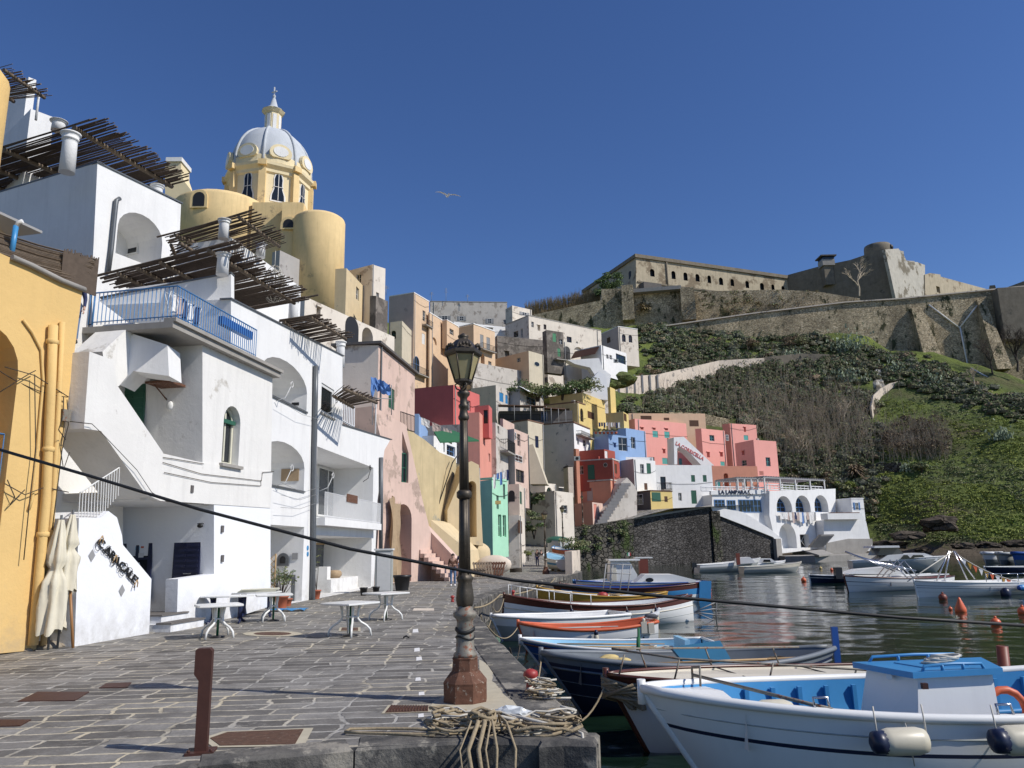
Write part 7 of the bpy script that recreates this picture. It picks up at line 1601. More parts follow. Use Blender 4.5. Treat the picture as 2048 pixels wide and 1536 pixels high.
# --- mid harbour pair
B12 = boat('white launch with a black outboard and raised bow cuddy in mid harbour',(1520,1116),(1392,1130),86,84,2.2,[('b_white',.25),('b_greylt',.9),('b_white',1)],'b_white','b_white','motor_boat',rake=.9,sag=.12,benches=(.5,),transom=.8)
mb = MB();q = Y(1388,1130,83);mb.box(q,(.5,.4,.5));mb.tube([q,q-V((.2,0,.8))],.1,6);mb.build('outboard','plastic_black',B12.t);mb = MB();mb.prism([Y(1476,1128,84),Y(1478,1116,84),Y(1500,1114,84),Y(1512,1126,84)],(0,1.5,0));mb.build('cuddy','b_white',B12.t);mb = MB();mb.box(Y(1476,1118,83.6),(.35,.3,1.2));mb.build('console','b_redbrown',B12.t)
B13 = boat('grey-cream boat pointing right in front of the little cabin boat',(1602,1124),(1482,1134),80,79,2.0,[('b_cream',.3),('b_greylt',1)],'b_greylt','b_cream',rake=.8,sag=.08,benches=(.4,.7),transom=.7)
B14 = boat('little dark hulled cabin boat behind the grey-cream boat',(1570,1121),(1500,1128),92,90,2.0,[('b_white',.2),('b_navy',1)],'b_white','b_white','motor_boat',rake=.6,sag=.05,benches=(),transom=.8,deck=((0,.5),));mb = MB();mb.prism([Y(1516,1126,89.5),Y(1520,1117,89.5),Y(1542,1117,89.5),Y(1554,1125,89.5)],(0,1.5,0));cb = mb.build('cabin','b_white',B14.t);mb = MB();mb.prism([Y(1526,1124,89.3),Y(1528,1119,89.3),Y(1540,1119,89.3),Y(1542,1124,89.3)],(0,.08,0));mb.build('window','glass',cb)
# --- right cluster
B15 = boat('white cabin cruiser with a raised windscreen and two side windows',(1893,1112),(1700,1122),74,76,3.2,[('b_white',.12),('b_greylt',.9),('b_navy',1)],'b_white','b_white','cabin_cruiser',rake=1.2,sag=.0,benches=(),transom=.9,deck=((0,.98),),deck_mat='b_white')
mb = MB();mb.prism([Y(1758,1122,73.4),Y(1776,1110,73.4),Y(1818,1107,73.4),Y(1848,1106,73.4),Y(1875,1115,73.4),Y(1875,1122,73.4)],(0,2.2,0));cb = mb.build('cabin','b_white',B15.t)
for x0,x1 in ((1803,1818),(1822,1848)): mb = MB();mb.prism([Y(x0-2,1118,73.2),Y(x0+5,1110,73.2),Y(x1-3,1110,73.2),Y(x1+4,1117,73.2)],(0,.08,0));mb.build('window','glass',cb)
mb = MB();mb.prism([Y(1755,1111,73.5),Y(1762,1094,73.5),Y(1794,1094,73.5),Y(1808,1108,73.5)],(0,2,0));sc_ = mb.build('windscreen','glass_grey',cb);mb = MB();mb.prism([Y(1748,1096,73.2),Y(1800,1095,73.2),Y(1798,1091,73.2),Y(1750,1092,73.2)],(0,2.4,0));mb.build('roof','b_white',sc_)
B16 = boat('dark navy sailing boat hull with a white deck left of the cabin cruiser',(1618,1150),(1880,1148),58,60,2.6,[('b_navy',.2),('b_white',.24),('b_navy',1)],'b_white','b_white','sailing_boat',rake=.1,sag=.12,benches=(),transom=.7,deck=((.2,.98),),deck_mat='b_white')
mb = MB();mb.prism([Y(1690,1148,58.4),Y(1720,1139,58.4),Y(1800,1132,58.4),Y(1812,1148,58.4)],(0,1.5,0));mb.build('coach_roof','b_white',B16.t);mb = MB();mb.box(Y(1676,1146,57.4),(.5,.4,.8));mb.build('outboard','plastic_black',B16.t)
for k in range(4): mb = MB();mb.tube([Y(1690+6*k,1103+3*k,58),Y(1790+14*k,1142,57.6)],.07,6);mb.build('mast','steel',B16.t)
B17 = boat('white boat with thin dark lines and a red-brown bow deck, right of mid harbour',(1688,1152),(1905,1152),46.5,49,2.2,[('b_white',.25),('b_navy',.28),('b_white',.95),('b_redbrown',1)],'b_white','b_brown','gozzo',rake=.25,sag=.12,benches=(.4,),transom=.12,deck=((0,.3),(.72,.98)),deck_mat='b_redbrown')
mb = MB();
for k in range(3): mb.tube([B17.at(.35+.05*k,-.6,B17.sheer(.4)),Y(1780+14*k,1120,47.5),B17.at(.5+.05*k,.6,B17.sheer(.5))],.04,5)
mb.build('awning_frame','steel',B17.t)
B18 = boat('long white boat with twin navy lines and blue fenders at the right edge',(1828,1162),(2140,1156),41.0,44,2.4,[('b_white',.2),('b_navy',.22),('b_white',.3),('b_navy',.32),('b_white',1)],'b_white','b_white','gozzo',rake=.15,sag=.12,benches=(.5,),transom=.12,deck=((0,.35),),NS=34)
for t in (.53,.68): fender(B18,t,.05,.75,.16,horiz=True,mat='b_midblue' if t < .6 else 'b_blue',cap='b_blue',drop=.25)
mb = MB();q = B18.P(.41,.3,1)+B18.n*.25;mb.ell(q-V((0,0,.25)),(.25,.25,.3),12,8);mb.build('fender','b_navy',B18.t)
mb = MB();q0 = None
for t in (.33,.42,.52,.62,.75): q = B18.P(t,0,1)+V((0,0,.45));mb.tube([B18.P(t,0,1),q],.02,4);mb.tube([q0,q],.022,5) if q0 else None;q0 = q
mb.build('railing','steel',B18.t)
mb = MB();tp_ = Y(1903,1102,42.5)
for x,y in ((1872,1165),(1888,1165),(1935,1160),(1950,1158)): mb.tube([Y(x,y,42.4),tp_+V(((x-1910)*.004,0,0))],.04,5)
mb.build('mast_frame','steel',B18.t)
fl = empty('bunting',Y(1970,1135,42.5),'string of small orange and white pennants running down from the mast frame','bunting');pa,pb = Y(1905,1102,42.5),Y(2060,1165,42.5);pts = [pa.lerp(pb,i/14)-V((0,0,4*.35*(i/14)*(1-i/14))) for i in range(15)]
mb = MB();mb.tube(pts,.02,4);mb.build('string','rope_white',fl)
for i,p in enumerate(pts[1:-1]): mb = MB();mb.prism([p+V((-.12,0,0)),p+V((.12,0,-.05)),p+V((.0,0,-.38))],(0,.02,0));mb.build('pennant',['b_orangebuoy','cloth_white','b_mustard'][i % 3],fl)
mb = MB();mb.tube([Y(1905,1103,42.5),Y(1815,1163,41)],.03,4);mb.build('stay','rope_white',B18.t)
boat('navy boat with white rim behind the long white boat at the right edge',(1968,1134),(2120,1132),66,67,2.3,[('b_navy',1)],'b_navy','b_white',rake=.5,sag=.03,benches=(.5,),transom=.8)
for k,(x0,x1,y,yd,m_,lab) in enumerate(((1966,1995,1106,95,'b_white','grey-white inflatable boat, leftmost of the far ones by the rocks'),(1996,2022,1107,92,'b_greylt','pale inflatable boat in the middle of the far row by the rocks'),(2024,2080,1106,90,'b_blue','blue covered boat at the right end of the far row by the rocks'))):
    boat(lab,(x0,y),(x1,y),yd,yd+1,1.6,[(m_,.5),('b_grey',1)],m_,m_,'inflatable_boat',rake=.3,sag=.05,benches=(.5,),transom=.7,rail_r=.2,NS=14)
B19 = boat('white and blue striped rowing boat drawn up on the lane',(1096,1105),(1126,1120),67,63,1.7,[('b_white',.3),('b_midblue',.5),('b_white',1)],'b_white','b_white',rake=.4,sag=.08,benches=(.4,),transom=.7,wl=.35,deck=((0,.5),),deck_mat='b_ltblue')
for t in (.3,.7): mb = MB();q = B19.at(t,0,.1);mb.box(q,(.2,1.2,.35));mb.build('chock','wood_old',B19.t)
boat('small white boat with orange stripe pulled up behind the lane lamp',(1108,1093),(1138,1100),74,72,1.6,[('b_orange',.3),('b_white',1)],'b_white','b_midblue',rake=.4,sag=.05,benches=(.5,),transom=.7,wl=.7)
B20 = boat('boat under a dark green tarpaulin highest in the lane',(1098,1078),(1130,1082),84,82,1.9,[('b_greylt',1)],'b_grey','b_grey',rake=.4,sag=.05,benches=(),transom=.7,wl=1.0);mb = MB();mb.ell(B20.at(.5,0,B20.sheer(.5)),(B20.L*.5,1.0,.45),14,8);mb.build('tarpaulin','frame_green',B20.t)
def buoy(label,px,py,yd,r_,cone=False,mat='b_orangebuoy'):
    p = Y(px,py,yd);p.z = WZ;mb = MB()
    if cone: mb.lathe(p,[(r_*.8,-.1),(r_,.05),(r_*.95,.14),(r_*.3,r_*2.2),(r_*.12,r_*2.6)],14)
    else: mb.ell(p+V((0,0,r_*.55)),(r_,r_,r_),12,8);mb.tube([p+V((0,0,r_*1.4)),p+V((0,0,r_*1.9))],r_*.25,6)
    mb.build('buoy',mat,None,label=label,cat='buoy')
buoy('large orange cone buoy in the open water at the right',1922,1225,32.5,.22,True);buoy('round orange buoy right of the orange cone buoy',1992,1250,27,.17);buoy('orange buoy cut by the right picture edge',2046,1228,31,.18);buoy('brownish round buoy left above the orange cone buoy',1886,1198,39,.2,mat='b_redbrown')
buoy('tiny red float next to the orange cone buoy',1901,1220,33.5,.08);buoy('small orange buoy near the blue rudder boat',1416,1170,50,.2);buoy('small orange buoy left of the dark navy sailing hull',1606,1148,60,.2);buoy('yellow dot buoy before the landing platform',1640,1124,88,.16,mat='yellow_bright');buoy('red dot buoy before the landing platform',1662,1128,82,.16)
mb = MB();q = Y(2003,1345,12.6);mb.tube([V((q.x-.02,12.6,-1.6)),Y(2004,1292,12.6)],[.1,.085],8);mb.build('mooring_post','b_redbrown',None,label='weathered brown wooden mooring post behind the big white boat',cat='post')
for B,qs in ((B1,(.12,.5,.68)),(B3,(.36,.54)),(B4,(.3,.48)),(B5,(.3,.55)),(B7,(.55,)),(B18,(.5,)),(B17,(.45,))):
    for q_ in qs: mb = MB();mb.tube([B.P(i/24,q_,1)+B.n*.002 for i in range(25)],.008,4,caps=False);mb.build('plank_seam','b_greylt' if B is not B3 else 'b_grey',B.t)
def oar(lab,B,t0,t1,o0,o1,mat='frame_wood'):
    a,b_ = B.at(t0,o0,B.sheer(t0)-.06),B.at(t1,o1,B.sheer(t1)-.04);mb = MB();mb.tube([a,a.lerp(b_,.8)],.022,6);mb.pp(a.lerp(b_,.78)-V((0,.05,0)),(b_-a)*.22,(0,.1,0),(0,0,.015));mb.build('oar',mat,None,label=lab,cat='oar',group='oars lying in the open boats')
oar('wooden oar lying across the benches of the two-tone blue boat',B4,.15,.7,.3,.1);oar('second oar on the far side of the two-tone blue boat',B4,.2,.78,-.3,-.35);oar('grey oar inside the bright orange boat',B5,.15,.75,.2,-.1,'b_greylt');oar('long oar inside the dark navy boat',B3,.3,.85,.2,.35)
def heap(lab,c,s_,mat,n=9,seed=1):
    r = random.Random(seed);mb = MB();
    for i in range(n): o = c+V((r.gauss(0,s_*.3),r.gauss(0,s_*.2),.03*r.random()));mb.tube([o+V((s_*.5*math.cos(k*.6+i),s_*.35*math.sin(k*.6+i),.02*i+.015*math.sin(k*2))) for k in range(12)],.018,4)
    mb.build('net_heap',mat,None,label=lab,cat='net')
heap('pale nets piled in the stern of the two-tone blue boat',B4.at(.72,0,B4.sheer(.7)-.22),.5,'rope_white',seed=2);heap('dark nets heaped in the stern of the dark navy boat',B3.at(.8,0,B3.sheer(.8)-.25),.5,'rope_dark',seed=4);heap('brown coil of line on the deck of the mustard boat',B8.at(.6,0,B8.sheer(.6)-.1),.4,'rope',seed=5)
mb = MB()
for t in (.2,.42,.62): q = B1.P(t,0,1)+V((0,0,.05));mb = MB();mb.tube([q,q+V((.0,.03,.09)),q+V((.14,.03,.09)),q+V((.14,0,0))],.014,5);mb.build('cleat','steel',B1.t)
mb = MB()
mb.tube([B1.P(.3,0,1)+V((0,0,.05)),B1.P(.3,0,1)+V((.02,-.06,-.1)),B1.P(.31,.28,1)+B1.n*.03],.008,4);mb.build('line','rope_white',B1.t)
# ================================================================== street lamp
def oct_(mb,c,prof,n=8,mi=0,smooth=False,rz=rad(22.5)): return mb.lathe(c,prof,n,mi,smooth,rz)
def lamp(label,base,H,near=True,group=None):
    k = H/4.77;t = empty('street_lamp',base,label,'street lamp',group);c = V(base)
    def z(py): return (1415-py)*.00641*k
    def pr(l): return [(r_*k,z(py)) for py,r_ in l]
    mb = MB();oct_(mb,c,pr([(1424,.275),(1420,.285),(1383,.285),(1378,.29),(1374,.27),(1362,.205),(1358,.175),(1338,.165),(1334,.172),(1331,.13)]));mb.build('plinth','rust',t)
    mb = MB();mb.lathe(c,pr([(1333,.15),(1327,.15),(1322,.118),(1268,.105),(1262,.11),(1256,.15),(1249,.152),(1245,.11),(1240,.1),(1236,.085)]),20);mb.build('lower_shaft','lampgrey',t)
    if near:
        mb = MB();mb.tube([c+V((.115*math.cos(a*.4),.115*math.sin(a*.4),z(1296)+.02*math.sin(a*.8))) for a in range(17)],.014,5);mb.tube([c+V((.113*math.cos(a*.4),.113*math.sin(a*.4),z(1283)+.02*math.cos(a*.8))) for a in range(17)],.02,5,flat=1.6);mb.build('tape','cable',t)
    mb = MB();mb.lathe(c,pr([(1238,.085),(1232,.098),(1222,.108),(1205,.098),(1192,.084),(1186,.095),(1181,.105),(1178,.085),(1172,.075)]),16,fl=lambda j,zz: 1+.09*math.cos(j*math.pi*.5));mb.build('leaf_bulb','lampiron',t)
    mb = MB();mb.lathe(c,pr([(1175,.074),(1020,.064)]),32,fl=lambda j,zz: 1+.06*math.cos(j*math.pi/2*1.0));mb.lathe(c,pr([(1024,.075),(1020,.1),(1010,.1),(1006,.074)]),18);mb.lathe(c,pr([(1008,.062),(852,.05)]),32,fl=lambda j,zz: 1+.06*math.cos(j*math.pi/2))
    mb.lathe(c,pr([(860,.058),(857,.072),(852,.074),(848,.06),(836,.05),(833,.068),(828,.07),(824,.05),(812,.05),(806,.085),(800,.088),(797,.06),(790,.035)]),16);mb.build('shaft','lampiron',t)
    mb = MB()
    for q in range(4):
        a = q*math.pi/2+.4;e = V((math.cos(a),math.sin(a),0))*k;mb.tube([c+e*.03+V((0,0,z(797))),c+e*.1+V((0,0,z(793))),c+e*.12+V((0,0,z(785))),c+e*.07+V((0,0,z(780))),c+e*.1+V((0,0,z(774)))],.011*k,5)
    mb.tube([c+V((0,0,z(800))),c+V((0,0,z(778)))],.02*k,6);mb.build('bracket','lampiron',t)
    r0 = rad(10);mb = MB();lt = empty('tmp');bpy.data.objects.remove(lt)
    oct_(mb,c,pr([(782,.095),(778,.125),(773,.125)]),6,rz=r0);oct_(mb,c,pr([(722,.235),(718,.26),(712,.262),(709,.24)]),6,rz=r0)
    for q in range(6):
        a = r0+q*math.pi/3;e = V((math.cos(a),math.sin(a),0));mb.tube([c+e*.118*k+V((0,0,z(775))),c+e*.232*k+V((0,0,z(718)))],.011*k,5)
        a2 = a+math.pi/6;e2 = V((math.cos(a2),math.sin(a2),0));d_ = V((-e2.y,e2.x,0));
        for s_ in (-.6,-.2,.2,.6): mb.ell(c+e2*.225*k+d_*s_*.11*k+V((0,0,z(704)+(.0 if abs(s_) > .3 else .02)*k)),(.022*k,.022*k,.03*k),6,4)
    ln_ = mb.build('lantern_frame','lampiron',t)
    mb = MB();oct_(mb,c,pr([(775,.108),(718,.224)]),6,rz=r0);mb.build('lantern_glass','lantern_glass',t)
    mb = MB();oct_(mb,c,pr([(712,.235),(700,.19),(688,.12),(684,.085)]),6,rz=r0);mb.lathe(c,pr([(686,.09),(683,.06),(680,.07),(676,.075),(673,.04),(670,.012)]),14);mb.build('lantern_roof','lampiron',t)
    return t
LB = G(931,1402);lamp('tall ornate iron street lamp with a rusty octagonal foot in the foreground',(LB.x,LB.y,0),4.77)
for i,(px,py,yd,h) in enumerate(((1092,1148,58,4.6),(1127,1108,74,4.5),(1166,1052,110,4.3))):
    p = Y(px,py,yd);p.z = 0 if i == 0 else p.z
    lamp(['slim iron street lamp standing by the boats on the lane','second slim street lamp farther up the lane','farthest street lamp on the harbour wall edge'][i],p,h,False,'street lamps along the lane')
# ================================================================== brown steel post with bent head
p = G(400,1508);t = empty('post',(p.x,p.y,0),'brown steel post with a wider folded head on the paving','post')
mb = MB();a = rad(12);dx = V((math.cos(a),math.sin(a),0));dy = V((-math.sin(a),math.cos(a),0));o = V((p.x,p.y,0))
w = .105;pl = [(-.055,0),(.055,0),(.055,.93),(.03,.955),(-.085,.955),(-.1,.94),(-.1,.72),(-.055,.66)]
mb.prism([o+dx*x+V((0,0,z)) for x,z in pl],dy*.12);bo = mb.build('body','rust_brown',t)
mb = MB();mb.box(o+dy*.05+V((0,0,.012)),(.26,.24,.024),rz=a);
for sx in (-1,1): mb.lathe(o+dx*.1*sx+dy*-.03+V((0,0,.02)),[(.015,0),(.012,.025)],6)
mb.build('foot_plate','rust_brown',t)
# ================================================================== tables
def table(label,px,py,rz,pole=True,group='white garden tables on the quay',scale=1.0):
    g = G(px,py);t = empty('table',(g.x,g.y,0),label,'table',group);c,s = math.cos(rz),math.sin(rz)
    def W(x,y,z): return V((g.x+(x*c-y*s)*scale,g.y+(x*s+y*c)*scale,z))
    mb = MB();n = 24;out = []
    for i in range(n): a = 2*math.pi*i/n;q = (abs(math.cos(a))**12+abs(math.sin(a))**12)**(-1/12);out.append((math.cos(a)*.5*q,math.sin(a)*.5*q))
    vs = [W(x*.98,y*.98,.69) for x,y in out]+[W(x,y,.70) for x,y in out]+[W(x,y,.725) for x,y in out]+[W(x*.985,y*.985,.735) for x,y in out]
    mb.add(vs,[(k*n+i,k*n+(i+1) % n,(k+1)*n+(i+1) % n,(k+1)*n+i) for k in range(3) for i in range(n)]+[tuple(range(n))[::-1],tuple(3*n+i for i in range(n))]);mb.build('table_top','plastic_white',t)
    for sx in (-1,1):
        for sy in (-1,1):
            mb = MB();pts = [W(sx*.1,sy*.2,.69),W(sx*.08,sy*.17,.5),W(sx*.08,sy*.17,.38),W(sx*.13,sy*.22,.3),W(sx*.22,sy*.3,.23),W(sx*.28,sy*.36,.14),W(sx*.3,sy*.38,.0)]
            mb.tube(pts,[.05,.036,.036,.036,.036,.034,.03],8,flat=.75);mb.build('leg','plastic_white',t)
    mb = MB();mb.tube([W(-.08,-.17,.42),W(.08,-.17,.42),W(.08,.17,.42),W(-.08,.17,.42),W(-.08,-.17,.42)],.018,6)
    mb.build('crossbar','plastic_white',t)
    if pole: mb = MB();mb.tube([W(.0,-.02,0),W(.0,-.02,.69)],.028,10);mb.build('umbrella_tube','plastic_green',t);mb = MB();mb.lathe(W(0,-.02,0),[(.17,0),(.17,.03),(.06,.05)],14);mb.build('tube_foot','plastic_black',t)
    return t
table('white plastic table nearest the low wall, left of the group',434,1275,.5)
table('white plastic table standing alone in the middle of the quay',699,1272,.95)
table('white plastic table in front of the terracotta pots',546,1242,.35)
table('white plastic table right, with folded plates leaning on it',771,1240,.75)
def longtable(label,px,py,rz):
    g = G(px,py);t = empty('table',(g.x,g.y,0),label,'table','oval tables with navy legs');c,s = math.cos(rz),math.sin(rz)
    def W(x,y,z): return V((g.x+x*c-y*s,g.y+x*s+y*c,z))
    n = 28;mb = MB();out = [(math.cos(2*math.pi*i/n)*.72,math.sin(2*math.pi*i/n)*.46) for i in range(n)]
    vs = [W(x,y,.70) for x,y in out]+[W(x,y,.735) for x,y in out];mb.add(vs,[(i,(i+1) % n,n+(i+1) % n,n+i) for i in range(n)]+[tuple(range(n))[::-1],tuple(n+i for i in range(n))]);mb.build('table_top','plastic_white',t)
    for sx in (-1,1):
        mb = MB();mb.tube([W(sx*.38,0,.69),W(sx*.36,0,.3),W(sx*.36,0,.1)],[.09,.06,.07],8);
        for sy in (-1,1): mb.tube([W(sx*.36,0,.12),W(sx*.4,sy*.2,.05),W(sx*.42,sy*.36,.02)],[.05,.04,.03],6);mb.tube([W(sx*.38,0,.6),W(sx*.38,sy*.3,.69)],[.04,.02],6)
        mb.build('leg','plastic_navy',t)
    return t
longtable('oval white table with navy legs beside the low white wall',452,1246,.1);longtable('oval white table with navy legs and boards stacked on top',512,1234,.25)
t = empty('board_stack',Y(512,1178,23),'stack of cream slatted boards lying on the oval table','boards');g = G(512,1234)
for i in range(3): mb = MB();mb.box((g.x+.05*i,g.y,.755+.03*i),(1.1,.5,.022),rz=.25+.05*i);mb.build('board','frame_cream',t)
# ================================================================== closed parasol and props by the yellow house
def fold(label,px,py,yd,ztop,zbot,R_,seed,lean=0):
    c = Y(px,py,yd);r = random.Random(seed);t = empty('parasol',(c.x,yd,0),label,'parasol',None);mb = MB();n = 36;K = 18;vs = []
    ph = r.uniform(0,6)
    for k in range(K+1):
        f = k/K;z = ztop+(zbot-ztop)*f;waist = 1-.55*math.exp(-((f-.46)/.05)**2);rr = R_*(.22+.78*min(1,f*2.2))*waist*(1+.25*max(0,f-.6))
        if f > .9: rr *= 1.05
        for j in range(n):
            a = 2*math.pi*j/n;q = 1+.2*math.sin(a*7+ph+f*2)+.12*math.sin(a*3+f*9+ph)+.06*math.sin(a*13+f*20);zz = z+(.12*math.sin(a*2+ph)+.07*math.sin(a*7))*max(0,f-.8)*5*.6
            vs.append((c.x+lean*(1-f)+rr*q*math.cos(a),yd+rr*q*math.sin(a),zz))
    mb.add(vs,[(k*n+j,k*n+(j+1) % n,(k+1)*n+(j+1) % n,(k+1)*n+j) for k in range(K) for j in range(n)],0,True);mb.build('canopy','cloth_cream',t)
    mb = MB();mb.tube([(c.x+lean,yd,ztop+.1),(c.x,yd,0)],.025,8);mb.build('pole','pipe_grey',t);return t
pz = lambda py,yd: Y(100,py,yd).z
fold('closed cream parasol tied at its waist beside the ochre pipes',106,1200,16.6,pz(1040,16.6),pz(1262,16.6),.24,3)
fold('second closed cream parasol leaning against the white stair wall',124,1200,16.8,pz(1030,16.8),pz(1185,16.8),.2,8,.05)
mb = MB();mb.tube([Y(146,1296,16.7),Y(140,1170,16.8)],.03,8);mb.build('wooden_pole','wood_pole',None,label='varnished wooden pole leaning upright on the white stair wall',cat='pole')
for k,(px,py,R_,lab) in enumerate(((90,1296,.32,'rough round concrete parasol base at the yellow wall'),(122,1292,.2,'smaller concrete parasol base half behind the round one'),(52,1302,.13,'small pebbled concrete lump at the foot of the yellow wall'))):
    g = G(px,py);bm = bmesh.new();bmesh.ops.create_icosphere(bm,subdivisions=3,radius=1)
    for v in bm.verts: q = 1+.12*MN.noise(v.co*2+V((px,0,0)));v.co = V((v.co.x*q*R_,v.co.y*q*R_*.8,max(0,v.co.z)*q*R_*.5))
    mb = MB();mb.add([v.co+V((g.x,g.y,0)) for v in bm.verts],[tuple(v.index for v in f.verts) for f in bm.faces],0,True);bm.free();mb.build('parasol_stone','gravelstone',None,label=lab,cat='base')
# ================================================================== shop front things
def pot(label,px,py,R_,H_p,mat,plant=None,name='plant_pot',cat='pot',yd=None):
    g = G(px,py);t = empty(name,(g.x,g.y,0),label,cat);mb = MB();mb.lathe(g,[(R_*.72,0),(R_*.95,H_p*.85),(R_*1.08,H_p*.86),(R_*1.08,H_p),(R_*.9,H_p),(R_*.85,H_p*.8),(.01,H_p*.8)],18,caps=False);mb.build('pot',mat,t)
    if plant:
        mb = MB();r = random.Random(px);tips = []
        for i in range(plant[1]):
            a = r.uniform(0,6.3);sp_ = plant[2];e = g+V((math.cos(a)*sp_*r.random(),math.sin(a)*sp_*r.random(),H_p+plant[0]*r.uniform(.6,1)));m_ = g.lerp(e,.5)+V((0,0,H_p*.3));mb.tube([g+V((0,0,H_p*.8)),m_,e],[.012,.009,.004],4);tips += [m_.lerp(e,q) for q in (.4,.7,1)]
        mb.build('stems','bark_dark',t);quads_mesh('leaves',leaves([tuple(p_) for p_ in tips],[.1]*len(tips),8,.06),['leaf_olive','leaf_dark'],NR_.integers(0,2,len(tips)*8),parent=t)
    return t
pot('large terracotta pot with a thorny bush by the shrine niche',562,1216,.24,.42,'terracotta',(.95,26,.5));pot('low terracotta pot right of the thorny bush',574,1212,.18,.26,'terracotta')
pot('small terracotta pot with a tall bare stem at the grey downpipe',632,1198,.19,.36,'terracotta',(1.7,4,.25));pot('black bucket left at the white bench',727,1191,.17,.34,'plastic_black');pot('black bucket right at the white bench',752,1188,.16,.32,'plastic_black')
pot('big black tub beside the pink arch',804,1181,.42,.72,'plastic_black',name='tub',cat='tub')
g = G(760,1188);t = empty('cabinet',(g.x,g.y+1.0,0),'pale grey utility cabinet with a sloped lid by the white pillar','cabinet');mb = MB();mb.box((g.x,g.y+1,.95),(.75,.5,1.9));mb.build('body','b_greylt',t);mb = MB();mb.box((g.x,g.y+1,1.94),(.85,.6,.08));mb.build('lid','frame_white',t)
mb = MB();mb.box((g.x+.02,g.y+.745,.95),(.62,.02,1.7));mb.build('door','frame_white',t)
t = empty('bench',P2.p(P2.uz(700,1150)[0],0,-1.2),'white masonry bench under the shop window holding a basket','bench');Pb = P2.off(-.7);u0,u1 = Pb.uz(662,1160)[0],Pb.uz(738,1150)[0];mb = MB();Pb.box(mb,u0,u1,0,.62,-1.85,0);mb.build('seat','white',t);mb = MB();Pb.box(mb,u0,u0+.5,.62,1.2,-1.85,-.2);mb.build('backrest','white',t)
mb = MB();c = Pb.p(Pb.uz(686,1155)[0]+.2,.62,-.5);mb.lathe(c,[(.26,0),(.36,.12),(.36,.26),(.28,.36),(.05,.38)],16);mb.build('basket','cloth_tan',None,label='round woven basket standing on the white masonry bench',cat='basket')
mb = MB();g = G(578,1222);vs = [(g.x-.6+.13*i+.03*math.sin(j*5+i),g.y-.3+.12*j,.02+.06*abs(math.sin(i*2.1+j*1.7))) for i in range(10) for j in range(6)];mb.add(vs,[(i*6+j,i*6+j+1,(i+1)*6+j+1,(i+1)*6+j) for i in range(9) for j in range(5)],0,True);mb.build('blue_cloth','b_midblue',None,label='crumpled bright blue sheet on the paving behind the tables',cat='sheet')
fx = Fac(P2.p(H3[1],0,-1.7)-P2.d*.3,P2.p(H3[1],0,0)-P2.d*.3);r_ = fx.rect(531,1108,550,1190);t = empty('trellis',fx.p(r_[0],0),'wooden lattice trellis standing by the niche entrance','trellis');mb = MB()
for i in range(7): z = .15+(r_[3]-.5)*i/6;mb.tube([fx.p(r_[0],z),fx.p(r_[1],z+.35)],.014,4);mb.tube([fx.p(r_[1],z),fx.p(r_[0],z+.35)],.014,4)
for u in r_[:2]: mb.tube([fx.p(u,0),fx.p(u,r_[3])],.03,4)
mb.build('lattice','frame_wood',t)
t = empty('net_drape',FK.p(.6,0,.3),'tan canvas and netting hung from the pink house corner','net');mb = MB();vs = []
for i in range(9):
    for j in range(16):
        f = j/15;u = FK.uz(768,1100)[0]+(.1+i*.15*(1-.55*f)+.12*math.sin(f*7+i));z = FK.uz(780,1003)[1]*(1-f)+.1+.25*math.sin(i*.8)*(1-f);vs.append(FK.p(u,z,.25+.12*math.sin(i*2.2+f*4)+.35*f))
mb.add(vs,[(i*16+j,i*16+j+1,(i+1)*16+j+1,(i+1)*16+j) for i in range(8) for j in range(15)],0,True);mb.build('canvas','cloth_tan',t)
def pallet(label,px,py,yd,rot,tilt):
    c = Y(px,py,yd);c.z = .55;t = empty('pallet',c,label,'pallet',None);R_ = Matrix.Rotation(rot,3,'Z') @ Matrix.Rotation(tilt,3,'X');mb = MB()
    for i in range(7): o = R_ @ V((-.6+i*.19,-.55,.05));mb.pp(c+o,R_ @ V((.11,0,0)),R_ @ V((0,1.1,0)),R_ @ V((0,0,.025)))
    for j in (-.5,0,.42): o = R_ @ V((-.6,j,-.04));mb.pp(c+o,R_ @ V((1.25,0,0)),R_ @ V((0,.1,0)),R_ @ V((0,0,.085)))
    mb.build('slats','wood_old' if px < 975 else 'rust',t)
pallet('grey wooden pallet leaning on the yellow plinth',965,1140,52,.3,1.0);pallet('red-brown pallet leaning beside the grey one',990,1142,52.5,-.3,.9);pallet('grey pallet lying flat under the leaning ones',950,1156,50.5,.1,.05)
mb = MB();c = Y(988,1140,57);mb.ell((c.x,57,.75),(1.3,.7,.7),16,8);mb.build('overturned_boat','beige',None,label='overturned tan rowing boat hull behind the pallets',cat='boat')
mb = MB();g = G(1032,1146);r = random.Random(3)
for i in range(12): mb.tube([V((g.x+.45*math.cos(k*.5+i),g.y+.3*math.sin(k*.5+i),.08+.04*i*.5+r.uniform(0,.05))) for k in range(14)],.04,5)
mb.build('net_heap','rope_dark',None,label='dark heap of fishing nets by the pallets',cat='net')
t = empty('parapet',Y(1140,1120,66),'beige stone parapet ending beside the boats on the lane','wall');mb = MB();a,b_ = Y(1131,1150,57),Y(1150,1092,84);mb.pp((a.x,a.y,-.5),(b_.x-a.x,b_.y-a.y,0),(.5,-.1,0),(0,0,2.1));mb.build('wall','beige',t)
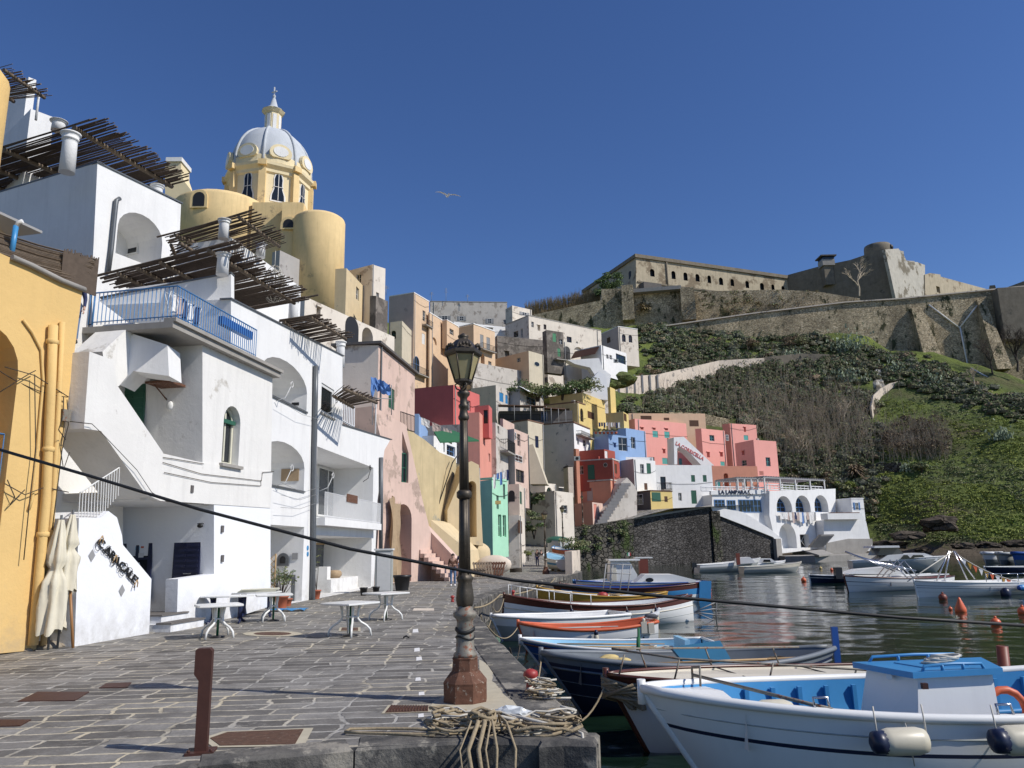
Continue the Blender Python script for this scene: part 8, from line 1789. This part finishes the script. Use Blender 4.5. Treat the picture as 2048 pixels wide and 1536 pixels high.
# ================================================================== manholes and grates in the paving
def plate(label,pts,mat='cover_rust',name='manhole_cover',slots=0,rim=None,z=.012):
    P = [G(*p) for p in pts];t = empty(name,sum(P,V((0,0,0)))/len(P),label,'cover');mb = MB();mb.prism([V((p.x,p.y,z)) for p in P],V((0,0,-.03)));mb.build('lid',mat,t)
    if slots:
        mb = MB()
        for i in range(slots): f = (i+.5)/slots;a = P[0].lerp(P[1],f);b = P[3].lerp(P[2],f);mb.tube([a.lerp(b,.1)+V((0,0,z+.001)),a.lerp(b,.9)+V((0,0,z+.001))],.012,4)
        mb.build('bars','rust_brown',t)
    if rim: c = sum(P,V((0,0,0)))/len(P);mb = MB();Q = [c+(p-c)*rim for p in P];mb.add([V((p.x,p.y,.007)) for p in Q],[tuple(range(len(Q)))]);mb.build('mortar_rim','mortar',t)
plate('rusty rectangular drain grate left of the street lamp foot',[(770,1427),(856,1424),(857,1413),(782,1412)],slots=14,name='drain_grate',rim=1.15)
plate('large rusty oval-worn cover near the front edge',[(440,1493),(590,1490),(607,1460),(455,1466),(420,1478)],rim=1.2)
plate('wide brown iron cover at the left of the paving',[(35,1404),(150,1402),(178,1385),(75,1385)],'rust_brown');plate('small brown iron cover right of the wide one',[(198,1377),(255,1376),(263,1366),(212,1368)],'rust_brown');plate('brown cover cut by the left picture edge',[(-40,1455),(40,1453),(62,1441),(-20,1441)],'rust_brown')
plate('round rusty cover behind the lone table',[(545+38*math.cos(k*.52),1268+3.4*math.sin(k*.52)) for k in range(12)],rim=1.6);plate('small grate under the lone white table',[(682,1262),(716,1262),(716,1256),(684,1256)],rim=1.3);plate('long flat cover beside the quay edge',[(825,1222),(868,1222),(868,1217),(828,1217)],'beige')
# ================================================================== ropes,bollards,cable
def bollard(label,px,py,s=1.0,z0=0):
    g = G(px,py);t = empty('bollard',(g.x,g.y,0),label,'bollard','red mooring bollards on the quay edge');mb = MB();mb.lathe(g,[(.1*s,0),(.075*s,.06*s),(.06*s,.16*s),(.08*s,.2*s),(.11*s,.24*s),(.1*s,.3*s),(.04*s,.33*s)],14);mb.build('post','red_paint',t);return g
g1 = bollard('red rope-wrapped bollard at the near quay corner',1062,1386,.9);g2 = bollard('red bollard behind the street lamp, near the brown striped boat',1026,1194,.8) ;g3 = bollard('red bollard between lamp and yellow house stairs',905,1204,.7)
r = random.Random(12);RB = [(690,1470),(1170,1470)]
def gx(px,py,z=0): return G(px,py)+V((0,0,z))
heap = empty('rope_heap',G(1000,1462),'big tangle of thick beige ropes on the front edge of the quay','rope');
for i in range(26):
    x0 = r.uniform(860,1130);pts = [];x = x0;y = r.uniform(1440,1474);dirx = r.choice([-1,1]);zz = .03+.012*(i % 9)
    for k in range(13):
        pts.append(gx(x,y,zz+.02*math.sin(k+i)));x += dirx*r.uniform(10,26);y += r.uniform(-8,8);y = min(1478,max(1440,y))
        if x > 1165 or x < 850: dirx *= -1;x += dirx*20
        if r.random() < .12: dirx *= -1
    mb = MB();mb.tube(pts,r.choice([.011,.015,.018]),7);mb.build('strand','rope' if i % 4 else 'rope_white',heap)
mb = MB();pts = [gx(690,1470,.03),gx(700,1464,.03),gx(760,1463,.03),gx(830,1464,.03),gx(880,1470,.04),gx(870,1478,.04),gx(800,1474,.03),gx(720,1472,.03),gx(690,1470,.03)];mb.tube(pts,.016,6);mb.build('loop','rope',heap)
mb = MB();c = gx(965,1468,.05)
for i,(dx_,r_,zl_) in enumerate(((-.12,.023,-1.3),(-.02,.023,-1.3),(.05,.011,-.5),(.16,.014,-1.2),(.34,.013,-1.3),(-.2,.009,-.35))):
    w_ = r.uniform(-.06,.06);mb.tube([c+V((dx_*.6+w_,.14,.0)),c+V((dx_*.5,.0,.13)),c+V((dx_*.8+w_,-.16,.09)),V((c.x+dx_,7.99,-.04)),V((c.x+dx_+w_,7.95,-.35)),V((c.x+dx_-w_,7.96,zl_))],r_,7)
for i in range(5): mb.tube([c+V((.16*math.cos(k*.7+i*1.3)*(1-.05*i),.13*math.sin(k*.7+i*1.3),.04+.03*i+.02*math.sin(k*1.9))) for k in range(9)],.019,7)
mb.build('hanging_knot','rope',heap)
mb = MB();mb.tube([gx(1150,1472,.05),gx(1165,1478,.05),V((.63,8.02,-.05)),V((.66,7.98,-.5)),V((.68,7.97,-1.1))],.014,6);mb.build('strand','rope_white',heap)
for i in range(10):
    mb = MB();a0 = r.uniform(0,6.3);mb.tube([V((g1.x+r.uniform(-.05,.25)+.14*math.cos(a0+k*.6)+.04*k*.3,g1.y-.15+.12*math.sin(a0+k*.6)-.03*k,.03+.02*(i % 5)+.12*max(0,1-k/4))) for k in range(12)],.012,5);mb.build('strand','rope_white' if i % 2 else 'rope',heap)
bm = bmesh.new();bmesh.ops.create_icosphere(bm,subdivisions=3,radius=1);c = gx(1020,1443,.07)
for v in bm.verts: q = 1+.4*MN.fractal(v.co*2.2,.8,2,3);v.co = V((v.co.x*.2*q,v.co.y*.09*q,v.co.z*.09*q))
mb = MB();mb.add([v.co+c for v in bm.verts],[tuple(v.index for v in f.verts) for f in bm.faces]);bm.free();mb.build('plastic_bag','bag',None,label='crumpled translucent white plastic bag beside the rope tangle',cat='bag')
bw = [(B7,(985,1222)),(B6,(962,1240)),(B5,(975,1262)),(B4,(1020,1310)),(B3,(1060,1355)),(B2,(1066,1380))]
labs = ['slack mooring rope of the long brown striped boat','mooring rope of the white moulded dinghy','mooring rope of the orange boat','dark mooring rope of the light blue boat','mooring rope of the dark navy boat','long mooring rope from the bollard to the cream decked boat']
for (B,q),l in zip(bw,labs): a = G(*q)+V((0,0,.12));rope(l,[a,B.b+V((0,0,-.1))],.014,'rope' if B is not B4 else 'rope_dark',sagv=.3 if B is not B2 else .55)
rope('heavy rope sagging along the quay edge behind the street lamp',[gx(948,1222,.1),gx(1000,1196,.12),gx(1085,1175,.1),gx(1110,1160,.1)],.03,'rope',sagv=.12)
cpts = [Y(-60,880,5.2),Y(2110,1258,4.8)]
rope('thick black cable crossing the whole view from left to right',[Y(-80,872,5.2),Y(2130,1256,5.0)],.011,'cable','cable',sagv=.0) if False else None
cp = [(-60,882),(200,958),(400,1019),(700,1098),(1024,1160),(1300,1190),(1500,1208),(1800,1235),(2110,1255)]
mb = MB();mb.tube([Y(px,py,5.2-.2*(px/2048)) for px,py in cp],.0105,8);mb.build('cable','cable',None,label='thick black cable crossing the whole view from left to right',cat='cable')
rope('thin overhead wire running from the yellow house arch',[Y(-30,720,15),FY.p(*FY.uz(128,795),.1)],.01,'rope_dark','wire',.15)
mb = MB();g = G(812,1277);mb.tube([g+V((-.06,0,.02)),g+V((0,.02,.05)),g+V((.07,0,.02))],.02,6);mb.build('scrap','cable',None,label='small dark scrap lying on the paving right of the lone table',cat='scrap')
# ================================================================== gulls
def gull(label,p,flying,s=1.0,yaw=0):
    t = empty('gull',p,label,'gull');p = V(p);c,sn = math.cos(yaw),math.sin(yaw)
    def W(x,y,z): return p+V((x*c-y*sn,x*sn+y*c,z))*s
    mb = MB()
    body = [W(-.28,0,.02),W(-.2,0,.02),W(-.1,0,0),W(.05,0,0),W(.15,0,.03),W(.2,0,.07),W(.25,0,.08),W(.3,0,.06)];rr = [.02,.05,.085,.09,.07,.05,.048,.01]
    if not flying: body = [W(-.28,0,.1),W(-.2,0,.12),W(-.1,0,.15),W(.05,0,.2),W(.12,0,.27),W(.14,0,.34),W(.17,0,.37),W(.22,0,.36)];rr = [.02,.05,.085,.09,.06,.04,.042,.012]
    mb.tube(body,[q*s for q in rr],10)
    if flying:
        for sd in (-1,1):
            pts = [(0,.06,.02,.16),(.04,.3,.16,.15),(.02,.55,.2,.12),(-.08,.8,.13,.07),(-.16,.98,.05,.02)]
            vs = []
            for x,y,z,w in pts: vs += [W(x+w*.5,sd*y,z),W(x,sd*y,z+.012),W(x-w,sd*y,z-.005),W(x,sd*y,z-.012)]
            mb.add(vs,[(4*i+j,4*i+(j+1) % 4,4*i+4+(j+1) % 4,4*i+4+j) for i in range(4) for j in range(4)],0,True)
        mb.add([W(-.24,-.03,.02),W(-.24,.03,.02),W(-.4,.09,.02),W(-.4,-.09,.02)],[(0,1,2,3)])
    mb.build('body','gullwhite',t);mb = MB();e = body[-1];mb.tube([e-(e-body[-2])*.2,e+(e-body[-2])*.9],[.014*s,.004*s],6);mb.build('beak','b_mustard',t)
    if not flying:
        for sd in (-1,1): mb = MB();mb.ell(W(-.08,sd*.06,.17),(.2*s,.03*s,.07*s),8,5);mb.build('wing','gullgrey',t);mb = MB();mb.tube([W(0,sd*.03,.12),W(0,sd*.03,0)],.008*s,5);mb.build('leg','b_mustard',t)
    else:
        for sd in (-1,1): mb = MB();a = W(-.06,sd*.78,.145);b = W(-.18,sd*1.0,.055);mb.tube([a,b],[.035*s,.01*s],6,flat=.3);mb.build('wing_tip','gullgrey',t)
gull('gull gliding with spread wings in the blue sky',Y(895,392,32),True,.62,2.0)
gull('grey-backed gull standing on the stern of the orange boat',B5.P(.97,0,1)+V((0,0,.03)),False,.95,.1)
# ================================================================== people
def person(label,p,H,yaw,top,legs,hair='hair',pose='stand',jacket_long=False,group=None,bag=None,hold=None):
    """one skinned body plus clothing grown from the same skeleton"""
    t = empty('person',p,label,'person',group);k = H/1.7;c,s = math.cos(yaw),math.sin(yaw);p = V(p)
    def W(x,y,z): return V((x*c-y*s,x*s+y*c,z))*k
    st = .14 if pose == 'walk' else .03
    J = {'pel': (0,0,.93),'sp': (0,.01,1.12),'ch': (0,0,1.3),'nk': (0,0,1.43),'hd': (0,.015,1.53),'ht': (0,.01,1.66)}
    for sd,q in (('l',-1),('r',1)):
        J['hip'+sd] = (q*.09,0,.9);J['kn'+sd] = (q*.1,st*q*.6+.03,.49);J['an'+sd] = (q*.1,st*q*1.1-.02,.08);J['to'+sd] = (q*.11,st*q*1.1+.13,.03)
        J['sh'+sd] = (q*.17,0,1.38);J['el'+sd] = (q*.23,-.02,1.12)
        J['wr'+sd] = (q*.16,.18,1.08) if pose == 'hold' else (q*.24,.08,.88)
        J['ha'+sd] = (q*.08,.24,1.14) if pose == 'hold' else (q*.24,.11,.80)
    E = [('pel','sp'),('sp','ch'),('ch','nk'),('nk','hd'),('hd','ht')]
    for sd in 'lr': E += [('pel','hip'+sd),('hip'+sd,'kn'+sd),('kn'+sd,'an'+sd),('an'+sd,'to'+sd),('ch','sh'+sd),('sh'+sd,'el'+sd),('el'+sd,'wr'+sd),('wr'+sd,'ha'+sd)]
    Rd = {'pel': .14,'sp': .12,'ch': .14,'nk': .055,'hd': .09,'ht': .07,'hip': .095,'kn': .06,'an': .042,'to': .035,'sh': .06,'el': .042,'wr': .03,'ha': .03}
    def grow(nm,edges,grow_,mat):
        names = [];[names.append(n_) for e in edges for n_ in e if n_ not in names]
        me = bpy.data.meshes.new(nm);me.from_pydata([W(*J[n_]) for n_ in names],[(names.index(a),names.index(b)) for a,b in edges],[]);o = bpy.data.objects.new(nm,me);COL.objects.link(o)
        o.modifiers.new('s','SKIN');sv = me.skin_vertices[0].data
        for i,n_ in enumerate(names):
            rr = Rd.get(n_,Rd.get(n_[:-1],.05))*k*grow_;sv[i].radius = (rr,rr*(.72 if n_ in ('pel','sp','ch') else 1));sv[i].use_root = (i == 0)
        o.modifiers.new('u','SUBSURF').levels = 2;bpy.context.view_layer.update();dg = bpy.context.evaluated_depsgraph_get();m2 = bpy.data.meshes.new_from_object(o.evaluated_get(dg));bpy.data.objects.remove(o)
        m2.materials.clear();m2.materials.append(C(mat));[setattr(f,'use_smooth',True) for f in m2.polygons];o2 = bpy.data.objects.new(nm,m2);COL.objects.link(o2);o2.parent = t;return o2
    grow('body',E,1.0,'skin')
    te = [('pel','sp'),('sp','ch')]+[x for sd in 'lr' for x in (('ch','sh'+sd),('sh'+sd,'el'+sd),('el'+sd,'wr'+sd))];grow('jacket',te,1.16,top)
    le = [x for sd in 'lr' for x in (('pel','hip'+sd),('hip'+sd,'kn'+sd),('kn'+sd,'an'+sd))];grow('trousers',le,1.13,legs)
    mb = MB();mb.ell(W(0,-.015,1.6),(.095*k,.105*k,.1*k),12,8);
    if hair == 'long': mb.tube([W(0,-.06,1.6),W(0,-.09,1.45),W(0,-.09,1.28)],[.08*k,.085*k,.04*k],10)
    h = mb.build('hair','hair',t,loc=(0,0,0))
    for sd in 'lr':
        mb = MB();a = J['an'+sd];mb.tube([W(a[0],a[1]-.06,.04),W(a[0],a[1]+.04,.05),W(a[0],a[1]+.15,.035),W(a[0],a[1]+.2,.03)],[.04*k,.05*k,.045*k,.025*k],8);mb.build('shoe','cloth_white' if hair == 'long' else 'plastic_black',t,loc=(0,0,0))
        mb = MB();q = J['ha'+sd]
        for f in range(4): mb.tube([W(q[0]+(f-1.5)*.006,q[1]+(f-1.5)*.016,q[2]-.02),W(q[0],q[1]+(f-1.5)*.02,q[2]-.065),W(q[0]*.94,q[1]+(f-1.5)*.018+.01,q[2]-.1+.008*abs(f-1.5))],.008*k,5)
        mb.tube([W(q[0]*.95,q[1]+.03,q[2]),W(q[0]*.88,q[1]+.05,q[2]-.03),W(q[0]*.86,q[1]+.05,q[2]-.055)],.009*k,5);mb.build('hand','skin',t,loc=(0,0,0))
    mb = MB();mb.ell(W(0,.105,1.535),(.014*k,.02*k,.02*k),6,5);mb.build('nose','skin',t,loc=(0,0,0))
    mb = MB()
    for q in (-1,1): mb.ell(W(q*.032,.088,1.56),(.012*k,.008*k,.007*k),6,4)
    mb.ell(W(0,.092,1.495),(.024*k,.008*k,.006*k),6,4);mb.build('eyes_and_mouth','hair',t,loc=(0,0,0))
    return t
g = G(906,1172);person('woman in a rust brown top and blue jeans walking behind the street lamp',(g.x,g.y,0),1.68,rad(180),'rust','jeans','long','hold')
g = G(915,1163);person('dark clothed person half hidden behind the woman at the street lamp',(g.x+.15,g.y+1,0),1.78,rad(180),'cloth_navy','jeans')
g = G(1075,1133);person('person in a black jacket standing on the lane looking aside',(g.x,g.y,0),1.78,rad(150),'plastic_black','cloth_navy')
g = G(1080,1129);person('second dark dressed person close beside the one in black on the lane',(g.x+.2,g.y+.6,0),1.7,rad(200),'plastic_black','b_grey')
q = Y(152,575,18.2);person('person looking over the yellow house parapet under the reed awning',(q.x,q.y,q.z-1.42),1.72,rad(200),'cloth_navy','jeans')
t = tag(empty('shoulder_bag',(0,0,0)),None) if False else None
def clothes(label,px,py,px2,py2,yd,n,seed):
    r = random.Random(seed);a,b = Y(px,py,yd),Y(px2,py2,yd+.5);t = empty('laundry',(a+b)/2,label,'laundry')
    mb = MB();mb.tube([a,(a+b)/2-V((0,0,.08)),b],.012,4);mb.build('line','frame_grey',t)
    for i in range(n): p = a.lerp(b,(i+.2)/n);w = (b-a)/n*.75;h = r.uniform(.5,1.3);mb = MB();vs = [p+w*(k/3)-V((0,.04*math.sin(k*2+j),h*j/3)) for k in range(4) for j in range(4)];mb.add(vs,[(k*4+j,k*4+j+1,k*4+j+5,k*4+j+4) for k in range(3) for j in range(3)]);mb.build('garment',r.choice(['cloth_white','cloth_white','cloth_blue','mauve','cloth_navy']),t)
clothes('white sheets drying on the light blue terrace',838,832,905,862,61,3,1);clothes('blue and white washing on the turquoise house roof',985,950,1018,938,69,5,2);clothes('mixed washing on the terrace below the yellow houses',1196,845,1240,845,123,9,3);clothes('dark washing under the white hillside house',1148,722,1168,722,143,4,5)
def aerial(label,px,py,yd,h):
    p = Y(px,py,yd);t = empty('aerial',p,label,'aerial');mb = MB();mb.tube([p,p+V((0,0,h))],.04,4)
    for i in range(4): q = p+V((0,0,h*(.7+.09*i)));mb.tube([q-V((.5-.08*i,0,0)),q+V((.5-.08*i,0,0))],.025,3)
    mb.build('rods','frame_grey',t)
aerial('tall roof aerial on the ridge ruin',892,604,172,3.4);aerial('short roof aerial left on the ridge ruin',863,602,172,2.2);aerial('small roof aerial right on the ridge ruin',935,604,172,1.8);aerial('thin rooftop aerial on the mauve sided house',772,590,120,1.6)
def acunit(label,px,py,yd):
    p = Y(px,py,yd);t = empty('air_conditioner',p,label,'air conditioner');mb = MB();mb.box(p,(.9,.4,.65));mb.build('case','b_greylt',t);mb = MB();mb.tube([p-V((0,.2,0)),p-V((0,.22,0))],.24,12);mb.build('fan_grille','dark',t)
acunit('air conditioner box on the dark red house side',1154,917,116.4);acunit('white air conditioner on the hillside house front',1232,722,143)
for i in range(6):
    px = 1192+i*8;p = Y(px,868,124);t = empty('plant_pot',p,['first','second','third','fourth','fifth','sixth'][i]+' terrace plant from the left on the blue house roof','plant','terrace plants on the blue house');mb = MB();mb.lathe(p,[(.18,0),(.25,.35)],8);mb.build('pot','terracotta',t);quads_mesh('foliage',leaves([(p.x,p.y,p.z+.6)],[.45],90,.2),['leaf_olive'],parent=t)
